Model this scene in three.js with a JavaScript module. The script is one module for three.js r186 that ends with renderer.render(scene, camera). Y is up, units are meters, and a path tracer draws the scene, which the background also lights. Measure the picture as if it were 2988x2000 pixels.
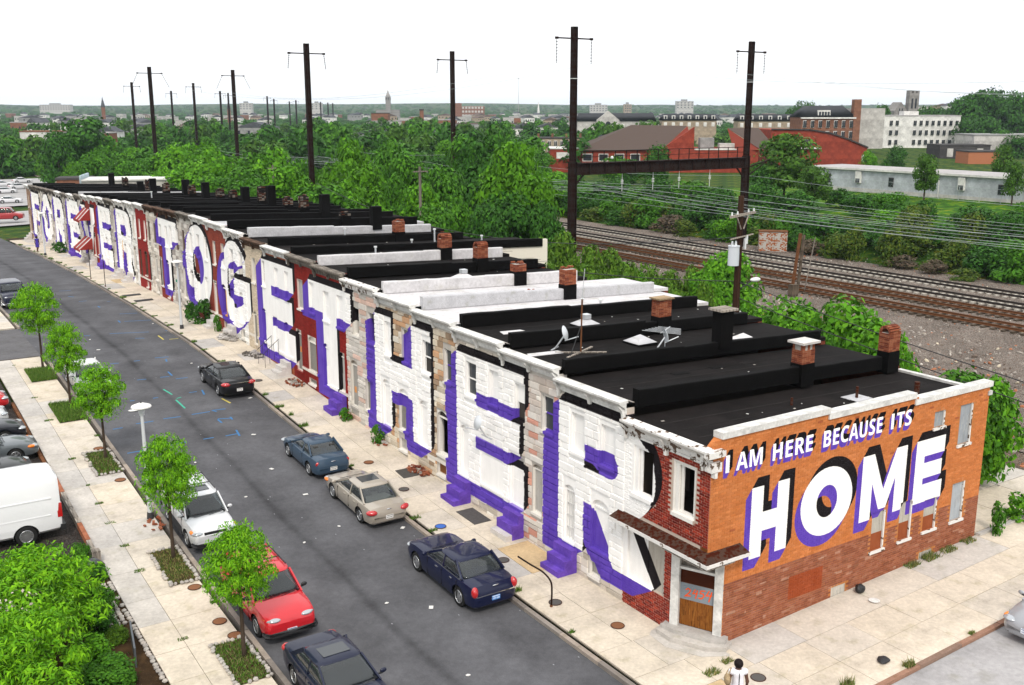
import * as THREE from 'three';
import { mergeGeometries, mergeVertices, toCreasedNormals } from 'three/addons/utils/BufferGeometryUtils.js';
import { Brush, Evaluator, SUBTRACTION } from 'three-bvh-csg';
import { MarchingCubes } from 'three/addons/objects/MarchingCubes.js';

// ------------------------------------------------------------------ camera, sky, sun, exposure
const scene = new THREE.Scene();
const camera = new THREE.PerspectiveCamera(37.19, 1024 / 685, 0.5, 20000);
camera.position.set(-19.644, 15.7, 19.642);
camera.rotation.order = 'YXZ';
camera.rotation.set(-12.908 * Math.PI / 180, -33.322 * Math.PI / 180, 0);

const SKYW = 64, SKYH = 32, skyData = new Float32Array(SKYW * SKYH * 4);
for (let j = 0; j < SKYH; j++) for (let i = 0; i < SKYW; i++) {
  const el = ((j + 0.5) / SKYH - 0.5) * Math.PI, up = Math.max(0, Math.sin(el));
  const L = 0.80 + 0.26 * up, o = (j * SKYW + i) * 4;
  skyData[o] = L * 0.985; skyData[o + 1] = L; skyData[o + 2] = L * 1.02; skyData[o + 3] = 1;
}
const skyTex = new THREE.DataTexture(skyData, SKYW, SKYH, THREE.RGBAFormat, THREE.FloatType);
skyTex.mapping = THREE.EquirectangularReflectionMapping;
skyTex.magFilter = THREE.LinearFilter;
skyTex.needsUpdate = true;
scene.background = skyTex;
scene.environment = skyTex;

const sun = new THREE.DirectionalLight(0xfff6ea, 1.5);
sun.name = 'sun';
sun.position.set(-50, 110, 70);
sun.target.position.set(0, 0, -20);
sun.castShadow = true;
sun.shadow.radius = 20;
sun.shadow.mapSize.set(4096, 4096);
Object.assign(sun.shadow.camera, { left: -140, right: 140, top: 140, bottom: -140, near: 1, far: 400 });
scene.add(sun, sun.target);

const renderer = new THREE.WebGLRenderer({ antialias: true });
renderer.setSize(1024, 685);
renderer.toneMapping = THREE.LinearToneMapping;
renderer.toneMappingExposure = 1.62;
renderer.shadowMap.enabled = true;

// ------------------------------------------------------------------ helpers
let seed = 7;
function rnd() { seed = (seed + 0x6d2b79f5) | 0; let t = Math.imul(seed ^ (seed >>> 15), 1 | seed); t = (t + Math.imul(t ^ (t >>> 7), 61 | t)) ^ t; return ((t ^ (t >>> 14)) >>> 0) / 4294967296; }
const rr = (a, b) => a + (b - a) * rnd(), pick = (a) => a[Math.floor(rnd() * a.length)];
const lerp = (a, b, t) => a + (b - a) * t, clamp = (x, a, b) => Math.min(b, Math.max(a, x));
const D2R = Math.PI / 180;
const smooth = (a, b, x) => { const t = clamp((x - a) / (b - a), 0, 1); return t * t * (3 - 2 * t); };
function interp(x, X, Y) { if (x <= X[0]) return Y[0]; for (let i = 1; i < X.length; i++) if (x <= X[i]) return Y[i - 1] + (Y[i] - Y[i - 1]) * (x - X[i - 1]) / (X[i] - X[i - 1]); return Y[Y.length - 1]; }
function hash2(x, y) { let h = Math.imul(x | 0, 374761393) + Math.imul(y | 0, 668265263); h = Math.imul(h ^ (h >>> 13), 1274126177); return ((h ^ (h >>> 16)) >>> 0) / 4294967296; }
function vnoise(x, y, per = 0) {
  const xi = Math.floor(x), yi = Math.floor(y), fx = x - xi, fy = y - yi, w = (a) => per ? ((a % per) + per) % per : a;
  const u = fx * fx * (3 - 2 * fx), v = fy * fy * (3 - 2 * fy);
  const a = hash2(w(xi), w(yi)), b = hash2(w(xi + 1), w(yi)), c = hash2(w(xi), w(yi + 1)), d = hash2(w(xi + 1), w(yi + 1));
  return lerp(lerp(a, b, u), lerp(c, d, u), v);
}
function fbm(x, y, oct = 4, per = 0) { let s = 0, a = 0.5, n = 0; for (let i = 0; i < oct; i++) { s += a * vnoise(x, y, per); n += a; x *= 2; y *= 2; per *= 2; a *= 0.5; } return s / n; }

// textures: value per pixel -> sRGB bytes; all tile
function makeTex(size, fn, srgb = true) {
  const d = new Uint8Array(size * size * 4);
  for (let j = 0; j < size; j++) for (let i = 0; i < size; i++) {
    const c = fn(i / size, j / size, i, j), o = (j * size + i) * 4;
    if (typeof c === 'number') d[o] = d[o + 1] = d[o + 2] = clamp(c, 0, 1) * 255; else { d[o] = clamp(c[0], 0, 1) * 255; d[o + 1] = clamp(c[1], 0, 1) * 255; d[o + 2] = clamp(c[2], 0, 1) * 255; }
    d[o + 3] = 255;
  }
  const t = new THREE.DataTexture(d, size, size);
  t.wrapS = t.wrapT = THREE.RepeatWrapping; t.magFilter = THREE.LinearFilter; t.minFilter = THREE.LinearMipmapLinearFilter;
  if (srgb) t.colorSpace = THREE.SRGBColorSpace;
  t.needsUpdate = true;
  return t;
}
function rep(t, metres, metresV = metres, channel = 0) { const c = t.clone(); c.repeat.set(1 / metres, 1 / metresV); c.channel = channel; c.needsUpdate = true; return c; }
const T = {};
T.speck = makeTex(512, (u, v, i, j) => 0.80 + 0.14 * (hash2(i, j) - 0.5) + 0.16 * (fbm(u * 8, v * 8, 4, 8) - 0.5) + (hash2(i + 77, j) > 0.994 ? 0.16 : 0));
T.mottle = makeTex(512, (u, v, i, j) => { const a = fbm(u * 6, v * 6, 5, 6), b = fbm(u * 31 + 3, v * 31, 3, 31); return 0.90 + 0.30 * (a - 0.5) + 0.14 * (b - 0.5) + 0.05 * (hash2(i, j) - 0.5); });
T.stain = makeTex(512, (u, v, i, j) => {
  const a = fbm(u * 4, v * 4, 6, 4), b = fbm(u * 40, v * 40, 3, 40), k = smooth(0.55, 0.85, fbm(u * 7 + 4, v * 7 + 2, 5, 7));
  const g = 0.92 + 0.16 * (a - 0.5) + 0.12 * (b - 0.5) - 0.07 * k + 0.06 * (hash2(i, j) - 0.5) - (hash2(i + 9, j >> 1) > 0.9988 ? 0.25 : 0);
  return [g, g - 0.01, g - 0.025 * k - 0.01];
});
T.gravel = makeTex(512, (u, v, i, j) => {
  const ci = Math.floor(i / 3), cj = Math.floor(j / 3), h = hash2(ci, cj), g = hash2(ci + 500, cj);
  const base = 0.42 + 0.34 * h + 0.16 * (fbm(u * 6, v * 6, 4, 6) - 0.5) + 0.1 * (hash2(i, j) - 0.5);
  if (g > 0.965) return [0.95, 0.92, 0.86];
  if (g > 0.93) return [0.62, 0.38, 0.27];
  if (g < 0.10) return [0.2, 0.17, 0.15];
  return [base * 1.02, base * 0.97, base * 0.93];
});
T.grass = makeTex(512, (u, v, i, j) => {
  const a = fbm(u * 7, v * 7, 5, 7), b = hash2(i, j), s = hash2(i >> 1, j >> 2);
  const g = 0.50 + 0.5 * (a - 0.5) + 0.26 * (b - 0.5) + 0.2 * (s - 0.5);
  return [g * lerp(0.8, 1.35, smooth(0.5, 0.75, a)), g * 1.25, g * 0.42];
});
T.dirt = makeTex(512, (u, v, i, j) => {
  const a = fbm(u * 9, v * 9, 5, 9), b = hash2(i, j), g = 0.6 + 0.5 * (a - 0.5) + 0.2 * (b - 0.5);
  if (hash2(i >> 1, j >> 1) > 0.985) return [0.9, 0.86, 0.8];
  return [g, g * 0.88, g * 0.74];
});
T.wood = makeTex(512, (u, v, i, j) => { const w = fbm(u * 40, v * 3, 4, 8), k = fbm(u * 6, v * 2, 3, 2); const g = 0.72 + 0.5 * (w - 0.5) + 0.3 * (k - 0.5) + 0.06 * (hash2(i, j) - 0.5); return [g, g * 0.97, g * 0.94]; });
T.tar = makeTex(512, (u, v, i, j) => {
  const a = fbm(u * 5, v * 5, 5, 5), b = hash2(i, j); let g = 0.62 + 0.5 * (a - 0.5) + 0.2 * (b - 0.5);
  if (hash2(i >> 1, (j >> 1) + 9) > 0.9985) g = 1.0;
  return [g, g * 0.97, g * 0.96];
});
T.rust = makeTex(256, (u, v, i, j) => { const a = fbm(u * 9, v * 9, 5, 9), k = smooth(0.45, 0.62, a), g = 0.8 + 0.25 * (hash2(i, j) - 0.5); return [lerp(g, 0.62 * g + 0.2, k), lerp(g, 0.36 * g + 0.1, k), lerp(g, 0.2 * g + 0.06, k)]; });
T.peel = makeTex(512, (u, v, i, j) => { // white paint with chips showing what is below
  const a = fbm(u * 10, v * 10, 5, 10), k = smooth(0.60, 0.66, a), g = 0.95 + 0.08 * (fbm(u * 30, v * 30, 2, 30) - 0.5);
  return [lerp(g, 0.42, k), lerp(g, 0.36, k), lerp(g, 0.31, k)];
});

const lin = (r, g, b) => new THREE.Color().setRGB(r, g, b);
const css = (h) => new THREE.Color(h);
let matCount = 0;
function mat(color, roughness = 0.9, o = {}) { const m = new THREE.MeshPhysicalMaterial({ color: Array.isArray(color) ? lin(...color) : css(color), roughness, specularIntensity: roughness > 0.68 ? 0.22 : 0.8, ...o }); m.name = 'material_' + (++matCount); return m; }
function pmat(color, roughness, o = {}) { const m = new THREE.MeshPhysicalMaterial({ color: Array.isArray(color) ? lin(...color) : css(color), roughness, ...o }); m.name = 'material_' + (++matCount); return m; }

const taken = {};
function numbered(name) { const n = taken[name] = (taken[name] ?? -1) + 1; return n ? name + '_' + String(n).padStart(3, '0') : name; }
function shade(o) { o.traverse((c) => { if (c.isMesh) { c.castShadow = true; c.receiveShadow = true; } }); return o; }
function tag(o, label, category, group) { o.userData.label = label; o.userData.category = category; if (group) o.userData.group = group; return o; }
function thing(name, label, category, pos = [0, 0, 0], turn = 0, group) {
  const o = new THREE.Group(); o.name = numbered(name); o.position.set(...pos); o.rotation.y = turn; tag(o, label, category, group); scene.add(o); return o;
}
function part(name, geo, material, parent) {
  const g = Array.isArray(geo) ? join(geo) : geo;
  const m = new THREE.Mesh(g, material); m.name = name; m.castShadow = m.receiveShadow = true; parent.add(m); return m;
}
function single(name, geo, material, label, category, group) { const m = part(numbered(name), geo, material, scene); tag(m, label, category, group); return m; }
function struct(name, geo, material) { const m = part(numbered(name), geo, material, scene); m.userData.kind = 'structure'; return m; }
function structGroup(name) { const g = new THREE.Group(); g.name = numbered(name); g.userData.kind = 'structure'; scene.add(g); return g; }
function copyThing(o, pos, turn, label, group) { const c = o.clone(); c.name = numbered(o.name.replace(/_\d{3}$/, '')); c.userData = { ...o.userData }; if (label) c.userData.label = label; if (group) c.userData.group = group; c.position.set(...pos); c.rotation.y = turn; scene.add(c); return c; }
function join(list) {
  const gs = list.map((g) => { let q = g.index ? g.toNonIndexed() : g; for (const k of Object.keys(q.attributes)) if (!['position', 'normal', 'uv', 'color'].includes(k)) q.deleteAttribute(k); if (!q.attributes.uv) q.setAttribute('uv', new THREE.BufferAttribute(new Float32Array(q.attributes.position.count * 2), 2)); return q; });
  const anyColor = gs.some((g) => g.attributes.color);
  if (anyColor) for (const g of gs) if (!g.attributes.color) g.setAttribute('color', new THREE.BufferAttribute(new Float32Array(g.attributes.position.count * 3).fill(1), 3));
  return gs.length === 1 ? gs[0] : mergeGeometries(gs);
}
// metric uv from the position, by the way each face points
function metric(g0, sc = 1) {
  const g = g0.index ? g0.toNonIndexed() : g0; if (!g.attributes.normal) g.computeVertexNormals();
  const p = g.attributes.position, uv = new Float32Array(p.count * 2), a = new THREE.Vector3(), b = new THREE.Vector3(), c = new THREE.Vector3(), n = new THREE.Vector3();
  for (let i = 0; i < p.count; i += 3) {
    a.fromBufferAttribute(p, i); b.fromBufferAttribute(p, i + 1); c.fromBufferAttribute(p, i + 2);
    n.copy(b).sub(a).cross(c.clone().sub(a)); const ax = Math.abs(n.x), ay = Math.abs(n.y), az = Math.abs(n.z);
    [a, b, c].forEach((q, k) => { const o = (i + k) * 2; if (ay >= ax && ay >= az) { uv[o] = q.x * sc; uv[o + 1] = q.z * sc; } else if (ax >= az) { uv[o] = q.z * sc; uv[o + 1] = q.y * sc; } else { uv[o] = q.x * sc; uv[o + 1] = q.y * sc; } });
  }
  g.setAttribute('uv', new THREE.BufferAttribute(uv, 2));
  return g;
}
const V3 = (x, y, z) => new THREE.Vector3(x, y, z);
function box(x0, x1, y0, y1, z0, z1) { return metric(new THREE.BoxGeometry(Math.abs(x1 - x0), Math.abs(y1 - y0), Math.abs(z1 - z0)).translate((x0 + x1) / 2, (y0 + y1) / 2, (z0 + z1) / 2)); }
function cbox(w, h, d, x = 0, y = 0, z = 0) { return metric(new THREE.BoxGeometry(w, h, d).translate(x, y, z)); }
function cyl(r0, r1, h, x = 0, y = 0, z = 0, seg = 12) { return new THREE.CylinderGeometry(r1, r0, h, seg).translate(x, y + h / 2, z); } // r0 at the foot
function bar(a, b, r, seg = 6) { // round bar between two points
  const A = V3(...a), B = V3(...b), d = B.clone().sub(A), L = d.length(), g = new THREE.CylinderGeometry(r, r, L, seg);
  g.applyQuaternion(new THREE.Quaternion().setFromUnitVectors(V3(0, 1, 0), d.normalize())); return g.translate((A.x + B.x) / 2, (A.y + B.y) / 2, (A.z + B.z) / 2);
}
function beam(a, b, w, h) { // square bar between two points, h in the upright direction
  const A = V3(...a), B = V3(...b), d = B.clone().sub(A), L = d.length(), m = new THREE.Matrix4();
  const z = d.clone().normalize(), up = Math.abs(z.y) > 0.99 ? V3(1, 0, 0) : V3(0, 1, 0), x = up.clone().cross(z).normalize(), y = z.clone().cross(x);
  const g = new THREE.BoxGeometry(w, h, L); m.makeBasis(x, y, z); g.applyMatrix4(m); return metric(g.translate((A.x + B.x) / 2, (A.y + B.y) / 2, (A.z + B.z) / 2));
}
function tubeThrough(pts, r, seg = 24, rad = 5) { return new THREE.TubeGeometry(new THREE.CatmullRomCurve3(pts.map((p) => V3(...p))), seg, r, rad); }
function poly(points, idx, normals) { const g = new THREE.BufferGeometry(); g.setAttribute('position', new THREE.Float32BufferAttribute(points.flat(), 3)); if (idx) g.setIndex(idx.flat()); g.computeVertexNormals(); return g; }
// solid from a closed loop of corner points on top, down by `depth`
function slabFrom(corners, depth) {
  const n = corners.length, pts = [], tri = [];
  const top = corners, bot = corners.map(([x, y, z]) => [x, y - depth, z]);
  const put = (a, b, c) => { pts.push(a, b, c); };
  for (let i = 1; i < n - 1; i++) { put(top[0], top[i], top[i + 1]); put(bot[0], bot[i + 1], bot[i]); }
  for (let i = 0; i < n; i++) { const j = (i + 1) % n; put(top[i], bot[i], bot[j]); put(top[i], bot[j], top[j]); }
  const g = poly(pts); return metric(g);
}
// ------------------------------------------------------------------ sign painting: block letters in a unit box, x right, y up
const GL = {
  H: [[[0, 0], [0.31, 0], [0.31, 0.36], [0.69, 0.36], [0.69, 0], [1, 0], [1, 1], [0.69, 1], [0.69, 0.63], [0.31, 0.63], [0.31, 1], [0, 1]]],
  E: [[[0, 0], [1, 0], [1, 0.29], [0.30, 0.29], [0.30, 0.385], [0.94, 0.385], [0.94, 0.63], [0.30, 0.63], [0.30, 0.735], [1, 0.735], [1, 1], [0, 1]]],
  F: [[[0, 0], [0.36, 0], [0.36, 0.36], [0.94, 0.36], [0.94, 0.62], [0.36, 0.62], [0.36, 0.74], [1, 0.74], [1, 1], [0, 1]]],
  T: [[[0.34, 0], [0.66, 0], [0.66, 0.72], [1, 0.72], [1, 1], [0, 1], [0, 0.72], [0.34, 0.72]]],
  V: [[[0.36, 0], [0.64, 0], [1, 1], [0.70, 1], [0.5, 0.36], [0.30, 1], [0, 1]]],
  M: [[[0, 0], [0.24, 0], [0.24, 0.55], [0.42, 0.12], [0.58, 0.12], [0.76, 0.55], [0.76, 0], [1, 0], [1, 1], [0.75, 1], [0.5, 0.42], [0.25, 1], [0, 1]]],
};
const ell = (cx, cy, rx, ry, a0, a1, n = 40) => Array.from({ length: n + 1 }, (_, i) => { const a = lerp(a0, a1, i / n); return [cx + rx * Math.cos(a), cy + ry * Math.sin(a)]; });
GL.O = [ell(0.5, 0.5, 0.5, 0.5, 0, 2 * Math.PI), ell(0.5, 0.5, 0.2, 0.235, 2 * Math.PI, 0)];
GL.R = [[[0, 0], [0.29, 0], [0.29, 0.36], [0.36, 0.36], [0.62, 0], [1, 0], [0.74, 0.37], ...ell(0.62, 0.68, 0.38, 0.32, -Math.PI * 0.38, Math.PI / 2, 22), [0, 1]], [[0.29, 0.60], [0.29, 0.76], [0.56, 0.76], ...ell(0.56, 0.68, 0.09, 0.08, Math.PI / 2, -Math.PI / 2, 8), [0.29, 0.60]]];
GL.G = [[...ell(0.5, 0.5, 0.5, 0.5, Math.PI * 0.22, Math.PI * 1.72, 40), [0.92, 0.14], [1, 0.22], [1, 0.58], [0.48, 0.58], [0.48, 0.38], [0.70, 0.38], [0.70, 0.30], ...ell(0.5, 0.5, 0.26, 0.27, Math.PI * 1.7, Math.PI * 0.3, 30)]];
function trace(c, rings, bx, by, bw, bh, dx, dy) { c.beginPath(); for (const r of rings) { r.forEach(([u, v], i) => { const X = bx + u * bw + dx, Y = by + v * bh + dy; if (i) c.lineTo(X, Y); else c.moveTo(X, Y); }); c.closePath(); } }
function paintWord(c, word, boxes, y0, y1, _w, purple, black, mirror = false) {
  const sets = [...word].map((ch, i) => { const b = boxes[ch] ?? boxes[i]; return [GL[ch], b[0], b[1]]; });
  for (const [g, a, b] of sets) for (let k = 40; k >= 1; k--) { trace(c, g, a, y0, b - a, y1 - y0, black[0] * k / 40, black[1] * k / 40); c.fillStyle = '#1b1719'; c.fill('evenodd'); }
  for (const [g, a, b] of sets) for (let k = 40; k >= 1; k--) { trace(c, g, a, y0, b - a, y1 - y0, purple[0] * k / 40, purple[1] * k / 40); c.fillStyle = '#5b41a6'; c.fill('evenodd'); }
  for (const [g, a, b] of sets) { trace(c, g, a, y0, b - a, y1 - y0, 0, 0); c.fillStyle = '#eceae7'; c.fill('evenodd'); }
}
// fine uneven wear over a whole print
function grime(cv, fine, broad) {
  const x = cv.getContext('2d'); x.save(); x.setTransform(1, 0, 0, 1, 0, 0); const im = x.getImageData(0, 0, cv.width, cv.height), d = im.data;
  for (let j = 0; j < cv.height; j++) for (let i = 0; i < cv.width; i++) { const o = (j * cv.width + i) * 4, n = (fbm(i / 37, j / 37, 3) - 0.55) * broad + (fbm(i / 9, j / 60, 2) - 0.5) * broad * 0.7 + (hash2(i, j) - 0.5) * fine; d[o] += n; d[o + 1] += n; d[o + 2] += n; }
  x.putImageData(im, 0, 0); x.restore();
}
// ------------------------------------------------------------------ the lie of the land (metres)
const PS = [-40, -6, 0, 6, 13.7, 18.6, 31, 41, 56, 75, 96, 126, 160, 220, 300], PY = [0, 0, 0, 0.07, 0.29, 0.6, 1.37, 1.78, 1.78, 1.48, 0.79, -0.52, -1.8, -2.5, -2.5];
const prof = (s) => interp(s, PS, PY);
const G = (x, z) => prof(-z) + (x > 0 ? 0.034 * Math.min(x, 14) : 0);
const XR = -2.8, XL = -10.97, RAILY = 0.5;                 // kerb lines of the street, height of the track bed
const RIDGE = (a) => 22 + 26 * fbm(a * 9 + 3, 1.7, 4) + 30 * smooth(-0.2, -0.9, a);
function TH(x, z) {
  const r = Math.hypot(x + 20, z - 20);
  let y = x < 14 ? G(Math.min(x, 13), z) - 0.3 : lerp(G(14, z) - 0.1, 0.15, smooth(14, 36, x));
  if (x >= 62) y = lerp(0.15, 3, smooth(68, 84, x));
  if (x < -40) y = lerp(y, -0.6, smooth(40, 90, -x));
  const far = smooth(150, 260, r);
  y = lerp(y, x > 60 ? 1.5 : -1.5, far);
  const az = Math.atan2(x + 20, -(z - 20));
  y += smooth(1900, 3600, r) * RIDGE(az) * (0.4 + 0.6 * smooth(3000, 4600, r));
  y += smooth(450, 600, r) * smooth(0.78, 0.95, az) * 10 * (1 - smooth(800, 1500, r));
  return y;
}
// base terrain as one sheet to the hills
{
  const xs = [], zs = [];
  const line = (a, b, st, out) => { for (let q = a; q < b; q += st) out.push(q); };
  line(-6000, -1000, 500, xs); line(-1000, -200, 100, xs); line(-200, -40, 20, xs); line(-40, 110, 3, xs); line(110, 300, 15, xs); line(300, 1200, 75, xs); line(1200, 7001, 300, xs);
  line(-7000, -1400, 300, zs); line(-1400, -400, 75, zs); line(-400, -140, 15, zs); line(-140, 40, 4, zs); line(40, 200, 40, zs); line(200, 2001, 450, zs);
  const pos = [], uv = [], idx = [], nx = xs.length;
  for (const z of zs) for (const x of xs) { pos.push(x, TH(x, z), z); uv.push(x, z); }
  for (let j = 0; j + 1 < zs.length; j++) for (let i = 0; i + 1 < nx; i++) { const a = j * nx + i; idx.push(a, a + nx, a + 1, a + 1, a + nx, a + nx + 1); }
  const g = new THREE.BufferGeometry(); g.setAttribute('position', new THREE.Float32BufferAttribute(pos, 3)); g.setAttribute('uv', new THREE.Float32BufferAttribute(uv, 2)); g.setIndex(idx); g.computeVertexNormals();
  struct('ground', g, mat([0.16, 0.17, 0.10], 1, { map: rep(T.grass, 7) }));
}
// a sheet that follows the ground, x0..x1 by z0..z1, raised by dy
function sheet(x0, x1, z0, z1, dy, nx = 2, nz = 0, f = G) {
  nz = nz || Math.max(2, Math.ceil(Math.abs(z1 - z0) / 2)); const pos = [], uv = [], idx = [];
  for (let j = 0; j <= nz; j++) for (let i = 0; i <= nx; i++) { const x = lerp(x0, x1, i / nx), z = lerp(z0, z1, j / nz); pos.push(x, f(x, z) + dy, z); uv.push(x, z); }
  const w = nx + 1; for (let j = 0; j < nz; j++) for (let i = 0; i < nx; i++) { const a = j * w + i; if (z1 > z0) idx.push(a, a + w, a + 1, a + 1, a + w, a + w + 1); else idx.push(a, a + 1, a + w, a + 1, a + w + 1, a + w); }
  const g = new THREE.BufferGeometry(); g.setAttribute('position', new THREE.Float32BufferAttribute(pos, 3)); g.setAttribute('uv', new THREE.Float32BufferAttribute(uv, 2)); g.setIndex(idx); g.computeVertexNormals(); return g;
}
const M = {};
M.conc = [[0.66, 0.595, 0.485], [0.64, 0.575, 0.465], [0.61, 0.56, 0.475], [0.55, 0.525, 0.48], [0.49, 0.475, 0.445], [0.60, 0.455, 0.265]].map((c) => mat(c, 0.93, { map: rep(T.stain, 3.1), bumpMap: rep(T.speck, 0.7), bumpScale: 0.004 }));
M.kerb = mat([0.30, 0.27, 0.235], 0.95, { map: rep(T.stain, 2.2), bumpMap: rep(T.speck, 0.5), bumpScale: 0.006 });
// street surface: worn asphalt with a dark lengthwise seam, wheel tracks and patches
{
  const c = document.createElement('canvas'); c.width = 512; c.height = 2048; const x = c.getContext('2d'), im = x.createImageData(512, 2048);
  for (let j = 0; j < 2048; j++) for (let i = 0; i < 512; i++) {
    const u = i / 512, v = j / 2048, o = (j * 512 + i) * 4;
    const w = fbm(u * 6, v * 48, 4, 0), f = fbm(u * 60, v * 480, 2), h = hash2(i, j);
    let g = 83 + 28 * (w - 0.5) + 10 * (f - 0.5) + 9 * (h - 0.5);
    const seam = Math.abs(u - 0.50 - 0.006 * Math.sin(v * 40)), tr = fbm(u * 3, v * 90 + 5, 3);
    g -= 13 * Math.exp(-((seam / 0.02) ** 2)) * (0.45 + 0.9 * tr) + 6 * Math.exp(-(((u - 0.505) / 0.06) ** 2)) * tr;
    g += 5 * Math.exp(-(((u - 0.28) / 0.05) ** 2)) + 5 * Math.exp(-(((u - 0.74) / 0.05) ** 2));
    if (hash2(i >> 1, j >> 1) > 0.9996) g = 150;
    im.data[o] = g; im.data[o + 1] = g; im.data[o + 2] = g * 1.035; im.data[o + 3] = 255;
  }
  x.putImageData(im, 0, 0);
  const t = new THREE.CanvasTexture(c); t.colorSpace = THREE.SRGBColorSpace; t.wrapS = THREE.ClampToEdgeWrapping; t.wrapT = THREE.MirroredRepeatWrapping;
  const g = sheet(XL, XR, -210, 30, 0, 6, 120); const uv = g.attributes.uv; for (let i = 0; i < uv.count; i++) uv.setXY(i, (uv.getX(i) - XL) / (XR - XL), uv.getY(i) / 64);
  M.asphalt = mat([1, 1, 1], 0.92, { map: t, bumpMap: rep(T.speck, 0.05, 0.02), bumpScale: 0.003 });
  struct('street', g, M.asphalt);
}
M.paleroad = mat([0.40, 0.40, 0.40], 0.94, { map: rep(T.stain, 4.3), bumpMap: rep(T.speck, 0.6), bumpScale: 0.003 });
struct('side_street', [sheet(XR + 0.001, 60, 4.16, 16, 0, 20, 6)], M.paleroad);
// kerbs: stones laid end to end
function kerbLine(name, a, b, w, h, len, mats) { // from a to b in [x,z]; a run of kerb stones
  const grp = structGroup(name), L = Math.hypot(b[0] - a[0], b[1] - a[1]), n = Math.round(L / len), dx = (b[0] - a[0]) / L, dz = (b[1] - a[1]) / L;
  for (let i = 0; i < n; i++) {
    const t0 = (i / n) * L + 0.006, t1 = ((i + 1) / n) * L - 0.006, p = [a[0] + dx * t0, a[1] + dz * t0], q = [a[0] + dx * t1, a[1] + dz * t1], o = [-dz * w, dx * w], e = rr(-0.008, 0.012);
    const c = [[p[0], G(p[0], p[1]) + h + e, p[1]], [q[0], G(q[0], q[1]) + h + e, q[1]], [q[0] + o[0], G(q[0], q[1]) + h + e, q[1] + o[1]], [p[0] + o[0], G(p[0], p[1]) + h + e, p[1] + o[1]]];
    const up = (c[1][0] - c[0][0]) * (c[2][2] - c[0][2]) - (c[1][2] - c[0][2]) * (c[2][0] - c[0][0]) < 0; part('kerb_stone', slabFrom(up ? c : c.reverse(), 0.3), pick(mats), grp);
  }
  return grp;
}
const KM = [M.kerb, mat([0.36, 0.31, 0.26], 0.95, { map: rep(T.stain, 1.7) }), mat([0.24, 0.215, 0.19], 0.95, { map: rep(T.stain, 2.6) })];
kerbLine('kerb', [XR, 2.6], [XR, -112], -0.16, 0.115, 1.9, KM);
kerbLine('kerb', [XL, 20], [XL, -42.5], 0.16, 0.115, 1.9, KM);
kerbLine('kerb', [XL, -52], [XL, -112], 0.16, 0.115, 1.9, KM);
kerbLine('kerb', [-1.4, 4.15], [26, 4.15], -0.16, 0.10, 1.9, [mat([0.34, 0.20, 0.14], 0.95, { map: rep(T.stain, 1.5) }), mat([0.28, 0.19, 0.145], 0.95, { map: rep(T.stain, 2.1) })]);
// rounded kerb at the corner
{
  const pts = []; for (let i = 0; i <= 6; i++) { const a = Math.PI - (i / 6) * Math.PI / 2 * 1; pts.push([-1.4 + 1.4 * Math.cos(a), 2.6 + 1.55 * Math.sin(a)]); }
  const grp = structGroup('kerb'); for (let i = 0; i < 6; i++) { const p = pts[i], q = pts[i + 1], f = 0.885, c = (v) => [-1.4 + (v[0] + 1.4) * f, 2.6 + (v[1] - 2.6) * f]; const pi = c(p), qi = c(q); part('kerb_stone', slabFrom([[p[0], 0.115, p[1]], [q[0], 0.115, q[1]], [qi[0], 0.115, qi[1]], [pi[0], 0.115, pi[1]]], 0.3), KM[i % 3], grp); }
}
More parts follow.
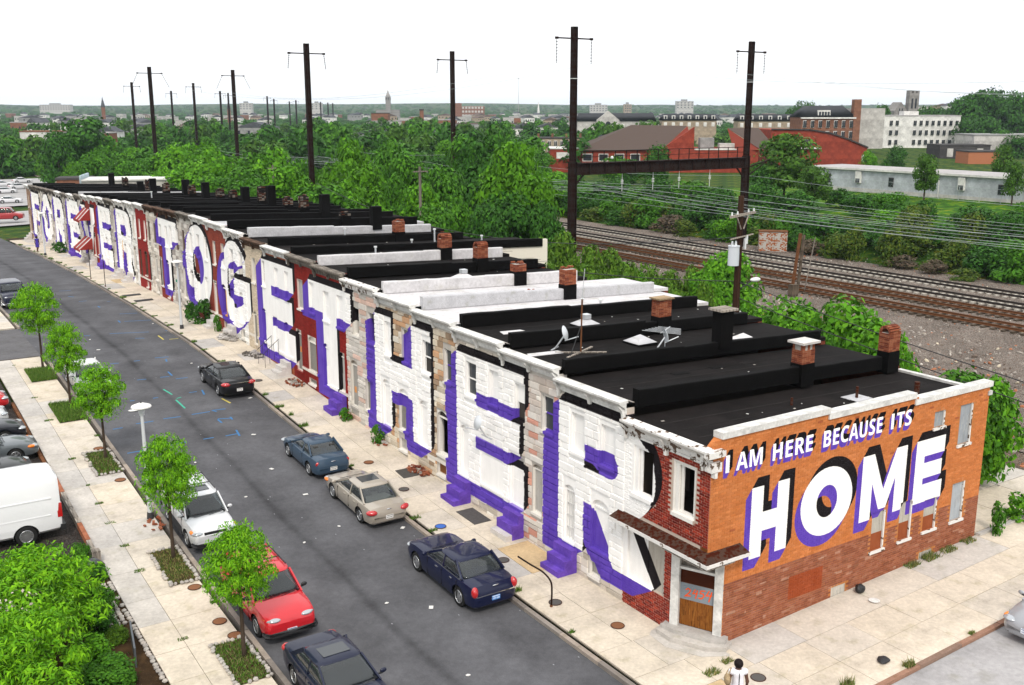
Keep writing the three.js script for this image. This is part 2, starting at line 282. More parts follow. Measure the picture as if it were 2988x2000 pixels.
// paving: slabs with open joints; rows given by their cross joints
const pavedG = (x, z) => G(x, z) + 0.11;
function slab(grp, x0, x1, z0, z1, m, tilt = 0.004) {
  const j = 0.008, e = [rr(-tilt, tilt), rr(-tilt, tilt), rr(-tilt, tilt), rr(-tilt, tilt)];
  const c = [[x0 + j, z0 - j], [x1 - j, z0 - j], [x1 - j, z1 + j], [x0 + j, z1 + j]].map(([x, z], i) => [x, pavedG(x, z) + e[i], z]);
  part('slab', slabFrom(c, 0.09), m, grp);
}
{
  const bed = mat([0.10, 0.09, 0.06], 1, { map: rep(T.dirt, 0.8) });
  struct('pavement_bed', [sheet(XR + 0.15, 0.05, -124, 0.0, 0.055, 2, 70), sheet(XR + 0.15, 30, 0.0, 4.0, 0.055, 20, 4)], bed);
  struct('pavement_bed', [sheet(-13.65, XL - 0.15, -43, 14, 0.055, 2, 60), sheet(-13.65, XL - 0.15, -112, -52, 0.055, 2, 40)], bed);
  const P = structGroup('pavement_along_houses');
  for (let z = 0, prev = 3; z > -118;) {
    const L = z > -40 ? rr(1.45, 2.3) : rr(2.2, 3.4), xm = XR + 0.16 + 1.3 + rr(-0.06, 0.06), k = hash2(Math.round(z * 9), 3);
    const ma = M.conc[k < 0.55 ? 0 : k < 0.72 ? 2 : k < 0.86 ? 1 : 4], k2 = hash2(Math.round(z * 7), 8), mb = M.conc[k2 < 0.35 ? 1 : k2 < 0.6 ? 0 : k2 < 0.78 ? 2 : k2 < 0.93 ? 3 : 5];
    slab(P, XR + 0.16, xm, z, z - L, ma); slab(P, xm, 0.0, z, z - L, mb); z -= L;
  }
  const Q = structGroup('pavement_along_side_street');
  const zr = [0, 1.35, 2.68, 4.0];
  for (let r = 0; r < 3; r++) {
    let x = r === 0 ? 0.75 : XR + 0.16; const lens = r === 0 ? [2.2, 3.6, 2.8, 1.9, 2.2, 2.4, 2.4, 2.4, 2.4, 3, 3] : [2.05, 1.5, 1.9, 1.9, 1.9, 1.9, 1.9, 1.9, 1.9, 1.9, 2.4, 2.4, 2.4, 2.4, 2.4];
    lens.forEach((L, i) => { let m = M.conc[r === 0 && (i === 0 || i === 3 || i === 4) ? 3 : r === 1 && i === 0 ? 5 : hash2(i, r + 40) > 0.7 ? 2 : hash2(i, r) > 0.5 ? 1 : 0]; const a = Math.max(x, -1.35); if (r < 2 || x + L > -1.3) slab(Q, r === 2 ? a : x, x + L, zr[r + 1], zr[r], m); x += L; });
  }
  slab(Q, XR + 0.16, -0.75, 1.35, 0, M.conc[0]); slab(Q, -0.75, 0.75, 1.35, 0, M.conc[1]);
  const R = structGroup('pavement_opposite');
  for (const [za, zb] of [[14, -42.6], [-52, -110]]) for (let z = za; z > zb;) {
    const L = Math.min(rr(1.5, 2.4), z - zb), k = hash2(Math.round(z * 5), 1); const far = z < -27;
    slab(R, -13.62, -12.66, z, z - L, M.conc[z > -13.8 ? (z > -9.5 ? 0 : 3) : k < 0.75 ? 3 : 4]);
    slab(R, -12.66, XL - 0.16, z, z - L, M.conc[z > -13.5 ? 0 : k < 0.4 ? 1 : k < 0.75 ? 2 : 3]); z -= L;
  }
  // driveway apron crossing
  struct('driveway', [sheet(-60, XL, -52, -42.5, 0.02, 8, 6)], mat([0.13, 0.13, 0.135], 0.95, { map: rep(T.stain, 3), bumpMap: rep(T.speck, 0.4), bumpScale: 0.004 }));
}
// car park behind the opposite pavement
struct('parking_lot', [sheet(-70, -13.7, -42.4, -15.1, 0.0, 10, 14)], mat([0.16, 0.155, 0.155], 1, { map: rep(T.gravel, 4), bumpMap: rep(T.gravel, 1.6), bumpScale: 0.02 }));
struct('garden_soil', [sheet(-40, -13.66, -15.0, 10, 0.06, 6, 14)], mat([0.17, 0.13, 0.09], 1, { map: rep(T.dirt, 3) }));
struct('verge', [sheet(-40, -13.66, -110, -52, 0.04, 6, 20)], mat([0.20, 0.24, 0.07], 1, { map: rep(T.grass, 4) }));
// back alley and rear yards, track bed, bank
struct('back_yards', [sheet(13.0, 24, -122, 5, 0.12, 3, 40, (x, z) => Math.max(TH(x, z), G(14, z) - 0.4))], mat([0.44, 0.39, 0.33], 1, { map: rep(T.gravel, 4.5), bumpMap: rep(T.gravel, 1.8), bumpScale: 0.03 }));
struct('track_ballast', [sheet(24, 68, -330, 60, 0.18, 22, 130, (x, z) => { const w = 0.25 * (fbm(x * 0.3, z * 0.3, 3) - 0.5); return TH(x, z) + w + (x > 45 && x < 64 ? 0.2 : 0); })], mat([0.56, 0.53, 0.50], 1, { map: rep(T.gravel, 5.5), bumpMap: rep(T.gravel, 2), bumpScale: 0.04 }));
struct('lawn', [sheet(82, 117, -104, -10, 0.06, 8, 20, TH)], mat([0.22, 0.30, 0.045], 1, { map: rep(T.grass, 6) }));
// ------------------------------------------------------------------ the painted row
const SEAM = [0, 3.74, 7.3, 10.8, 14.25, 17.6, 21.1, 24.75, 28.3, 31.85, 35.5, 39, 42.4, 45.9, 49.2, 52.5, 55.4, 58.5, 61.6, 65, 68.4, 71.9, 75.4, 78.8, 82.3, 85.7, 89.2, 92.6, 96.1, 99.5, 103, 106.4, 109.9, 113.3, 116.8, 120.3];
const topAt = (s) => interp(s, [0, 3.74, 7.3, 10.8, 14.25, 17.6, 21, 24.7, 28, 31.8, 36, 39, 42, 46, 49, 52.5, 58.5, 65, 72, 80, 87, 93, 102, 113, 121], [6.4, 6.69, 7.02, 7.3, 7.42, 7.61, 7.75, 7.95, 8.15, 8.25, 8.28, 8.4, 8.66, 8.77, 8.8, 8.69, 8.58, 8.4, 8.1, 7.83, 7.54, 7.2, 7.06, 6.79, 6.5]);
const DEEP = 13.4;
const STRIPS = [[0, 28.3, 72], [28.3, 65, 55], [65, 122, 35]].map(([a, b, ppm]) => {
  const c = document.createElement('canvas'); c.width = Math.round((b - a) * ppm); c.height = Math.round(10.4 * ppm); const x = c.getContext('2d');
  x.scale(ppm, -ppm); x.translate(b, -9.4); x.scale(-1, 1);                          // now in metres: s to the left, y up
  x.fillStyle = '#b9b0a4'; x.fillRect(a, -1, b - a, 10.4);
  return { a, b, ppm, c, x, mat: null };
});
const stripOf = (s) => STRIPS.find((q) => s < q.b - 0.001) ?? STRIPS[2];
for (const q of STRIPS) { q.tex = new THREE.CanvasTexture(q.c); q.tex.colorSpace = THREE.SRGBColorSpace; q.mat = mat([1, 1, 1], 0.82, { map: q.tex }); }
// geometry made in (s, y, depth into the house) turned into place, with the strip's uv
function onFacade(g0, q, dx = 0) {
  const g = g0.index ? g0.toNonIndexed() : g0, p = g.attributes.position, uv = new Float32Array(p.count * 2);
  for (let i = 0; i < p.count; i++) { uv[i * 2] = (q.b - p.getX(i)) / (q.b - q.a); uv[i * 2 + 1] = (p.getY(i) + 1) / 10.4; }
  g.setAttribute('uv', new THREE.BufferAttribute(uv, 2)); g.rotateY(Math.PI / 2); if (dx) g.translate(dx, 0, 0); return g;
}
const fbox = (s0, s1, y0, y1, d0, d1) => new THREE.BoxGeometry(s1 - s0, y1 - y0, d1 - d0).translate((s0 + s1) / 2, (y0 + y1) / 2, (d0 + d1) / 2);
function stoneGeo(s0, s1, y0, y1, d, inset) { // a dressed stone: front face smaller than its foot, five faces
  const j = () => rr(-0.006, 0.006), a = [[s0, y0, 0], [s1, y0, 0], [s1, y1, 0], [s0, y1, 0]], f = [[s0 + inset + j(), y0 + inset + j(), -d + j()], [s1 - inset + j(), y0 + inset + j(), -d + j()], [s1 - inset + j(), y1 - inset + j(), -d + j()], [s0 + inset + j(), y1 - inset + j(), -d + j()]];
  const t = [f[0], f[2], f[1], f[0], f[3], f[2]]; for (let i = 0; i < 4; i++) { const k = (i + 1) % 4; t.push(a[i], f[i], f[k], a[i], f[k], a[k]); }
  return poly(t);
}
const rgb = (c, k = 1) => `rgb(${c.map((v) => Math.round(clamp(v * k, 0, 255))).join(',')})`;
const TINT = {
  tan: [[205, 196, 184], [188, 178, 166], [212, 206, 196], [176, 166, 154]], pink: [[206, 198, 190], [194, 186, 178], [204, 150, 132], [214, 208, 200], [190, 178, 168]],
  mix: [[212, 200, 180], [176, 156, 132], [196, 184, 166], [150, 128, 106], [220, 212, 198], [190, 150, 116]], pale: [[196, 190, 182], [206, 200, 192], [186, 180, 172], [200, 172, 158]],
  grey: [[188, 182, 174], [172, 166, 158], [200, 194, 186], [160, 152, 144]], white: [[222, 220, 216], [208, 206, 200], [228, 226, 222]],
};
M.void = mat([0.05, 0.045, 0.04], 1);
M.glass = pmat([0.05, 0.055, 0.06], 0.06, { specularIntensity: 0.8 });
M.tarRoof = mat([0.020, 0.0175, 0.017], 0.95, { map: rep(T.tar, 6), bumpMap: rep(T.speck, 0.9), bumpScale: 0.004 });
M.tarRoof2 = mat([0.027, 0.023, 0.0225], 0.95, { map: rep(T.tar, 5), bumpMap: rep(T.speck, 0.9), bumpScale: 0.004 });
M.tarWall = mat([0.005, 0.0045, 0.0045], 0.85, { map: rep(T.tar, 2.3), bumpMap: rep(T.mottle, 1.1), bumpScale: 0.02 });
M.whiteRoof = mat([0.66, 0.66, 0.67], 0.75, { map: rep(T.stain, 4), bumpMap: rep(T.mottle, 1.5), bumpScale: 0.02 });
M.silverRoof = mat([0.52, 0.53, 0.55], 0.6, { map: rep(T.stain, 2.1), bumpMap: rep(T.mottle, 0.9), bumpScale: 0.03 });
M.marble = mat([0.62, 0.60, 0.57], 0.6, { map: rep(T.stain, 1.3) });
M.purple = mat([0.150, 0.072, 0.46], 0.75, { map: rep(T.mottle, 1.7) });
M.whitePaint = mat([0.74, 0.73, 0.70], 0.7, { map: rep(T.mottle, 2) });
M.peeling = mat([0.74, 0.72, 0.69], 0.8, { map: rep(T.peel, 1.6) });
M.greyWood = mat([0.30, 0.28, 0.255], 0.95, { map: rep(T.wood, 1.1) });
M.paleWood = mat([0.50, 0.47, 0.43], 0.95, { map: rep(T.wood, 0.9) });
M.brownWood = mat([0.16, 0.10, 0.07], 0.9, { map: rep(T.wood, 1.2) });
M.brick = [[0.26, 0.075, 0.038], [0.33, 0.10, 0.05], [0.20, 0.055, 0.032], [0.38, 0.14, 0.075]].map((c) => mat(c, 0.9, { map: rep(T.mottle, 0.6), bumpMap: rep(T.speck, 0.2), bumpScale: 0.003 }));
M.mortar = mat([0.45, 0.42, 0.38], 0.95, { map: rep(T.mottle, 0.8) });
M.innerWall = mat([0.10, 0.085, 0.07], 1);
M.siding = mat([0.68, 0.64, 0.55], 0.7);
M.rustDark = mat([0.10, 0.055, 0.04], 0.85, { map: rep(T.rust, 0.8) });

const HOUSES = SEAM.slice(0, -1).map((s0, i) => {
  const s1 = SEAM[i + 1], m = (s0 + s1) / 2; return { i, s0, s1, w: s1 - s0, yg: prof(m) + 0.10, top: topAt(m), style: 'formstone', tint: 'grey', cornice: 'greyWood', roof: 'tarRoof', fw: 'tarWall' };
});
const set = (i, o) => Object.assign(HOUSES[i], o);
set(0, { style: 'corner', cornice: 'peeling', roof: 'tarRoof2' });
set(1, { tint: 'tan', cornice: 'whitePaint', door: 'grille', steps: 'purple', roof: 'tarRoof2' });
set(2, { tint: 'pink', cornice: 'whitePaint', steps: 'marblepurple' });
set(3, { tint: 'tan', cornice: 'whitePaint', wide: true, steps: 'purple' });
set(4, { tint: 'mix', cornice: 'whitePaint', fw: 'tarWall', roof: 'whiteRoof' });
set(5, { tint: 'mix', cornice: 'whitePaint', fw: 'silverRoof', roof: 'whiteRoof' });
set(6, { tint: 'pale', cornice: 'peeling', fw: 'whiteRoof', roof: 'tarRoof' });
set(7, { style: 'brick', paint: [128, 30, 24], cornice: 'greyWood', fw: 'tarWall', steps: 'purple' });
set(8, { style: 'brick', paint: [122, 32, 26], cornice: 'greyWood', fw: 'whiteRoof' });
set(9, { style: 'brick', paint: [150, 84, 56], cornice: 'whitePaint', steps: 'marble', roof: 'tarRoof2', long: true });
set(10, { style: 'brick', paint: [196, 180, 158], cornice: 'brownWood', roof: 'tarRoof2' });
set(11, { tint: 'white', cornice: 'peeling', fw: 'silverRoof', steps: 'marble' });
set(12, { style: 'brick', paint: [130, 58, 44], cornice: 'whitePaint', steps: 'marble', roof: 'silverRoof' });
set(13, { style: 'brick', paint: [116, 50, 38], cornice: 'whitePaint' });
set(15, { cornice: 'brownWood' }); set(16, { style: 'brick', paint: [128, 52, 42], cornice: 'brownWood' }); set(17, { cornice: 'brownWood', tint: 'tan' });
set(18, { style: 'brick', paint: [136, 34, 30], cornice: 'whitePaint' }); set(19, { tint: 'white', cornice: 'peeling', steps: 'marble' }); set(20, { tint: 'grey', cornice: 'peeling', steps: 'marble' });
set(22, { cornice: 'peeling', steps: 'marblepurple' }); set(23, { style: 'brick', paint: [132, 34, 30], cornice: 'whitePaint', steps: 'marble' }); set(24, { style: 'brick', paint: [126, 50, 40], cornice: 'whitePaint', awning: true, steps: 'marble' }); set(26, { cornice: 'peeling', steps: 'marblepurple', fw: 'silverRoof' });
set(28, { steps: 'marble', cornice: 'peeling' }); set(30, { tint: 'tan', steps: 'marble' }); set(32, { steps: 'marble', tint: 'tan' }); set(34, { style: 'brick', paint: [150, 120, 100], cornice: 'whitePaint', steps: 'marble' });
// openings: [s0, s1, y0, y1, kind, arch]; measured for the near houses, regular beyond
const O = {
  1: [[4.28, 5.0, 4.47, 5.83, 'board'], [5.9, 6.6, 4.47, 5.83, 'board'], [4.5, 5.4, 1.42, 3.2, 'board', 1], [6.36, 6.95, 1.15, 3.2, 'grille', 1], [4.9, 5.48, 0.42, 0.92, 'board']],
  2: [[7.66, 8.33, 4.74, 6.03, 'sash'], [9.4, 10.03, 4.7, 6.05, 'half'], [8.3, 8.87, 1.5, 3.35, 'board', 1], [9.46, 10.36, 1.3, 3.33, 'board']],
  3: [[11.17, 11.8, 4.86, 6.18, 'board'], [12.75, 13.52, 4.8, 6.16, 'sash'], [10.45, 12.35, 1.5, 2.72, 'board'], [13.4, 13.98, 1.38, 3.48, 'board', 1]],
  4: [[14.66, 15.24, 4.95, 6.33, 'sash'], [16.32, 17.05, 4.92, 6.32, 'sash'], [15.02, 15.86, 1.7, 3.6, 'open', 1], [16.74, 17.43, 1.63, 3.65, 'board', 1], [15.2, 15.9, 0.8, 1.33, 'brownboard']],
  5: [[18.3, 18.9, 5.03, 6.49, 'board'], [19.96, 20.58, 5.0, 6.53, 'board'], [18.45, 19.32, 1.85, 3.76, 'board', 1], [20.2, 20.94, 1.62, 3.82, 'board', 1], [18.62, 19.36, 0.9, 1.47, 'board']],
  6: [[21.62, 22.34, 5.23, 6.66, 'open'], [23.28, 23.95, 5.28, 6.63, 'open'], [22.0, 22.72, 1.9, 3.3, 'board'], [23.62, 24.36, 1.68, 4.0, 'board', 1]],
  7: [[25.08, 25.8, 5.34, 6.92, 'board'], [26.75, 27.46, 5.4, 6.88, 'board'], [25.1, 25.82, 2.12, 4.1, 'board', 1], [27.0, 27.72, 1.92, 4.18, 'board', 1], [25.24, 26.1, 1.3, 1.75, 'board']],
  8: [[28.6, 29.26, 5.5, 7.08, 'board'], [30.12, 30.86, 5.44, 7.02, 'board'], [28.62, 29.7, 2.3, 4.2, 'board', 1], [30.6, 31.32, 1.98, 4.26, 'board', 1], [28.76, 29.74, 1.6, 1.9, 'board']],
  9: [[32.1, 32.7, 5.65, 7.18, 'board'], [33.6, 34.25, 5.68, 7.18, 'board'], [32.4, 33.05, 2.3, 4.35, 'board', 1], [34.1, 34.8, 2.05, 4.37, 'board']],
  10: [[35.75, 36.2, 5.9, 7.34, 'sash'], [37.3, 37.9, 5.85, 7.3, 'open'], [35.9, 36.5, 2.2, 4.55, 'board', 1], [37.5, 38.1, 2.1, 4.1, 'board', 1]],
};
HOUSES.forEach((h) => {
  if (O[h.i]) { h.open = O[h.i]; return; } if (h.i === 0) return;
  const k = h.i < 20 ? ['open', 'sash', 'open'] : ['board', 'open', 'sash'], a = h.s0, t = h.top, g = h.yg, dk = h.i === 18 ? 'whiteboard' : 0;
  h.open = [[a + 0.5, a + 1.1, t - 2.7, t - 1.2, dk || k[h.i % 3]], [a + 2.15, a + 2.75, t - 2.7, t - 1.2, dk || k[(h.i + 1) % 3]], [a + 0.65, a + 1.45, g + 1.15, g + 3.05, h.i % 2 ? 'board' : 'open', 1], [a + 2.45, a + 3.1, g + 0.85, g + 3.05, h.i % 3 ? 'board' : 'open', 1], [a + 0.7, a + 1.35, g + 0.2, g + 0.65, 'board']];
});
function openingPath(p, [s0, s1, y0, y1, , arch]) {
  if (arch) { const m = (s0 + s1) / 2, r = (s1 - s0) / 2, k = 0.62; p.moveTo(s0, y0); p.lineTo(s1, y0); p.lineTo(s1, y1 - r * k); for (let i = 1; i < 8; i++) { const a = (i / 8) * Math.PI; p.lineTo(m + r * Math.cos(a), y1 - r * k + r * k * Math.sin(a)); } p.lineTo(s0, y1 - r * k); p.lineTo(s0, y0); } else { p.moveTo(s0, y0); p.lineTo(s1, y0); p.lineTo(s1, y1); p.lineTo(s0, y1); p.lineTo(s0, y0); }
}
function framed(h, q, root, o) { // a window or door set into its opening
  const [s0, s1, y0, y1, kind, arch] = o, x = q.x, isDoor = y0 < h.yg + 1.1 && y1 - y0 > 1.7, f = 0.06;
  const yt = arch ? y1 - (s1 - s0) * 0.31 : y1;
  const frame = [fbox(s0, s0 + f, y0, yt, 0.07, 0.2), fbox(s1 - f, s1, y0, yt, 0.07, 0.2), fbox(s0 + f, s1 - f, yt - f, yt, 0.07, 0.2), fbox(s0 + f, s1 - f, y0, y0 + f, 0.07, 0.2)];
  x.fillStyle = kind === 'open' && h.i > 13 ? '#5a4a40' : '#dedad2'; x.fillRect(s0, y0, s1 - s0, y1 - y0);
  const wpart = part(isDoor ? 'door' : 'window', frame.map((g) => onFacade(g, q)), q.mat, root);
  if (arch) {
    const p = new THREE.Shape(); const m = (s0 + s1) / 2, r = (s1 - s0) / 2; p.moveTo(s0, yt); p.lineTo(s1, yt); for (let i = 0; i <= 8; i++) { const a = (i / 8) * Math.PI; p.lineTo(m + r * Math.cos(a), yt + r * 0.62 * Math.sin(a)); }
    part('arch_panel', onFacade(new THREE.ExtrudeGeometry(p, { depth: 0.05, bevelEnabled: false }).translate(0, 0, 0.12), q), kind === 'open' ? M.void : q.mat, wpart);
    if (kind !== 'open') { x.fillStyle = pick(['#cfcac0', '#b5aea3', '#a59d92']); x.fillRect(s0, yt, s1 - s0, y1 - yt); }
  }
  const i0 = s0 + f, i1 = s1 - f, j0 = y0 + f, j1 = yt - f;
  if (kind === 'board' || kind === 'brownboard' || kind === 'whiteboard') {
    const base = kind === 'whiteboard' ? [224, 224, 222] : kind === 'brownboard' ? [120, 78, 44] : pick([[150, 146, 140], [128, 124, 118], [168, 164, 158]]);
    x.fillStyle = rgb(base); x.fillRect(i0, j0, i1 - i0, j1 - j0);
    for (let k = 0; k < 26; k++) { x.fillStyle = rgb(base, rr(0.72, 1.14)); x.globalAlpha = 0.5; x.fillRect(rr(i0, i1 - 0.03), rr(j0, j1 - 0.3), rr(0.008, 0.03), rr(0.1, 0.5)); } x.globalAlpha = 1;
    const n = y1 - y0 > 1 ? 2 : 1; for (let k = 0; k < n; k++) part('board', onFacade(fbox(i0, i1, lerp(j0, j1, k / n) + (k ? 0.006 : 0), lerp(j0, j1, (k + 1) / n), 0.10 + 0.012 * (k % 2), 0.125 + 0.012 * (k % 2)), q), q.mat, wpart);
  } else if (kind === 'sash' || kind === 'half') {
    const mid = (j0 + j1) / 2; part('sash_bar', onFacade(fbox(i0, i1, mid - 0.025, mid + 0.025, 0.10, 0.16), q), q.mat, wpart);
    if (kind === 'half') { x.fillStyle = '#d8d6d2'; x.fillRect(i0, mid, i1 - i0, j1 - mid); part('board', onFacade(fbox(i0, i1, mid + 0.026, j1, 0.10, 0.12), q), q.mat, wpart); } else part('pane', onFacade(fbox(i0, i1, mid + 0.026, j1, 0.13, 0.137), q), M.glass, wpart);
    part('pane', onFacade(fbox(i0, i1, j0, mid - 0.026, 0.15, 0.157), q), hash2(h.i, Math.round(s0 * 10)) > 0.5 ? M.void : M.glass, wpart);
  } else if (kind === 'grille') {
    const bars = []; for (let k = 0; k <= 3; k++) bars.push(fbox(lerp(i0, i1, k / 3) - 0.014, lerp(i0, i1, k / 3) + 0.014, j0, j1, 0.075, 0.10)); for (let k = 1; k < 4; k++) bars.push(fbox(i0, i1, lerp(j0, j1, k / 4) - 0.014, lerp(j0, j1, k / 4) + 0.014, 0.07, 0.098));
    part('grille', bars.map((g) => onFacade(g, q)), M.whitePaint, wpart); part('board', onFacade(fbox(i0, i1, j0, j1, 0.15, 0.17), q), q.mat, wpart); x.fillStyle = '#c8c6c4'; x.fillRect(i0, j0, i1 - i0, j1 - j0);
  } else { // an open hole with what is left of its sash
    if (hash2(h.i, 3) > 0.4) part('sash_bar', onFacade(fbox(i0, i0 + 0.05, j0, j1, 0.14, 0.18), q), q.mat, wpart);
    part('blind_panel', onFacade(fbox(i0, i1, j0, j1, 1.4, 1.42), q), M.void, wpart);
  }
  if (!isDoor) { x.fillStyle = '#d6d2ca'; x.fillRect(s0 - 0.05, y0 - 0.1, s1 - s0 + 0.1, 0.1); part('sill', onFacade(fbox(s0 - 0.05, s1 + 0.05, y0 - 0.1, y0 - 0.002, -0.07, 0.12), q), q.mat, wpart); }
  else part('threshold', onFacade(fbox(s0 - 0.04, s1 + 0.04, y0 - 0.12, y0 - 0.002, -0.05, 0.14), q), q.mat, wpart);
}
function stones(h, q, root, tints, skip, y0, y1, keep) {
  const x = q.x, near = h.i <= 11, out = [], blocked = (a, b, c, d) => skip.some((o) => a < o[1] + 0.02 && b > o[0] - 0.02 && c < o[3] + 0.02 && d > o[2] - 0.12);
  for (let y = y0, row = 0; y < y1 - 0.08; row++) {
    const hh = Math.min(near ? rr(0.17, 0.29) : rr(0.24, 0.34), y1 - y); let s = h.s0 + 0.01;
    while (s < h.s1 - 0.05) {
      let w = Math.min(near ? rr(0.34, 0.85) : rr(0.5, 1.0), h.s1 - 0.01 - s); if (h.s1 - 0.01 - (s + w) < 0.18) w = h.s1 - 0.01 - s;
      let a = s, b = s + w; s += w;
      const cut = skip.filter((o) => y < o[3] + 0.02 && y + hh > o[2] - 0.12 && a < o[1] + 0.06 && b > o[0] - 0.06); let ok = true;
      for (const o of cut) { if (a >= o[0] - 0.07 && b <= o[1] + 0.07) ok = false; else if (b <= o[1] + 0.07) b = o[0] - 0.06; else if (a >= o[0] - 0.07) a = o[1] + 0.06; else { if (o[0] - 0.06 - a > b - o[1] - 0.06) b = o[0] - 0.06; else a = o[1] + 0.06; } }
      if (!ok || b - a < 0.09) continue;
      const c = pick(tints), k = rr(0.94, 1.05); x.fillStyle = rgb(c, k); x.fillRect(a, y, b - a, hh);
      const g = onFacade(stoneGeo(a + 0.008, b - 0.008, y + 0.008, y + hh - 0.008, rr(0.03, 0.062), 0.02), q); if (near) part('stone', g, q.mat, root); else out.push(g);
    }
    y += hh;
  }
  if (out.length) { const m = part('stonework', out, q.mat, root); m.userData.kind = 'stuff'; }
}
function cornice(h, root, m, s0, s1, y) {
  const prof2 = [[0, -0.42], [-0.05, -0.42], [-0.07, -0.30], [-0.06, -0.28], [-0.10, -0.20], [-0.26, -0.11], [-0.30, -0.06], [-0.30, 0.0], [0.05, 0.03], [0.05, -0.42]];
  const sh = new THREE.Shape(prof2.map(([x, yy]) => new THREE.Vector2(x, yy))); const g = new THREE.ExtrudeGeometry(sh, { depth: s1 - s0 - 0.012, bevelEnabled: false });   // x = out of the wall, along +z
  g.translate(0, y, -s1 + 0.006); const c = part('cornice', metric(g), m, root);
  const br = []; for (const s of [s0 + 0.07, s1 - 0.07]) br.push([s, 0.62]); br.push([(s0 + s1) / 2, 0.5]);
  for (const [s, len] of br) { const b = new THREE.Shape([[0, -0.35], [-0.27, -0.12], [-0.25, -0.20], [-0.16, -0.30], [-0.12, -0.42], [-0.10, -len], [0, -len]].map((p) => new THREE.Vector2(...p))); const bg = new THREE.ExtrudeGeometry(b, { depth: 0.09, bevelEnabled: false }); bg.translate(-0.03, y, -s - 0.045); part('bracket', metric(bg), m, c); }
}
function stoop(root, s, w, y0, yt, kind) {
  const n = 3, hgt = yt - y0; for (let k = 0; k < n; k++) { const y1 = y0 - 0.1 + (hgt + 0.1) * (k + 1) / n, x1 = -0.28 * (n - k); const m = kind === 'purple' ? M.purple : kind === 'marblepurple' && k > 0 ? M.purple : M.marble; part('step', box(x1, -0.04 - 0.002 * k, y0 - 0.15, y1, -s - w / 2 - 0.003 * k, -s + w / 2 + 0.003 * k), m, root); }
}
// chimneys: real bricks in courses, shared by all
const brickGeo = metric(new THREE.BoxGeometry(0.2, 0.062, 0.1));
M.soot = [[0.03, 0.022, 0.018], [0.10, 0.035, 0.02], [0.012, 0.010, 0.010], [0.22, 0.19, 0.16]].map((c) => mat(c, 0.95, { map: rep(T.mottle, 0.6) }));
function chimney(root, x, s, yb, kind) {
  const BM = s > 38 ? M.soot : M.brick;
  const c = new THREE.Group(); c.name = 'chimney'; root.add(c); const W = 0.62, D = 0.48, H = (kind === 'stump' ? 0.55 : 0.95) * (s > 24 ? 0.65 + 0.6 * hash2(Math.round(s * 10), 2) : 1);
  if (kind.startsWith('black')) { part('flue', new THREE.BoxGeometry(W, H + 0.5, D).translate(x, yb + (H + 0.1) / 2, -s), M.tarWall, c); if (kind === 'blackcap') { part('cap_slab', box(x - 0.42, x + 0.42, yb + H + 0.28, yb + H + 0.36, -s - 0.36, -s + 0.36), M.paleWood, c); } return c; }
  part('tarred_base', box(x - W / 2 - 0.02, x + W / 2 + 0.02, yb - 0.6, yb + 0.22, -s - D / 2 - 0.02, -s + D / 2 + 0.02), M.tarWall, c);
  const body = [], y0 = yb + 0.22, rows = Math.round((H - 0.22) / 0.07); part('core', box(x - W / 2 + 0.015, x + W / 2 - 0.015, y0, y0 + rows * 0.07, -s - D / 2 + 0.015, -s + D / 2 - 0.015), s > 38 ? M.tarWall : M.mortar, c);
  const shapes = kind === 'arch' ? 0.62 : 1;
  for (let r = 0; r < rows; r++) { const yy = y0 + r * 0.07 + 0.035; if (kind === 'brickcap' && r >= rows - 3) continue;
    for (const sd of [-1, 1]) { for (let k = 0; k < 3; k++) { const b = new THREE.Mesh(brickGeo, BM[Math.floor(rnd() * 4)]); b.name = 'brick'; b.position.set(x - W / 2 + 0.1 + k * 0.21, yy, -s + sd * (D / 2 - 0.045)); c.add(b); } for (let k = 0; k < 2; k++) { const b = new THREE.Mesh(brickGeo, BM[Math.floor(rnd() * 4)]); b.name = 'brick'; b.rotation.y = Math.PI / 2; b.position.set(x + sd * (W / 2 - 0.045), yy + 0.001, -s - D / 2 + 0.14 + k * 0.21); c.add(b); } } }
  const yt = y0 + rows * 0.07;
  if (kind === 'brickcap') { part('cap_slab', box(x - 0.44, x + 0.44, yt + 0.02, yt + 0.10, -s - 0.36, -s + 0.36), M.marble, c); for (const [dx, dz] of [[-1, -1], [1, -1], [-1, 1], [1, 1], [0, 1], [0, -1]]) part('cap_post', box(x + dx * 0.24 - 0.06, x + dx * 0.24 + 0.06, yt - 0.21, yt + 0.018, -s + dz * 0.18 - 0.05, -s + dz * 0.18 + 0.05), M.brick[1], c); }
  else if (kind === 'woodcap') part('cap_slab', box(x - 0.4, x + 0.4, yt + 0.005, yt + 0.06, -s - 0.32, -s + 0.32), mat([0.55, 0.42, 0.26], 0.8, { map: rep(T.wood, 0.7) }), c);
  else if (kind === 'arch') { // bricks on edge over a half-round hood
    const R = 0.22; for (let k = 0; k < 9; k++) { const a = (k / 8) * Math.PI; for (let j = 0; j < 3; j++) { const b = new THREE.Mesh(brickGeo, BM[Math.floor(rnd() * 4)]); b.name = 'hood_brick'; b.position.set(x - 0.2 + j * 0.205, yt + 0.02 + R * Math.sin(a) * 0.95, -s + Math.cos(a) * (D / 2 - 0.03)); b.rotation.x = Math.PI / 2 - a + Math.PI / 2; c.add(b); } } }
  else for (let k = 0; k < 7; k++) { const b = new THREE.Mesh(brickGeo, BM[k % 4]); b.name = 'loose_brick'; b.position.set(x + rr(-0.25, 0.25), yt + 0.03 + 0.06 * (k % 2), -s + rr(-0.2, 0.2)); b.rotation.y = rr(-0.4, 0.4); c.add(b); }
  return c;
}
const houseWord = { tan: 'tan stone-clad', pink: 'pinkish stone-clad', mix: 'brown and cream stone-clad', pale: 'pale stone-clad', grey: 'grey stone-clad', white: 'whitish stone-clad' };
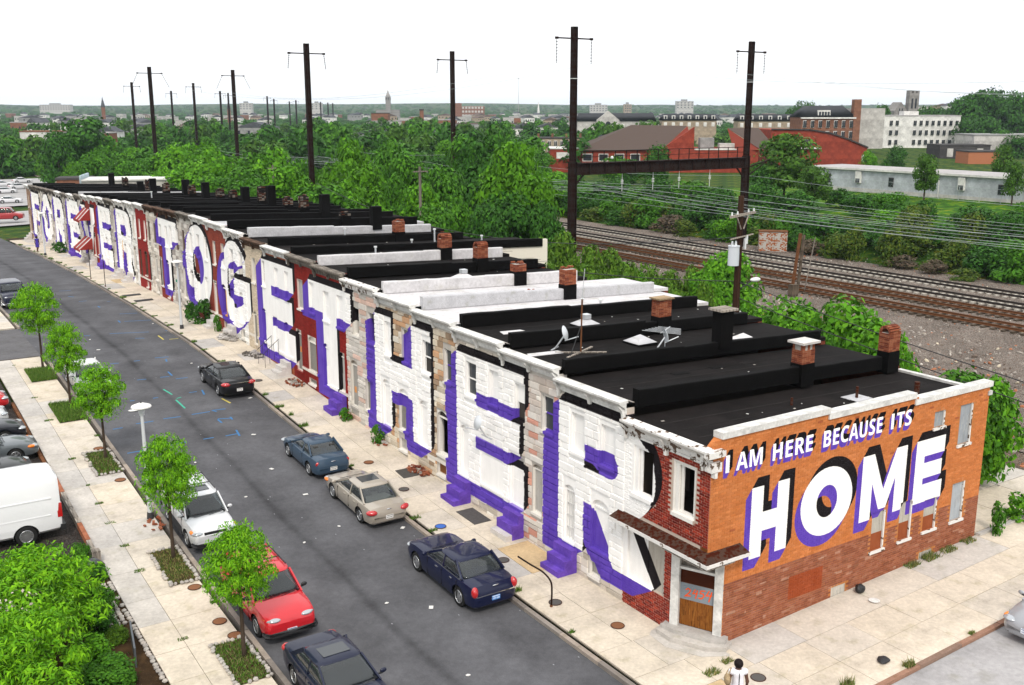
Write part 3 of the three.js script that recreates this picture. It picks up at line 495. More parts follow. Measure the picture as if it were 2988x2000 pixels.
const LETTER_OF = { 0: 'corner', 1: 'the white letter R nearest the corner shop', 2: 'the right edge of the last E', 3: 'the white letter E with two purple stoops', 4: 'right leg of the letter H', 5: 'left leg of the letter H', 6: 'the gap between T and H', 7: 'the narrow T stem and purple stoop', 8: 'the left arm of T', 9: 'the E beside the iron stair rail', 10: 'the purple edge of that E', 11: 'the right curl of the letter G', 12: 'the left side of the letter G', 13: 'the right side of the middle O', 14: 'the left side of the middle O', 15: 'the gap right of the letter T in TO', 16: 'the stem of T in TO', 17: 'the gap left of T in TO', 18: 'two white shuttered windows and no lettering', 19: 'the leg of the R ending the first word', 20: 'the stem of the R ending the first word', 21: 'the gap between E and R', 22: 'the second E of the first word', 23: 'the dark red strip right of the awnings', 24: 'the letter V and two red awnings', 25: 'the gap left of the awnings', 26: 'the first E of the first word', 27: 'the stem of the first E', 28: 'the leg of the first R', 29: 'the stem of the first R', 30: 'the gap between O and R', 31: 'the right half of the first O', 32: 'the left half of the first O', 33: 'the arms of the letter F', 34: 'the stem of F at the far end' };
function roofAndBox(h, root) { // roof, fire wall on the near side, party walls, back wall
  const yf = h.top - 0.04, yb = h.top - 0.55, D = h.long ? 16.8 : h.i > 5 && h.i < 9 ? 11.7 : DEEP + (h.i === 0 ? 0 : hash2(h.i, 5) * 0.7), s0 = h.s0, s1 = h.s1;
  const rt = (x) => lerp(yf, yb, x / DEEP);
  const quad = (x0, x1, za, zb, dy) => poly([[x0, rt(x0) + dy, za], [x1, rt(x1) + dy, za], [x1, rt(x1) + dy, zb], [x0, rt(x0) + dy, zb]], [[0, 3, 2], [0, 2, 1]].map((t) => [t[0], t[2], t[1]]));
  const rg = slabFrom([[-0.02, rt(0), -s0], [D, rt(D), -s0], [D, rt(D), -s1], [-0.02, rt(0), -s1]], 0.15); const roof = part('roof', rg, M[h.roof], root);
  part('back_wall', box(D - 0.25, D - 0.002, h.yg - 1, rt(D) - 0.16, -s1 + 0.002, -s0 - 0.002), h.long ? M.siding : M.brick[2], root);
  if (h.long) part('siding_wall', box(11.5, D + 0.02, 1.2, rt(13) + 0.12, -s0 - 0.2, -s0 + 0.03), M.siding, root);
  part('party_wall', box(0.31, D - 0.26, h.yg - 1, rt(D) - 0.2, -s1 + 0.01, -s1 + 0.14), M.innerWall, root);
  part('floor', box(0.31, D - 0.26, h.yg + 2.95, h.yg + 3.1, -s1 + 0.145, -s0 - 0.015), M.innerWall, root);
  if (h.i > 0) { // fire wall, in two or three lengths that step down
    const wob = hash2(h.i, 9), x0 = 0.18 + 0.25 * wob, cuts = [x0, lerp(4.5, 8, hash2(h.i, 11)), D - 0.4 - wob * 1.2], hs = [0.30 + 0.10 * wob, 0.25 + 0.09 * hash2(h.i, 4)]; const th = 0.13 + 0.04 * wob;
    for (let k = 0; k < 2; k++) { const a = cuts[k], b = cuts[k + 1] + (k ? 0 : 0.002), yA = rt(a) + hs[k] + 0.02 * k, yB = rt(b) + hs[k] + 0.02 * k;
      const n = 10, top = [], gs = []; const pts = []; for (let i = 0; i <= n; i++) { const t = i / n, xx = lerp(a, b, t), yy = lerp(yA, yB, t) + 0.03 * (vnoise(xx * 1.7, h.i * 9) - 0.5); pts.push([xx, yy]); }
      const shp = new THREE.Shape([...pts.map((p) => new THREE.Vector2(...p)), new THREE.Vector2(b, rt(b) - 0.12), new THREE.Vector2(a, rt(a) - 0.12)]);
      const g = new THREE.ExtrudeGeometry(shp, { depth: th * 2 - 0.08, bevelEnabled: true, bevelThickness: 0.04, bevelSize: 0.05, bevelSegments: 2 }); g.translate(0, 0, -s0 - th + 0.04); part('fire_wall', metric(g), M[h.fw], root); }
  }
  return { rt, roof, D };
}
const LOOK = { whitePaint: 'white cornice', peeling: 'peeling white cornice', greyWood: 'weathered grey cornice', brownWood: 'brown cornice' };
for (const h of HOUSES) {
  if (h.i === 0) continue;
  const q = stripOf(h.s0 + 0.01), x = q.x, root = thing('row_house', '', 'house', [0, 0, 0], 0, 'painted row houses');
  const what = h.style === 'brick' ? (h.paint[0] > 190 ? 'beige brick' : 'red brick') : houseWord[h.tint];
  tag(root, `${what} row house carrying ${LETTER_OF[h.i]}`, 'house', 'painted row houses');
  const base = h.style === 'brick' ? h.paint : [176, 170, 162]; x.fillStyle = rgb(base); x.fillRect(h.s0, -1, h.w, 10.4);
  if (h.style === 'brick') { for (let k = 0; k < 900; k++) { x.fillStyle = rgb(base, rr(0.82, 1.16)); x.fillRect(rr(h.s0, h.s1 - 0.2), Math.round(rr(h.yg, h.top) / 0.075) * 0.075, 0.2, 0.06); } x.fillStyle = rgb(base, 0.72); for (let y = h.yg; y < h.top; y += 0.075) x.fillRect(h.s0, y, h.w, 0.008); }
  // front wall with its openings
  const sh = new THREE.Shape([[h.s0, h.yg - 0.5], [h.s1, h.yg - 0.5], [h.s1, h.top - 0.05], [h.s0, h.top - 0.05]].map((p) => new THREE.Vector2(...p)));
  for (const o of h.open) { const p = new THREE.Path(); openingPath(p, o); sh.holes.push(p); }
  part('front_wall', onFacade(new THREE.ExtrudeGeometry(sh, { depth: 0.3, bevelEnabled: false }), q), q.mat, root);
  if (h.style === 'formstone') stones(h, q, root, TINT[h.tint], h.open, h.yg - 0.1, h.top - 0.5);
  if (h.i % 2 === 0 || h.style === 'brick') { x.fillStyle = '#cfc9bf'; x.fillRect(h.s0, h.yg + 0.78, h.w, 0.16); part('belt_course', onFacade(fbox(h.s0 + 0.012, h.open[3][0] - 0.05, h.yg + 0.80, h.yg + 0.94, -0.055, 0), q), q.mat, root); }
  for (const o of h.open) framed(h, q, root, o);
  cornice(h, root, M[h.cornice], h.s0, h.s1, h.top + 0.02);
  const { rt } = roofAndBox(h, root);
  if (h.steps) { const d = h.open.find((o) => o[2] < h.yg + 1.15 && o[3] - o[2] > 1.7) ?? h.open[3]; stoop(root, (d[0] + d[1]) / 2, 1.05, h.yg, d[2] - 0.12, h.steps); if (h.i === 2) { } }
  h.root = root; h.rt = rt;
}
// chimneys on the fire walls
[[1, 7.95, 'brickcap'], [1, 12.7, 'arch'], [2, 7.55, 'blackcap'], [3, 7.6, 'woodcap'], [5, 7.9, 'rough'], [6, 7.5, 'stump'], [7, 7.6, 'arch'], [8, 7.5, 'arch'], [10, 8.4, 'rough'], [11, 8.6, 'black'], [12, 8, 'stump'], [13, 8.1, 'black'], [14, 7.9, 'rough'], [15, 8, 'rough'], [16, 7.8, 'black'], [17, 8.2, 'arch'], [18, 7.9, 'black'], [19, 8, 'rough'], [20, 8, 'rough'], [21, 7.8, 'black'], [22, 7.6, 'rough'], [23, 8, 'black'], [25, 8, 'rough'], [26, 7.6, 'black'], [27, 8, 'rough'], [28, 8, 'black'], [30, 8, 'rough'], [32, 8, 'black']].forEach(([i, x, k]) => chimney(HOUSES[i].root, x, HOUSES[i].s0, HOUSES[i].rt(x) + 0.3, k));
// ------------------------------------------------------------------ the corner house, its painted side wall and shop front
{
  const h = HOUSES[0], q = STRIPS[0], x = q.x, root = thing('corner_house', 'corner brick house with the side wall lettered I AM HERE BECAUSE ITS HOME', 'house', [0, 0, 0], 0, 'painted row houses');
  h.root = root; const yg = -0.2, top = 6.34;
  // street front
  x.fillStyle = '#b8aca0'; x.fillRect(0, -1, h.s1, 10.4);
  const ups = [[0.72, 1.22, 4.12, 5.55, 'open'], [2.52, 3.06, 4.1, 5.52, 'open']];
  const sh = new THREE.Shape([[0, 2.95], [h.s1, 2.95], [h.s1, top - 0.02], [0, top - 0.02]].map((p) => new THREE.Vector2(...p)));
  for (const o of ups) { const p = new THREE.Path(); openingPath(p, [o[0] - 0.12, o[1] + 0.28, o[2] - 0.08, o[3] + 0.08]); sh.holes.push(p); }
  part('front_wall', onFacade(new THREE.ExtrudeGeometry(sh, { depth: 0.3, bevelEnabled: false }), q), q.mat, root);
  // shop front: brick foot, boarded panels, pier
  part('shop_base', onFacade(fbox(1.46, h.s1, yg - 0.3, 1.12, 0.012, 0.3), q), q.mat, root);
  part('pier', onFacade(fbox(1.46, 1.8, 1.121, 2.949, 0.012, 0.3), q), q.mat, root);
  x.fillStyle = '#dcdad6'; x.fillRect(3.5, 1.1, 0.3, 1.9); part('shop_post', onFacade(fbox(3.54, h.s1, 1.121, 2.949, 0.0, 0.25), q), q.mat, root);
  [[1.805, 2.62, 0.10], [2.63, 3.535, 0.09]].forEach(([a, b, d], k) => { const c = k ? [226, 226, 224] : [172, 166, 156]; x.fillStyle = rgb(c); x.fillRect(a, 1.1, b - a, 1.9); for (let n = 0; n < 90; n++) { x.globalAlpha = 0.45; x.fillStyle = rgb(c, rr(0.7, 1.12)); x.fillRect(rr(a, b - 0.02), rr(1.1, 2.6), rr(0.006, 0.025), rr(0.15, 0.6)); } x.globalAlpha = 1; part('shop_board', onFacade(fbox(a, b, 1.122, 2.948, d, d + 0.03), q), q.mat, root); });
  for (const o of ups) { const w = [o[0] - 0.12, o[1] + 0.28, o[2] - 0.08, o[3] + 0.08], f = 0.10; x.fillStyle = '#dddad4'; x.fillRect(w[0], w[2], w[1] - w[0], w[3] - w[2]);
    const win = part('window', [fbox(w[0], w[0] + f, w[2], w[3], 0.05, 0.2), fbox(w[1] - f * 1.6, w[1], w[2], w[3], 0.05, 0.2), fbox(w[0] + f, w[1] - f * 1.6, w[3] - f, w[3], 0.05, 0.2), fbox(w[0] + f, w[1] - f * 1.6, w[2], w[2] + 0.06, 0.05, 0.2)].map((g) => onFacade(g, q)), q.mat, root);
    part('sash_bar', onFacade(fbox(w[1] - f * 1.6 - 0.13, w[1] - f * 1.6 - 0.02, w[2] + 0.06, w[3] - f, 0.12, 0.16), q), q.mat, win); part('sill', onFacade(fbox(w[0] - 0.06, w[1] + 0.06, w[2] - 0.12, w[2] - 0.002, -0.07, 0.1), q), q.mat, win); part('blind_panel', onFacade(fbox(w[0], w[1], w[2], w[3], 1.5, 1.52), q), M.void, win); }
  // bricks: [along, up] courses skipping the openings; the ones by the corner are single, the rest one body of brickwork
  const single2 = [], bulk = [];
  function courses(a0, a1, y0, y1, skip, emit) { let r = Math.round(y0 / 0.077); for (let y = y0; y < y1 - 0.04; y += 0.077, r++) { let a = a0 - (r % 2 ? 0.105 : 0); while (a < a1 - 0.03) { const b = Math.min(a + 0.205, a1), aa = Math.max(a, a0); if (b - aa > 0.04 && !skip.some((o) => aa < o[1] && b > o[0] && y < o[3] && y + 0.068 > o[2])) emit(aa, b, y, y + 0.068); a += 0.215; } } }
  const skips = ups.map((o) => [o[0] - 0.15, o[1] + 0.31, o[2] - 0.22, o[3] + 0.11]);
  x.fillStyle = '#b7a79a'; x.fillRect(0, 2.9, h.s1, 3.6);
  const redOnes = [[132, 44, 32], [118, 38, 28], [146, 52, 36], [106, 34, 27]];
  const paintBrick = (a, b, y, y2) => { x.fillStyle = rgb(pick(redOnes), rr(0.86, 1.12)); x.fillRect(a, y, b - a, y2 - y); };
  x.fillStyle = '#dddad4'; for (const o of ups) x.fillRect(o[0] - 0.14, o[2] - 0.2, o[1] - o[0] + 0.44, o[3] - o[2] + 0.3);
  const emitFront = (a, b, y, y2) => { paintBrick(a, b, y, y2); const g = onFacade(stoneGeo(a, b, y, y2, 0.012, 0.004), q); (y > 4.2 && a < 1.75 && single2.length < 300 ? single2 : bulk).push(g); };
  courses(0.0, h.s1, 3.36, 5.86, skips, emitFront);
  courses(0.35, 1.75, 5.93, 6.2, [], emitFront); courses(1.9, 3.6, 5.93, 6.2, [], emitFront);
  x.fillStyle = '#b7a79a'; x.fillRect(1.46, -0.4, h.s1 - 1.46, 1.52); x.fillRect(1.46, -0.4, 0.34, 3.4);
  const emitLow = (a, b, y, y2) => { paintBrick(a, b, y, y2); bulk.push(onFacade(stoneGeo(a, b, y, y2, 0.012, 0.004), q, 0.012)); };
  courses(1.46, h.s1, -0.2, 1.1, [], emitLow); courses(1.46, 1.8, 1.13, 2.9, [], emitLow);
  for (const g of single2) part('brick', g, q.mat, root); part('brickwork', bulk, q.mat, root).userData.kind = 'stuff';
  // brick bands under the cornice, white frieze and brackets
  part('frieze', [box(-0.05, 0.0, 5.85, 5.925, -h.s1 + 0.005, 0.05), box(-0.05, 0.30, 5.85, 5.925, 0.005, 0.05)], M.peeling, root);
  cornice(h, root, M.peeling, -0.02, h.s1, top + 0.02);
  part('corner_block', [box(-0.12, 0.28, 5.72, 6.0, -0.14, 0.14), box(-0.30, 0.34, 6.18, 6.36, 0.0, 0.22), box(0.0, 0.10, 5.55, 5.72, 0.0, 0.16)], M.peeling, root);
  for (const s of [0.28, 1.82]) part('bracket', box(-0.12, 0.0, 5.7, 6.2, -s - 0.06, -s + 0.06), M.peeling, root);
  // side wall: own print, bricks in front of it
  const SW = 13.46, ppm = 148, cv = document.createElement('canvas'); cv.width = Math.round(SW * ppm); cv.height = Math.round(7.4 * ppm); const c = cv.getContext('2d'); c.scale(ppm, -ppm); c.translate(0, -7.0); // metres: x, y from -0.4 to 7
  c.fillStyle = '#ae7040'; c.fillRect(0, -0.4, SW, 7.4);
  const lowEdge = (xx) => 2.03 + 0.005 * xx;
  const sk = [[10.32, 10.9, 5.2, 5.75, 0], [11.78, 12.5, 4.32, 5.75, 0], [7.42, 8.1, 1.42, 2.78, 1], [8.86, 9.52, 1.45, 2.82, 1], [10.2, 10.92, 1.48, 2.62, 1], [11.76, 12.48, 1.48, 2.88, 2], [5.6, 6.3, 0.14, 0.62, 3], [10.16, 10.88, 0.36, 0.7, 3]];
  const sideBulk = [], sideSingle = [];
  const setUV = (g0) => { const g = g0.index ? g0.toNonIndexed() : g0, p = g.attributes.position, uv = new Float32Array(p.count * 2); for (let i = 0; i < p.count; i++) { uv[i * 2] = p.getX(i) / SW; uv[i * 2 + 1] = (p.getY(i) + 0.4) / 7.4; } g.setAttribute('uv', new THREE.BufferAttribute(uv, 2)); return g; };
  const sidebrick = (a, b, y, y2) => { const d = 0.007, i = 0.003, e = rr(-0.002, 0.002), A = [[a, y, 0], [b, y, 0], [b, y2, 0], [a, y2, 0]], F = [[a + i, y + i, d + e], [b - i, y + i, d + e], [b - i, y2 - i, d + e], [a + i, y2 - i, d + e]], t = [F[0], F[1], F[2], F[0], F[2], F[3]]; for (let k = 0; k < 4; k++) { const n = (k + 1) % 4; t.push(A[k], A[n], F[n], A[k], F[n], F[k]); } return setUV(poly(t)); };
  const capY = (xx) => (xx < 4.88 ? 6.62 : xx < 9.15 ? 6.44 : 6.2);
  const ok = (a, y) => !(y < 2.98 && a < 0.72) && y < capY(a) - 0.02 && y > 0.034 * a - 0.18;
  let rI = 0; for (let y = -0.16; y < 6.6; y += 0.077, rI++) { let a = rI % 2 ? -0.105 : 0; while (a < 13.4) { const A0 = Math.max(a, y < 2.98 ? 0.72 : 0.0), B0 = Math.min(a + 0.205, 13.4); a += 0.215; if (B0 - A0 < 0.04 || !ok(A0, y)) continue; if (sk.some((o) => A0 < o[1] && B0 > o[0] && y < o[3] && y + 0.07 > o[2])) continue;
    const low = y < lowEdge(A0), k = rnd(), base = low ? [[132, 80, 62], [138, 86, 66], [126, 75, 58], [142, 92, 74]][Math.floor(rnd() * 4)] : [[184, 112, 64], [180, 108, 60], [190, 118, 70], [182, 110, 63]][Math.floor(rnd() * 4)];
    c.fillStyle = !low && k > 0.994 ? '#9a5636' : rgb(base, rr(0.95, 1.05)); c.fillRect(A0, y, B0 - A0, 0.068); const g = sidebrick(A0, B0, y, y + 0.068); (A0 < 2.0 && y > 3.6 && y < 5.9 && sideSingle.length < 270 ? sideSingle : sideBulk).push(g); } }
  // mortar lines of the lower, unpainted courses and paint slips
  for (let k = 0; k < 260; k++) { c.globalAlpha = rr(0.12, 0.35); c.fillStyle = pick(['#6d4636', '#b08a74', '#d8c8b8', '#5e3a2c']); c.fillRect(rr(0.8, 13.2), rr(0, 1.95), rr(0.05, 0.4), rr(0.03, 0.12)); } c.globalAlpha = 1;
  c.fillStyle = '#8e4426'; c.fillRect(3.55, 0.78, 1.56, 0.77); for (let k = 0; k < 30; k++) { c.globalAlpha = 0.25; c.fillStyle = pick(['#7c3a20', '#a05030']); c.fillRect(rr(3.55, 4.9), rr(0.78, 1.5), rr(0.1, 0.3), 0.05); } c.globalAlpha = 1;
  // the lettering: black to the upper right, purple to the lower left, white faces
  const HL = { H: [1.70, 3.30], O: [3.87, 6.28], M: [6.72, 8.98], E: [9.48, 11.05] };
  const wall = new THREE.Shape(); wall.moveTo(0.72, -0.4); wall.lineTo(13.4, 0.1); wall.lineTo(13.4, 6.2); wall.lineTo(9.15, 6.2); wall.lineTo(9.15, 6.44); wall.lineTo(4.88, 6.44); wall.lineTo(4.88, 6.62); wall.lineTo(0.36, 6.62); wall.lineTo(0.0, 6.3); wall.lineTo(0.0, 2.95); wall.lineTo(0.72, 2.95); wall.closePath();
  for (const o of sk) { const p = new THREE.Path(); p.moveTo(o[0], o[2]); p.lineTo(o[1], o[2]); p.lineTo(o[1], o[3]); p.lineTo(o[0], o[3]); p.closePath(); wall.holes.push(p); }
  for (const o of sk) { const cs = ['#8f9499', '#a9a49a', '#9da3a8', '#b8b2a8'][o[4]]; c.fillStyle = cs; c.fillRect(o[0], o[2], o[1] - o[0], o[3] - o[2]); for (let k = 0; k < 60; k++) { c.globalAlpha = 0.3; c.fillStyle = pick(['#777', '#bbb', '#998f80', '#cfc8bc']); c.fillRect(rr(o[0], o[1] - 0.02), rr(o[2], o[3] - 0.2), rr(0.006, 0.03), rr(0.05, 0.4)); } c.globalAlpha = 1; if (o[4] === 1) { c.fillStyle = '#8a4a2c'; c.fillRect(o[0], o[2], o[1] - o[0], (o[3] - o[2]) * 0.44); } }
  paintWord(c, 'HOME', HL, 2.6, 4.86, 0.62, [-0.24, -0.31], [0.22, 0.29]);
  c.save(); c.font = 'bold 74px sans-serif'; c.textBaseline = 'alphabetic'; const words = [['I', 0.56, 0.15], ['AM', 0.98, 1.14], ['HERE', 2.42, 1.86], ['BECAUSE', 4.66, 2.92], ['I', 7.98, 0.14], ['TS', 8.24, 0.84]];
  for (const [w, x0, wd] of words) { const m = c.measureText(w).width, put = (dx, dy, col) => { c.save(); c.translate(x0 + dx, 5.56 + dy); c.scale(wd / m, -0.01); c.fillStyle = col; if (w === 'I') c.fillRect(0, -53, m, 53); else c.fillText(w, 0, 0); c.restore(); }; for (let k = 14; k >= 1; k--) put(0.12 * k / 14, 0.15 * k / 14, '#141012'); for (let k = 14; k >= 1; k--) put(-0.09 * k / 14, -0.15 * k / 14, '#5d43a8'); put(0, 0, '#f6f5f3'); }
  c.restore();
  grime(cv, 9, 11);
  const st = new THREE.CanvasTexture(cv); st.colorSpace = THREE.SRGBColorSpace; const sm = mat([1, 1, 1], 0.85, { map: st });
  const wg = setUV(new THREE.ExtrudeGeometry(wall, { depth: 0.3, bevelEnabled: false }).translate(0, 0, -0.3)); part('side_wall', wg, sm, root);
  for (const g of sideSingle) part('brick', g, sm, root); part('side_brickwork', sideBulk, sm, root).userData.kind = 'stuff';
  for (const o of sk) { const w = part(o[4] === 3 ? 'cellar_window' : 'boarded_window', setUV(box(o[0], o[1], o[2], o[3], -0.12, o[4] === 3 ? -0.02 : -0.06)), sm, root); if (o[4] !== 3) { part('sill', box(o[0] - 0.06, o[1] + 0.05, o[2] - 0.09, o[2] - 0.003, -0.05, 0.06), M.peeling, w); part('jamb', box(o[1] - 0.06, o[1] - 0.002, o[2], o[3], -0.05, 0.006), M.peeling, w); } }
  // stepped white coping
  for (const [a, b, y] of [[0.34, 4.9, 6.62], [4.86, 9.16, 6.44], [9.13, 13.5, 6.2]]) part('coping', box(a, b, y, y + 0.19, -0.32, 0.06), M.whitePaint, root);
  // roof and back
  const rt = (xx) => lerp(6.36, 5.95, xx / DEEP); h.rt = rt; h.top = 6.36;
  part('roof', slabFrom([[-0.02, rt(0), -0.3], [DEEP, rt(DEEP), -0.3], [DEEP, rt(DEEP), -h.s1], [-0.02, rt(0), -h.s1]], 0.15), M.tarRoof2, root);
  part('back_wall', box(DEEP - 0.25, DEEP, 0, 5.55, -h.s1 + 0.002, -0.302), M.brick[2], root); part('back_coping', box(DEEP - 0.1, DEEP + 0.12, rt(DEEP) - 0.06, rt(DEEP) + 0.09, -h.s1, 0.05), M.whitePaint, root);
  part('party_wall', box(0.31, DEEP - 0.26, 0, 5.6, -h.s1 + 0.01, -h.s1 + 0.14), M.innerWall, root); part('floor', box(0.31, DEEP - 0.26, 3.02, 3.17, -h.s1 + 0.145, -0.31), M.innerWall, root);
  // canopy over the shop front, running round the corner
  const cano = new THREE.Shape([[0, 0.15], [-0.42, 0.0], [-0.42, -0.09], [-0.36, -0.12], [0, -0.12]].map((p) => new THREE.Vector2(...p)));
  const cg = new THREE.ExtrudeGeometry(cano, { depth: 4.0, bevelEnabled: false }).translate(0, 3.1, -4.0); part('canopy', metric(cg), M.rustDark, root); part('canopy_fascia', box(-0.445, -0.423, 3.0, 3.11, -4.0, 0.42), M.peeling, root);
  const cg2 = new THREE.ExtrudeGeometry(cano, { depth: 1.72, bevelEnabled: false }).rotateY(Math.PI / 2).translate(-0.42, 3.102, 0); part('canopy', metric(cg2), M.rustDark, root); part('canopy_fascia', box(-0.445, 1.3, 3.0, 3.11, 0.423, 0.445), M.peeling, root); part('canopy', poly([[0, 3.25, 0.002], [-0.42, 3.104, 0.42], [-0.42, 3.104, 0], [0, 3.25, 0.002], [0, 3.104, 0.42], [-0.42, 3.104, 0.42]]), M.rustDark, root);
  part('soffit', box(-0.42, 0.72, 2.93, 2.95, -1.46, 0.4), M.paleWood, root);
  // cut-off corner with the door: from (0,-1.46) to (0.72,0)
  const dv = V3(0.72, 0, 1.46), Lc = dv.length(), ang = Math.atan2(-1.46, 0.72); const G2 = new THREE.Group(); G2.name = 'entrance'; G2.position.set(0, 0, -1.46); G2.rotation.y = ang; root.add(G2); // local x runs along the cut, z outwards
  part('door_post', [box(0, 0.26, -0.1, 2.93, -0.2, 0.05), box(Lc - 0.26, Lc, -0.1, 2.93, -0.2, 0.05)], M.whitePaint, G2);
  part('transom_board', box(0.262, Lc - 0.262, 2.34, 2.93, -0.14, -0.09), M.greyWood, G2); part('transom_bar', box(0.262, Lc - 0.262, 2.26, 2.339, -0.16, 0.0), M.whitePaint, G2);
  const dc = document.createElement('canvas'); dc.width = 256; dc.height = 440; const d2 = dc.getContext('2d'); d2.fillStyle = '#7a4a1e'; d2.fillRect(0, 0, 256, 440); for (let k = 0; k < 500; k++) { d2.globalAlpha = 0.35; d2.fillStyle = pick(['#4a2208', '#a06a2c', '#6b3a14', '#2a1204', '#b07c3a']); d2.fillRect(rr(0, 256), rr(0, 440), rr(1, 5), rr(20, 90)); } d2.globalAlpha = 1; d2.fillStyle = '#3c1a0c'; d2.fillRect(0, 0, 256, 110); d2.fillStyle = '#7d858c'; d2.fillRect(0, 112, 256, 128); d2.globalAlpha = 0.3; for (let k = 0; k < 80; k++) { d2.fillStyle = pick(['#666', '#9aa', '#555']); d2.fillRect(rr(0, 256), rr(112, 236), rr(5, 40), 3); } d2.globalAlpha = 1; d2.font = 'bold 92px sans-serif'; d2.fillStyle = '#e8531c'; d2.save(); d2.translate(36, 212); d2.rotate(-0.06); d2.transform(1, 0, -0.2, 1, 0, 0); d2.lineWidth = 9; d2.lineCap = 'round'; d2.strokeStyle = '#e8531c'; for (const st of [[[0, -48], [14, -60], [32, -50], [30, -32], [4, 2], [40, -4]], [[66, -58], [54, -26], [86, -30]], [[82, -54], [80, 6]], [[136, -62], [108, -58], [106, -36], [128, -38], [136, -18], [122, 2], [102, 0]], [[166, -66], [152, -28], [190, -34]], [[186, -60], [178, 14]]]) { d2.beginPath(); st.forEach(([a, b], i) => (i ? d2.lineTo(a, b) : d2.moveTo(a, b))); d2.stroke(); } d2.restore();
  const dt = new THREE.CanvasTexture(dc); dt.colorSpace = THREE.SRGBColorSpace; const dg = new THREE.BoxGeometry(Lc - 0.53, 1.84, 0.05).translate(Lc / 2, 0.42 + 0.92, -0.11); part('boarded_door', dg, mat([1, 1, 1], 0.8, { map: dt }), G2);
  const sc = document.createElement('canvas'); sc.width = 256; sc.height = 110; const s2 = sc.getContext('2d'); s2.fillStyle = '#f4eeee'; s2.fillRect(0, 0, 256, 110); s2.fillStyle = '#c81e1e'; s2.fillRect(8, 8, 240, 40); s2.font = 'bold 40px sans-serif'; s2.fillText('443-722-8212', 10, 92, 236); const stx = new THREE.CanvasTexture(sc); stx.colorSpace = THREE.SRGBColorSpace; part('notice', new THREE.BoxGeometry(0.46, 0.2, 0.012).translate(Lc / 2 + 0.05, 2.56, -0.083), mat([1, 1, 1], 0.7, { map: stx }), G2);
  // steps across the corner
  [[0.40, 0.16, 0.34, 0.15], [0.27, 0.30, 0.62, 0.34], [0.13, 0.55, 0.95, 0.6]].forEach(([y1, ex, out, e2], k) => { const cs = [[-0.02 - ex, y1, -0.1], [-0.10 - ex * 0.6, y1, out * 0.55], [0.25, y1, out], [Lc - 0.25, y1, out], [Lc + 0.1 + ex * 0.6, y1, out * 0.55], [Lc + 0.02 + ex, y1, -0.1]]; part('step', slabFrom(cs.reverse().map((p) => p), 0.13 + (k === 2 ? 0.2 : 0.02)), k ? M.conc[3] : M.conc[4], G2); });
  for (const [px, ps, hh, r] of [[5.8, 2.27, 0.25, 0.045], [8.5, 1.8, 0.42, 0.05], [10.5, 0.9, 0.55, 0.09]]) part('vent_pipe', cyl(r, r, hh, px, rt(px), -ps), M.rustDark, root);
  part('flashing', box(8.1, 8.9, rt(8.5) + 0.004, rt(8.5) + 0.03, -2.15, -1.45), M.silverRoof, root);
}
// ------------------------------------------------------------------ FOREVER TOGETHER painted along the row: [letter, s of the left side, s of the right side, foot, head]
[['R', 7.26, 2.3, 1.08, 6.12], ['E', 14.2, 9.4, 1.3, 6.45], ['H', 21.58, 16.35, 1.62, 6.76], ['T', 29.35, 24.1, 1.93, 7.2], ['E', 36.25, 31.45, 2.27, 7.45], ['G', 43.76, 38.4, 2.57, 7.93], ['O', 51.3, 45.7, 2.77, 8.2], ['T', 58.3, 53.35, 2.75, 7.88],
  ['R', 71.8, 66.7, 2.18, 7.5], ['E', 79.1, 74.1, 1.92, 7.22], ['V', 86.8, 80.9, 1.6, 6.72], ['E', 93.9, 88.4, 1.48, 6.78], ['R', 101.6, 96.2, 1.1, 6.45], ['O', 109.4, 103.8, 0.93, 6.4], ['F', 116.7, 111.3, 0.85, 5.98]].forEach(([ch, a, b, y0, y1]) => {
  for (const q of STRIPS) { if (b > q.b + 2 || a < q.a - 2) continue; const c = q.x; c.save(); c.scale(-1, 1); paintWord(c, ch, { [ch]: [-a, -b] }, y0, y1, 0, [-0.92, -0.56], [0.30, 0.32]); c.restore(); }
});
{ // patches of fresh boarding and rust-coloured sprayed marks over the print
  for (const [s, y, w, hh, col] of [[24.0, 2.35, 0.25, 0.3, '#d08848'], [30.9, 3.0, 0.2, 0.3, '#d8803c'], [42.9, 2.9, 0.28, 1.7, '#d9a050'], [70.0, 3.3, 0.25, 1.6, '#d9a050'], [84.6, 2.2, 0.3, 1.5, '#d9a050'], [101.8, 1.9, 0.3, 2.0, '#c99a5a'], [113.2, 1.8, 0.3, 2.2, '#c99a5a']]) { const q = stripOf(s); q.x.globalAlpha = 0.85; q.x.fillStyle = col; q.x.fillRect(s, y, w, hh); q.x.globalAlpha = 1; }
  for (const q of STRIPS) { grime(q.c, 7, 13); q.tex.needsUpdate = true; }
}
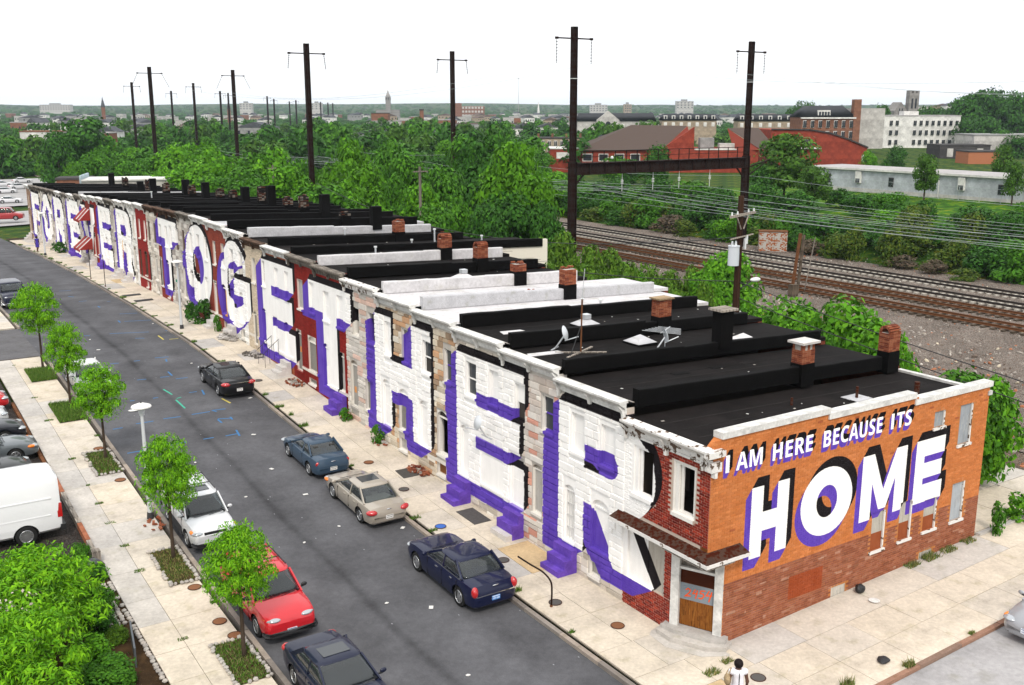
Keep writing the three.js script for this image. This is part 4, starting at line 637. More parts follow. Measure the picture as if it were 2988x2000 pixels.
// ------------------------------------------------------------------ vehicles: +z is forward, built on the ground at the origin
const PAINT = (c, k = {}) => { const dark = c[0] + c[1] + c[2] < 0.25; return pmat(c, 0.4, { clearcoat: dark ? 0.55 : 0.8, clearcoatRoughness: 0.04, specularIntensity: dark ? 0.25 : 0.6, ...k, metalness: dark ? 0.05 : (k.metalness ?? 0.15) * 0.6 }); };
M.tyre = mat([0.018, 0.018, 0.018], 0.9); M.rim = mat([0.55, 0.56, 0.57], 0.28, { metalness: 0.85 }); M.rimDark = mat([0.05, 0.05, 0.05], 0.6); M.black = mat([0.014, 0.014, 0.015], 0.55); M.chrome = mat([0.75, 0.76, 0.78], 0.12, { metalness: 1 });
M.carGlass = pmat([0.40, 0.46, 0.48], 0.02, { transmission: 0.95, thickness: 0 }); M.carDark = mat([0.012, 0.013, 0.015], 0.8); M.carSeat = mat([0.06, 0.058, 0.055], 0.9); M.redLight = pmat([0.42, 0.01, 0.012], 0.12, { clearcoat: 1 }); M.amber = pmat([0.75, 0.20, 0.02], 0.2); M.lens = pmat([0.38, 0.40, 0.42], 0.1, { metalness: 0.5, clearcoat: 0.6 });
const CSG = new Evaluator(); CSG.useGroups = false; CSG.attributes = ['position', 'normal', 'uv'];
function superRing(zc, hz, hx, y, n = 24, e = 5) { const r = []; for (let i = 0; i < n; i++) { const a = (i / n) * 2 * Math.PI, c = Math.cos(a), s = Math.sin(a); r.push([hx * Math.sign(c) * Math.abs(c) ** (2 / e), y, zc + hz * Math.sign(s) * Math.abs(s) ** (2 / e)]); } return r; }
function loftRings(rings, capA = true, capB = true) { // closed rings of equal length
  const n = rings[0].length, pos = rings.flat(), idx = []; for (let k = 0; k + 1 < rings.length; k++) for (let i = 0; i < n; i++) { const a = k * n + i, b = k * n + (i + 1) % n, c = a + n, d = b + n; idx.push(a, c, b, b, c, d); }
  const cap = (k, flip) => { const c = pos.length, r = rings[k]; pos.push([0, 1, 2].map((q) => r.reduce((s, p) => s + p[q], 0) / n)); for (let i = 0; i < n; i++) { const a = k * n + i, b = k * n + (i + 1) % n; idx.push(...(flip ? [c, b, a] : [c, a, b])); } };
  if (capA) cap(0, false); if (capB) cap(rings.length - 1, true);
  const g = new THREE.BufferGeometry(); g.setAttribute('position', new THREE.Float32BufferAttribute(pos.flat(), 3)); g.setIndex(idx); g.setAttribute('uv', new THREE.Float32BufferAttribute(new Float32Array(pos.length * 2), 2)); g.computeVertexNormals(); return g;
}
function hull(stations, W) { // stations: [z, width factor, top, bottom, crown]
  return loftRings(stations.map(([z, wf, top, bot, cr = 0.03]) => {
    const w = W / 2 * wf, m = (top + bot) / 2, half = [[0, bot], [w * 0.8, bot], [w * 0.95, bot + 0.07], [w * 0.985, bot + 0.2], [w, m], [w * 0.985, top - 0.14], [w * 0.94, top - 0.045], [w * 0.84, top], [w * 0.45, top + cr * 0.8], [0, top + cr]];
    return [...half.map(([x, y]) => [x, y, z]), ...half.slice(1, -1).reverse().map(([x, y]) => [-x, y, z])];
  }));
}
function wheelParts(r, w, spokes) {
  const tyre = new THREE.LatheGeometry([[r * 0.62, -w / 2], [r * 0.93, -w / 2], [r, -w * 0.32], [r, w * 0.32], [r * 0.93, w / 2], [r * 0.62, w / 2], [r * 0.62, -w / 2]].map((p) => new THREE.Vector2(...p)), 22).rotateZ(Math.PI / 2);
  const rim = [new THREE.CylinderGeometry(r * 0.63, r * 0.63, w * 0.9, 20, 1, true).rotateZ(Math.PI / 2), new THREE.TorusGeometry(r * 0.6, 0.016, 6, 22).rotateY(Math.PI / 2).translate(w * 0.48, 0, 0), new THREE.CylinderGeometry(r * 0.16, r * 0.18, 0.04, 12).rotateZ(Math.PI / 2).translate(w * 0.42, 0, 0)];
  for (let k = 0; k < spokes; k++) rim.push(new THREE.BoxGeometry(0.03, r * 0.5, r * (spokes > 8 ? 0.09 : 0.2)).translate(w * 0.42, r * 0.33, 0).rotateX((k / spokes) * 2 * Math.PI));
  return { tyre, rim: join(rim), disc: new THREE.CylinderGeometry(r * 0.62, r * 0.62, 0.02, 18).rotateZ(Math.PI / 2).translate(w * 0.2, 0, 0) };
}
function plateTex(bg, fg, text) { const c = document.createElement('canvas'); c.width = 128; c.height = 64; const x = c.getContext('2d'); x.fillStyle = bg; x.fillRect(0, 0, 128, 64); x.fillStyle = fg; x.fillRect(6, 5, 116, 10); x.font = 'bold 34px sans-serif'; x.fillText(text, 10, 52, 108); const t = new THREE.CanvasTexture(c); t.colorSpace = THREE.SRGBColorSpace; return mat([1, 1, 1], 0.5, { map: t }); }
const PL = [plateTex('#dfe6ee', '#3a4a78', '1AB 234'), plateTex('#e8e6e2', '#303030', '4CD 567'), plateTex('#3f7cc0', '#e8eef6', '7EF 890')];
function makeCar(p, name, label, category, group) {
  const { L, W, H, wb, r = 0.32, body, ext = {} } = p, root = thing(name, label, category, [0, 0, 0], 0, group), half = L / 2, zf = p.zf ?? wb / 2 + 0.02, zr = zf - wb, belt = p.belt;
  // body with wheel arches cut through
  let b = new Brush(hull(p.stations, W)); b.updateMatrixWorld();
  for (const z of [zf, zr]) { const a = new Brush(new THREE.CylinderGeometry(r + 0.055, r + 0.055, W + 0.4, 26).rotateZ(Math.PI / 2).translate(0, r - 0.005, z)); a.updateMatrixWorld(); b = CSG.evaluate(b, a, SUBTRACTION); }
  const bg = toCreasedNormals(b.geometry, 0.5); const bm = part('body', bg, body, root);
  part('underbody', box(-W / 2 + 0.24, W / 2 - 0.24, 0.2, Math.min(0.62, belt - 0.2), zr - r - 0.25, zf + r + 0.25), M.black, root);
  // glasshouse
  const [br, bf, tr, tf] = p.cabin, wB = W / 2 * (p.cabW ?? 0.9), wT = W / 2 * (p.roofW ?? 0.72), yB = belt - 0.03, yR = H - 0.07, panel = p.panelSides;
  const ring = (t) => { const z0 = lerp(br, tr, t), z1 = lerp(bf, tf, t), bul = 0.03 * Math.sin(t * Math.PI); return superRing((z0 + z1) / 2, (z1 - z0) / 2 + bul, lerp(wB, wT, t) + bul, lerp(yB, yR, t), 28, 7); };
  const gh = part('glasshouse', loftRings([ring(0), ring(0.35), ring(0.7), ring(1)]), panel ? body : M.carGlass, root);
  const top = [[1, 0.975], [1.06, 1.0], [1.0, 1.0]]; const rz = (tr + tf) / 2, rh = (tf - tr) / 2; const roofR = [superRing(rz, rh + 0.045, wT + 0.05, yR - 0.05, 28, 6), superRing(rz, rh + 0.03, wT + 0.035, yR, 28, 6), superRing(rz, rh * 0.93, wT * 0.9, H - 0.018, 28, 5), superRing(rz, rh * 0.6, wT * 0.55, H, 28, 4)]; part('roof', loftRings(roofR), p.roofMat ?? body, root);
  const pw = 0.055; const pil = (z0, z1, wide = pw) => { for (const s of [-1, 1]) { const A = [s * (wB - 0.012), yB, z0], B = [s * (wT - 0.004), yR, z1]; part('pillar', beam(A, B, 0.05, wide), body, root); } };
  if (!panel) { const ins = 0.10; const dA = (bf - tf), dC = (tr - br); pil(bf - ins, tf - 0.04, 0.07); for (const z of p.posts ?? []) pil(z, z - (z > 0 ? 0.04 : -0.02), 0.075); pil(br + ins + (p.cPillar ?? 0), tr + 0.06 + (p.cPillar ?? 0) * 0.6, 0.08 + (p.cPillar ?? 0)); }
  if (!panel) { part('interior_tray', box(-wB + 0.08, wB - 0.08, belt - 0.05, belt + 0.035, br + 0.16, bf - 0.14), M.carDark, root); for (const [sx, sz] of [[-0.36, 0.0], [0.36, 0.0], [-0.36, -0.85], [0.36, -0.85]]) { const zc = lerp(br, bf, 0.56) + sz * 0.9; if (zc < br + 0.35) continue; part('seat', box(sx - 0.2, sx + 0.2, belt + 0.0355, belt + 0.2, zc - 0.09, zc + 0.03), M.carSeat, root); part('headrest', box(sx - 0.1, sx + 0.1, belt + 0.22, Math.min(belt + 0.36, H - 0.12), zc - 0.09, zc - 0.02), M.carSeat, root); } }
  // wheels
  const wp = wheelParts(r, 0.21, p.spokes ?? 7);
  for (const [sx, z] of [[1, zf], [-1, zf], [1, zr], [-1, zr]]) { const t = part('wheel', wp.tyre, M.tyre, root); t.position.set(sx * (W / 2 - 0.135), r, z); if (sx < 0) t.rotation.y = Math.PI; part('rim', wp.rim, p.rimMat ?? M.rim, t); part('brake_disc', wp.disc, M.rimDark, t); }
  // ends: lights, bumper strips, plates, grille
  const F = p.front, R = p.rear;
  for (const s of [-1, 1]) {
    part('headlight', new THREE.SphereGeometry(1, 14, 10).scale(F.lw * 1.12, F.lh * 0.95, 0.2).rotateY(s * 0.35).translate(s * F.lx, F.ly, F.lz), M.lens, root); if (F.amber) part('indicator', new THREE.SphereGeometry(1, 10, 8).scale(0.07, 0.07, 0.16).translate(s * (F.lx + F.lw * 0.85), F.ly + 0.005, F.lz - 0.10), M.amber, root);
    if (R.round) { part('tail_light', new THREE.SphereGeometry(1, 14, 10).scale(0.10, 0.10, 0.05).translate(s * 0.66, R.ly, R.lz), M.redLight, root); part('tail_light', new THREE.SphereGeometry(1, 14, 10).scale(0.07, 0.07, 0.05).translate(s * 0.44, R.ly, R.lz - 0.02), M.redLight, root); } else part('tail_light', new THREE.SphereGeometry(1, 12, 10).scale(R.lw, R.lh * 1.1, 0.15).rotateY(-s * 0.45).translate(s * R.lx, R.ly, R.lz), M.redLight, root);
    const mz = p.mirror ?? bf - 0.32; const mir = part('mirror', new THREE.SphereGeometry(1, 12, 8).scale(0.1, 0.07, 0.05).translate(s * (W / 2 + 0.09), belt + 0.08, mz), p.mirrorMat ?? body, root); part('mirror_arm', cbox(0.14, 0.035, 0.05, s * (W / 2 - 0.01), belt + 0.03, mz + 0.01), M.black, mir);
    for (const z of p.handles ?? []) part('door_handle', cbox(0.03, 0.03, 0.16, s * (W / 2 - 0.005), belt - 0.14, z), p.trim ?? body, root);
    for (const z of p.seams ?? []) part('door_seam', box(s * (W / 2 - 0.03), s * (W / 2 + 0.0008), 0.3, belt - 0.08, z - 0.005, z + 0.005), M.black, root);
    if (p.trim) part('belt_trim', beam([s * (wB + 0.012), belt - 0.012, br + 0.3], [s * (wB + 0.012), belt - 0.012, bf - 0.35], 0.02, 0.025), p.trim, root);
  }
  part('grille', box(-F.gw, F.gw, F.gy0, F.gy1, half - 0.2, half - 0.012), F.gm ?? M.black, root);
  part('number_plate', new THREE.BoxGeometry(0.3, 0.15, 0.02).rotateY(Math.PI).translate(0, R.py, -half - 0.006), PL[p.pl ?? 0], root); part('number_plate', new THREE.BoxGeometry(0.3, 0.15, 0.02).translate(0, F.py ?? 0.42, half + 0.006), PL[p.pl ?? 0], root);
  if (p.bumper) { part('bumper', hull([[-half - 0.03, 0.86, 0.5, 0.27, 0.0], [-half + 0.05, 0.97, 0.52, 0.27, 0], [-half + 0.22, 1.0, 0.5, 0.27, 0]], W + 0.02), p.bumper, root); part('bumper', hull([[half - 0.22, 1.0, 0.46, 0.25, 0], [half - 0.05, 0.97, 0.46, 0.25, 0], [half + 0.03, 0.86, 0.45, 0.27, 0]], W + 0.02), p.bumper, root); }
  if (R.strip) part('trim_strip', box(-W * 0.42, W * 0.42, R.strip, R.strip + 0.03, -half - 0.012, -half + 0.04), M.chrome, root); if (R.badge) part('badge', new THREE.SphereGeometry(1, 8, 6).scale(0.12, 0.02, 0.015).translate(0, R.badge, -half + (R.bz ?? 0.03)), M.chrome, root);
  if (p.sunroof) part('sunroof', new THREE.BoxGeometry(wT * 1.25, 0.012, 0.55).rotateX(-0.03).translate(0, H + 0.002, tf - 0.5), M.glass, root);
  if (p.rack) for (const s of [-1, 1]) part('roof_rail', beam([s * wT * 0.92, H + 0.03, tr + 0.2], [s * wT * 0.92, H + 0.03, tf - 0.2], 0.03, 0.03), M.black, root); if (p.rack) for (const z of [tr + 0.55, tf - 0.75]) part('roof_bar', box(-wT * 0.9, wT * 0.9, H + 0.045, H + 0.07, z - 0.02, z + 0.02), M.black, root);
  part('wiper', [beam([-0.5, belt + 0.03, bf - 0.02], [0.05, belt + 0.055, bf - 0.06], 0.015, 0.012), beam([0.05, belt + 0.03, bf - 0.02], [0.55, belt + 0.05, bf - 0.08], 0.015, 0.012)], M.black, root);
  return root;
}
const sedanStations = (L, b, hood, k = {}) => { const h = L / 2, t = k.trunk ?? b + 0.04; return [[-h, 0.78, t - 0.3, 0.34, 0], [-h + 0.05, 0.88, t - 0.16, 0.27, 0.01], [-h + 0.14, 0.94, t - 0.03, 0.22, 0.02], [-h + 0.5, 0.99, t, 0.19], [-h + 1.0, 1, b + 0.02, 0.18], [-0.4, 1, b, 0.18], [0.55, 1, b - 0.01, 0.18], [k.cowl ?? 0.85, 1, b - 0.01, 0.18], [h - 0.75, 0.985, hood + 0.03, 0.18, 0.05], [h - 0.35, 0.95, hood - 0.05, 0.2, 0.04], [h - 0.12, 0.88, hood - 0.15, 0.24, 0.02], [h - 0.03, 0.8, hood - 0.24, 0.27, 0.01], [h, 0.7, hood - 0.3, 0.32, 0]]; };
const stdFront = (L, y = 0.6, o = {}) => ({ lx: 0.6, ly: y, lz: L / 2 - 0.2, lw: 0.2, lh: 0.075, gw: 0.38, gy0: y - 0.13, gy1: y + 0.03, ...o }), stdRear = (L, y = 0.74, o = {}) => ({ lx: 0.68, ly: y, lz: -L / 2 + 0.12, lw: 0.17, lh: 0.1, py: 0.5, ...o });
const parkRight = 'cars parked along the houses', parkLeft = 'vehicles parked by the street trees', lotCars = 'cars nosed in along the car park edge';
const at = (o, x, z, turn, dy = 0) => { o.position.set(x, G(x, z) + dy, z); o.rotation.y = turn; const e = 1.3, c = Math.cos(turn), s = Math.sin(turn); o.rotation.order = 'YXZ'; o.rotation.x = -Math.atan2(G(x + s * e, z + c * e) - G(x - s * e, z - c * e), 2 * e); return o; };
at(makeCar({ L: 4.68, W: 1.74, H: 1.42, wb: 2.86, r: 0.345, belt: 0.96, body: PAINT([0.006, 0.009, 0.035]), stations: sedanStations(4.68, 0.96, 0.92, { trunk: 0.99, cowl: 0.75 }), cabin: [-1.75, 0.95, -1.05, 0.05], cabW: 0.92, roofW: 0.76, posts: [-0.35], cPillar: 0.12, handles: [0.0, -0.95], seams: [0.62, -0.33, -1.3], trim: M.chrome, spokes: 7, front: stdFront(4.68, 0.7, { gm: M.chrome }), rear: stdRear(4.68, 0.80, { lw: 0.12, lh: 0.17, lx: 0.72, strip: 0.66, badge: 0.93, py: 0.52 }), pl: 2 }, 'parked_car', 'dark navy sedan with chrome strips beside the bent pole', 'car', parkRight), -3.72, -7.86, Math.PI);
at(makeCar({ L: 4.42, W: 1.65, H: 1.33, wb: 2.52, r: 0.315, belt: 0.86, body: PAINT([0.36, 0.32, 0.265], { metalness: 0.45 }), stations: sedanStations(4.42, 0.86, 0.80, { trunk: 0.90, cowl: 0.9 }), cabin: [-1.72, 1.15, -0.95, 0.18], cabW: 0.9, roofW: 0.72, posts: [-0.3], cPillar: 0.1, handles: [0.05, -0.8], seams: [0.72, -0.28, -1.15], spokes: 12, sunroof: true, front: stdFront(4.42, 0.6, { amber: true }), rear: stdRear(4.42, 0.72, { lw: 0.22, badge: 0.8 }), pl: 1 }, 'parked_car', 'champagne gold sedan with dark sunroof', 'car', parkRight), -3.75, -15.17, Math.PI);
at(makeCar({ L: 4.06, W: 1.60, H: 1.29, wb: 2.35, r: 0.305, belt: 0.86, body: PAINT([0.035, 0.062, 0.098], { metalness: 0.4 }), stations: sedanStations(4.06, 0.86, 0.78, { trunk: 0.93, cowl: 0.75 }), cabin: [-1.6, 0.95, -0.8, 0.0], cabW: 0.9, roofW: 0.7, posts: [-0.42], cPillar: 0.2, handles: [-0.25], seams: [0.6, -0.5], spokes: 5, front: stdFront(4.06, 0.58), rear: stdRear(4.06, 0.74, { round: true, badge: 0.8 }), pl: 1 }, 'parked_car', 'slate blue two-door coupe with round tail lights', 'car', parkRight), -3.72, -20.2, Math.PI);
at(makeCar({ L: 4.6, W: 1.72, H: 1.38, wb: 2.6, r: 0.33, belt: 0.92, body: PAINT([0.006, 0.006, 0.007]), stations: sedanStations(4.6, 0.92, 0.86, { trunk: 0.97, cowl: 0.8 }), cabin: [-1.85, 1.05, -0.95, 0.1], cabW: 0.9, roofW: 0.7, posts: [-0.35], cPillar: 0.06, handles: [0.0, -0.85], seams: [0.65, -0.3, -1.2], trim: M.chrome, spokes: 9, sunroof: true, front: stdFront(4.6, 0.64), rear: stdRear(4.6, 0.80, { lw: 0.24, strip: 0.84 }), pl: 1 }, 'parked_car', 'glossy black sedan parked alone by the kerb', 'car', parkRight), -3.78, -32.0, Math.PI);
at(makeCar({ L: 4.35, W: 1.72, H: 1.32, wb: 2.5, r: 0.315, belt: 0.88, body: PAINT([0.008, 0.011, 0.03]), stations: sedanStations(4.35, 0.88, 0.82, { trunk: 0.94, cowl: 0.8 }), cabin: [-1.65, 1.1, -0.95, 0.15], cabW: 0.9, roofW: 0.72, posts: [-0.32], cPillar: 0.12, handles: [0.0, -0.82], seams: [0.66, -0.3, -1.15], spokes: 9, front: stdFront(4.35, 0.6), rear: stdRear(4.35, 0.78, { lw: 0.16 }), sunroof: true }, 'parked_car', 'dark blue sedan in front of the red sport utility', 'car', parkLeft), -9.9, -3.72, 0);
const suvStations = (L, b, hood) => { const h = L / 2; return [[-h, 0.84, b - 0.1, 0.36, 0], [-h + 0.06, 0.93, b - 0.02, 0.28, 0.01], [-h + 0.3, 0.98, b, 0.25], [-0.4, 1, b, 0.24], [0.6, 1, b, 0.24], [h - 1.2, 1, b + 0.0, 0.24], [h - 0.6, 0.98, hood + 0.03, 0.25, 0.05], [h - 0.2, 0.94, hood - 0.04, 0.27, 0.03], [h - 0.06, 0.88, hood - 0.14, 0.3, 0.01], [h, 0.8, hood - 0.24, 0.34, 0]]; };
M.greyPlastic = mat([0.045, 0.045, 0.048], 0.7);
at(makeCar({ L: 4.35, W: 1.70, H: 1.58, wb: 2.5, r: 0.345, belt: 1.0, zf: 1.3, body: PAINT([0.50, 0.012, 0.02]), stations: suvStations(4.35, 1.0, 0.95), cabin: [-2.02, 1.15, -1.7, 0.42], cabW: 0.92, roofW: 0.76, posts: [-0.3, -1.1], handles: [0.1, -0.75], seams: [0.75, -0.22, -1.1], spokes: 5, bumper: M.greyPlastic, mirrorMat: M.black, front: stdFront(4.35, 0.80, { amber: true, lw: 0.23, lx: 0.52, gw: 0.62, gy0: 0.5, gy1: 0.55, py: 0.42 }), rear: stdRear(4.35, 0.9, { lh: 0.18, lw: 0.1 }), rack: true }, 'parked_suv', 'bright red sport utility half behind a street tree', 'car', parkLeft), -9.88, -9.36, 0);
{ const m = makeCar({ L: 4.35, W: 1.66, H: 1.62, wb: 2.45, r: 0.33, belt: 1.02, zf: 1.28, body: PAINT([0.60, 0.61, 0.62], { metalness: 0.35 }), stations: suvStations(4.35, 1.0, 0.96), cabin: [-2.05, 1.25, -1.75, 0.5], cabW: 0.92, roofW: 0.76, posts: [-0.25, -1.05], handles: [0.12, -0.72], seams: [0.8, -0.2, -1.05], spokes: 6, bumper: M.greyPlastic, front: stdFront(4.35, 0.80, { amber: true, lw: 0.2, gw: 0.4 }), rear: stdRear(4.35, 0.9, { lh: 0.2, lw: 0.09 }), rack: true, sunroof: true }, 'parked_suv', 'silver sport utility with dark lower sides and roof rails', 'car', parkLeft); for (const s of [-1, 1]) part('side_cladding', box(s * 0.80, s * 0.838, 0.26, 0.62, -0.72, 0.82), M.greyPlastic, m); at(m, -9.93, -16.42, 0); }
at(makeCar({ L: 4.5, W: 1.70, H: 1.33, wb: 2.55, r: 0.31, belt: 0.88, body: PAINT([0.50, 0.505, 0.50], { metalness: 0.3 }), stations: sedanStations(4.5, 0.88, 0.82), cabin: [-1.72, 1.1, -0.95, 0.15], posts: [-0.3], cPillar: 0.1, handles: [0.05, -0.8], seams: [0.7, -0.28, -1.15], front: stdFront(4.5, 0.6), rear: stdRear(4.5, 0.74), spokes: 8 }, 'parked_car', 'pale silver sedan hidden behind two street trees', 'car', parkLeft), -9.95, -35.4, 0);
at(makeCar({ L: 4.7, W: 1.78, H: 1.74, wb: 2.7, r: 0.37, belt: 1.1, zf: 1.4, body: PAINT([0.012, 0.014, 0.032]), stations: suvStations(4.7, 1.1, 1.06), cabin: [-2.15, 1.15, -1.95, 0.55], cabW: 0.93, roofW: 0.8, posts: [-0.25, -1.15], front: stdFront(4.7, 0.86, { lw: 0.16, lh: 0.1, gw: 0.5, gy0: 0.6, gy1: 0.95, gm: M.chrome }), rear: stdRear(4.7, 0.95, { lh: 0.2, lw: 0.09 }), seams: [0.8, -0.2], handles: [0.1], bumper: M.chrome, spokes: 6 }, 'parked_suv', 'dark blue-black sport utility at the driveway kerb', 'car', parkLeft), -9.9, -62.2, 0);
{ // small silver hatchback facing the pavement corner
  const m = makeCar({ L: 4.3, W: 1.70, H: 1.38, wb: 2.5, r: 0.32, belt: 0.92, body: PAINT([0.30, 0.31, 0.33], { metalness: 0.55 }), stations: sedanStations(4.3, 0.92, 0.84, { trunk: 1.0, cowl: 0.85 }), cabin: [-2.0, 1.2, -1.4, 0.15], posts: [-0.3], cPillar: 0.15, handles: [0.05, -0.8], seams: [0.7, -0.28], front: stdFront(4.3, 0.66, { gw: 0.55, gy0: 0.3, gy1: 0.45, py: 0.5, amber: true }), rear: stdRear(4.3, 0.8), spokes: 10 }, 'parked_car', 'silver grey car at the side street kerb', 'car'); part('emblem', new THREE.TorusGeometry(0.075, 0.014, 6, 18).translate(0, 0.63, 2.145), M.chrome, m); at(m, 10.0, 5.22, -Math.PI / 2); }
// car park: noses to the pavement
[[[0.55, 0.012, 0.018], -34.0, 'red car nosed up to the car park edge', 4.1], [[0.62, 0.64, 0.64], -31.5, 'white car between the red one and the black one', 4.2], [[0.008, 0.009, 0.014], -29.2, 'black car beside the grey sedan in the car park', 4.3], [[0.10, 0.115, 0.125], -26.8, 'grey sedan with amber lamp in the car park', 4.5], [[0.03, 0.032, 0.034], -24.4, 'dark car squeezed beside the white van', 4.3], [[0.012, 0.012, 0.014], -36.4, 'black car beyond the red one in the car park', 4.2]].forEach(([c, z, label, L], k) => { const o = makeCar({ L, W: 1.68, H: 1.34, wb: L * 0.57, r: 0.31, belt: 0.88, body: PAINT(c, { metalness: 0.35 }), stations: sedanStations(L, 0.88, 0.8), cabin: [-1.6, 1.0, -0.9, 0.1], posts: [-0.3], cPillar: 0.1, front: stdFront(L, 0.62, { amber: k === 3 }), rear: stdRear(L, 0.74), handles: [0], seams: [0.65, -0.3], spokes: 7 }, 'parked_car', label, 'car', lotCars); const nose = [-13.95, -14.3, -13.9, -13.78, -14.35, -14.2][k]; at(o, nose - L / 2, z, Math.PI / 2); });
{ // tall white panel van, tail towards the pavement
  const W = 1.95, L = 5.6, h = L / 2, body = PAINT([0.76, 0.77, 0.78], { metalness: 0 }); const st = [[-h, 0.94, 2.32, 0.42, 0.02], [-h + 0.10, 0.98, 2.42, 0.36, 0.04], [-h + 0.6, 1, 2.48, 0.34, 0.05], [0.6, 1, 2.48, 0.34, 0.05], [1.2, 1, 2.36, 0.34, 0.05], [1.75, 1, 1.45, 0.34, 0.04], [h - 0.25, 0.97, 1.1, 0.34, 0.05], [h - 0.05, 0.9, 0.95, 0.36, 0.02], [h, 0.82, 0.8, 0.42, 0]];
  const root = thing('panel_van', 'tall white panel van with its tail towards the pavement', 'van'); let b = new Brush(loftRings(st.map(([z, wf, top, bot, cr]) => { const w = W / 2 * wf, half = [[0, bot], [w * 0.85, bot], [w * 0.97, bot + 0.1], [w, bot + 0.35], [w, (top + bot) / 2], [w * 0.93, top - 0.35], [w * 0.86, top - 0.08], [w * 0.74, top], [w * 0.4, top + cr], [0, top + cr]]; return [...half.map(([x, y]) => [x, y, z]), ...half.slice(1, -1).reverse().map(([x, y]) => [-x, y, z])]; }))); b.updateMatrixWorld();
  for (const z of [-1.6, 1.6]) { const a = new Brush(new THREE.CylinderGeometry(0.43, 0.43, W + 0.4, 26).rotateZ(Math.PI / 2).translate(0, 0.36, z)); a.updateMatrixWorld(); b = CSG.evaluate(b, a, SUBTRACTION); }
  part('body', toCreasedNormals(b.geometry, 0.5), body, root); part('underbody', box(-0.7, 0.7, 0.25, 0.6, -2.2, 2.2), M.black, root);
  const wp = wheelParts(0.365, 0.23, 14); for (const [sx, z] of [[1, 1.6], [-1, 1.6], [1, -1.6], [-1, -1.6]]) { const t = part('wheel', wp.tyre, M.tyre, root); t.position.set(sx * (W / 2 - 0.13), 0.365, z); if (sx < 0) t.rotation.y = Math.PI; part('rim', wp.rim, M.rim, t); part('brake_disc', wp.disc, mat([0.42, 0.42, 0.43], 0.4, { metalness: 0.7 }), t); }
  for (const s of [-1, 1]) { part('tail_light', new THREE.BoxGeometry(0.16, 0.52, 0.16).rotateZ(s * 0.05).translate(s * (W / 2 - 0.10), 1.12, -h + 0.05), M.redLight, root); for (const [y, z0, z1] of [[1.62, -2.5, 1.0], [1.0, -2.45, 0.8], [2.05, -2.5, 0.9]]) part('side_rib', beam([s * (W / 2 - (y > 2 ? 0.09 : y > 1.4 ? 0.012 : 0.002)), y, z0], [s * (W / 2 - (y > 2 ? 0.09 : y > 1.4 ? 0.012 : 0.002)), y, z1], 0.022, 0.045), body, root); part('panel_seam', box(s * (W / 2 - 0.02), s * (W / 2 + 0.001), 0.45, 1.4, -0.605, -0.595), M.greyPlastic, root); part('side_window', box(s * (W / 2 - 0.12), s * (W / 2 - 0.02), 1.35, 1.9, 0.75, 1.35), M.glass, root); part('headlight', new THREE.SphereGeometry(1, 12, 8).scale(0.2, 0.15, 0.1).translate(s * 0.68, 0.85, h - 0.16), M.lens, root); part('mirror', cbox(0.16, 0.28, 0.1, s * (W / 2 + 0.14), 1.45, 1.5), M.black, root); }
  part('rear_bumper', box(-0.95, 0.95, 0.36, 0.56, -h - 0.12, -h + 0.06), M.black, root); part('door_gap', box(-0.006, 0.006, 0.6, 2.2, -h - 0.003, -h + 0.05), M.black, root); part('windscreen', poly([[-0.82, 1.48, 1.76], [0.82, 1.48, 1.76], [0.72, 2.28, 1.27], [-0.82, 1.48, 1.76], [0.72, 2.28, 1.27], [-0.72, 2.28, 1.27]]), M.glass, root);
  at(root, -14.4 - h + 0.05, -18.75, -Math.PI / 2);
}
// ------------------------------------------------------------------ vegetation
const LEAFC = { b: [[0.0800, 0.2400, 0.0080], [0.1120, 0.2960, 0.0096], [0.0560, 0.1840, 0.0064]], m: [[0.0520, 0.1680, 0.0096], [0.0720, 0.2080, 0.0112], [0.0384, 0.1320, 0.0080]], d: [[0.0306, 0.1125, 0.0108], [0.0450, 0.1440, 0.0126], [0.0234, 0.0810, 0.0090]], l: [[0.0680, 0.2000, 0.0056], [0.0880, 0.2400, 0.0064], [0.0520, 0.1600, 0.0048]], s: [[0.0800, 0.1680, 0.0128], [0.1040, 0.2000, 0.0160], [0.0560, 0.1360, 0.0096]], y: [[0.0680, 0.1160, 0.0112], [0.1040, 0.1440, 0.0144], [0.0400, 0.0880, 0.0096]], w: [[0.11, 0.08, 0.055], [0.14, 0.10, 0.07], [0.08, 0.07, 0.04]], n: [[0.15, 0.38, 0.008], [0.20, 0.45, 0.010], [0.10, 0.29, 0.008]], t: [[0.0560, 0.1360, 0.0144], [0.0720, 0.1680, 0.0160], [0.0400, 0.1040, 0.0120]] };
LEAFC.B = LEAFC.l;
M.leaf = pmat([1, 1, 1], 0.75, { vertexColors: true, side: THREE.DoubleSide, transmission: 0.25, thickness: 0, specularIntensity: 0.25 });
M.bark = mat([0.11, 0.085, 0.065], 1, { map: rep(T.wood, 0.5) });
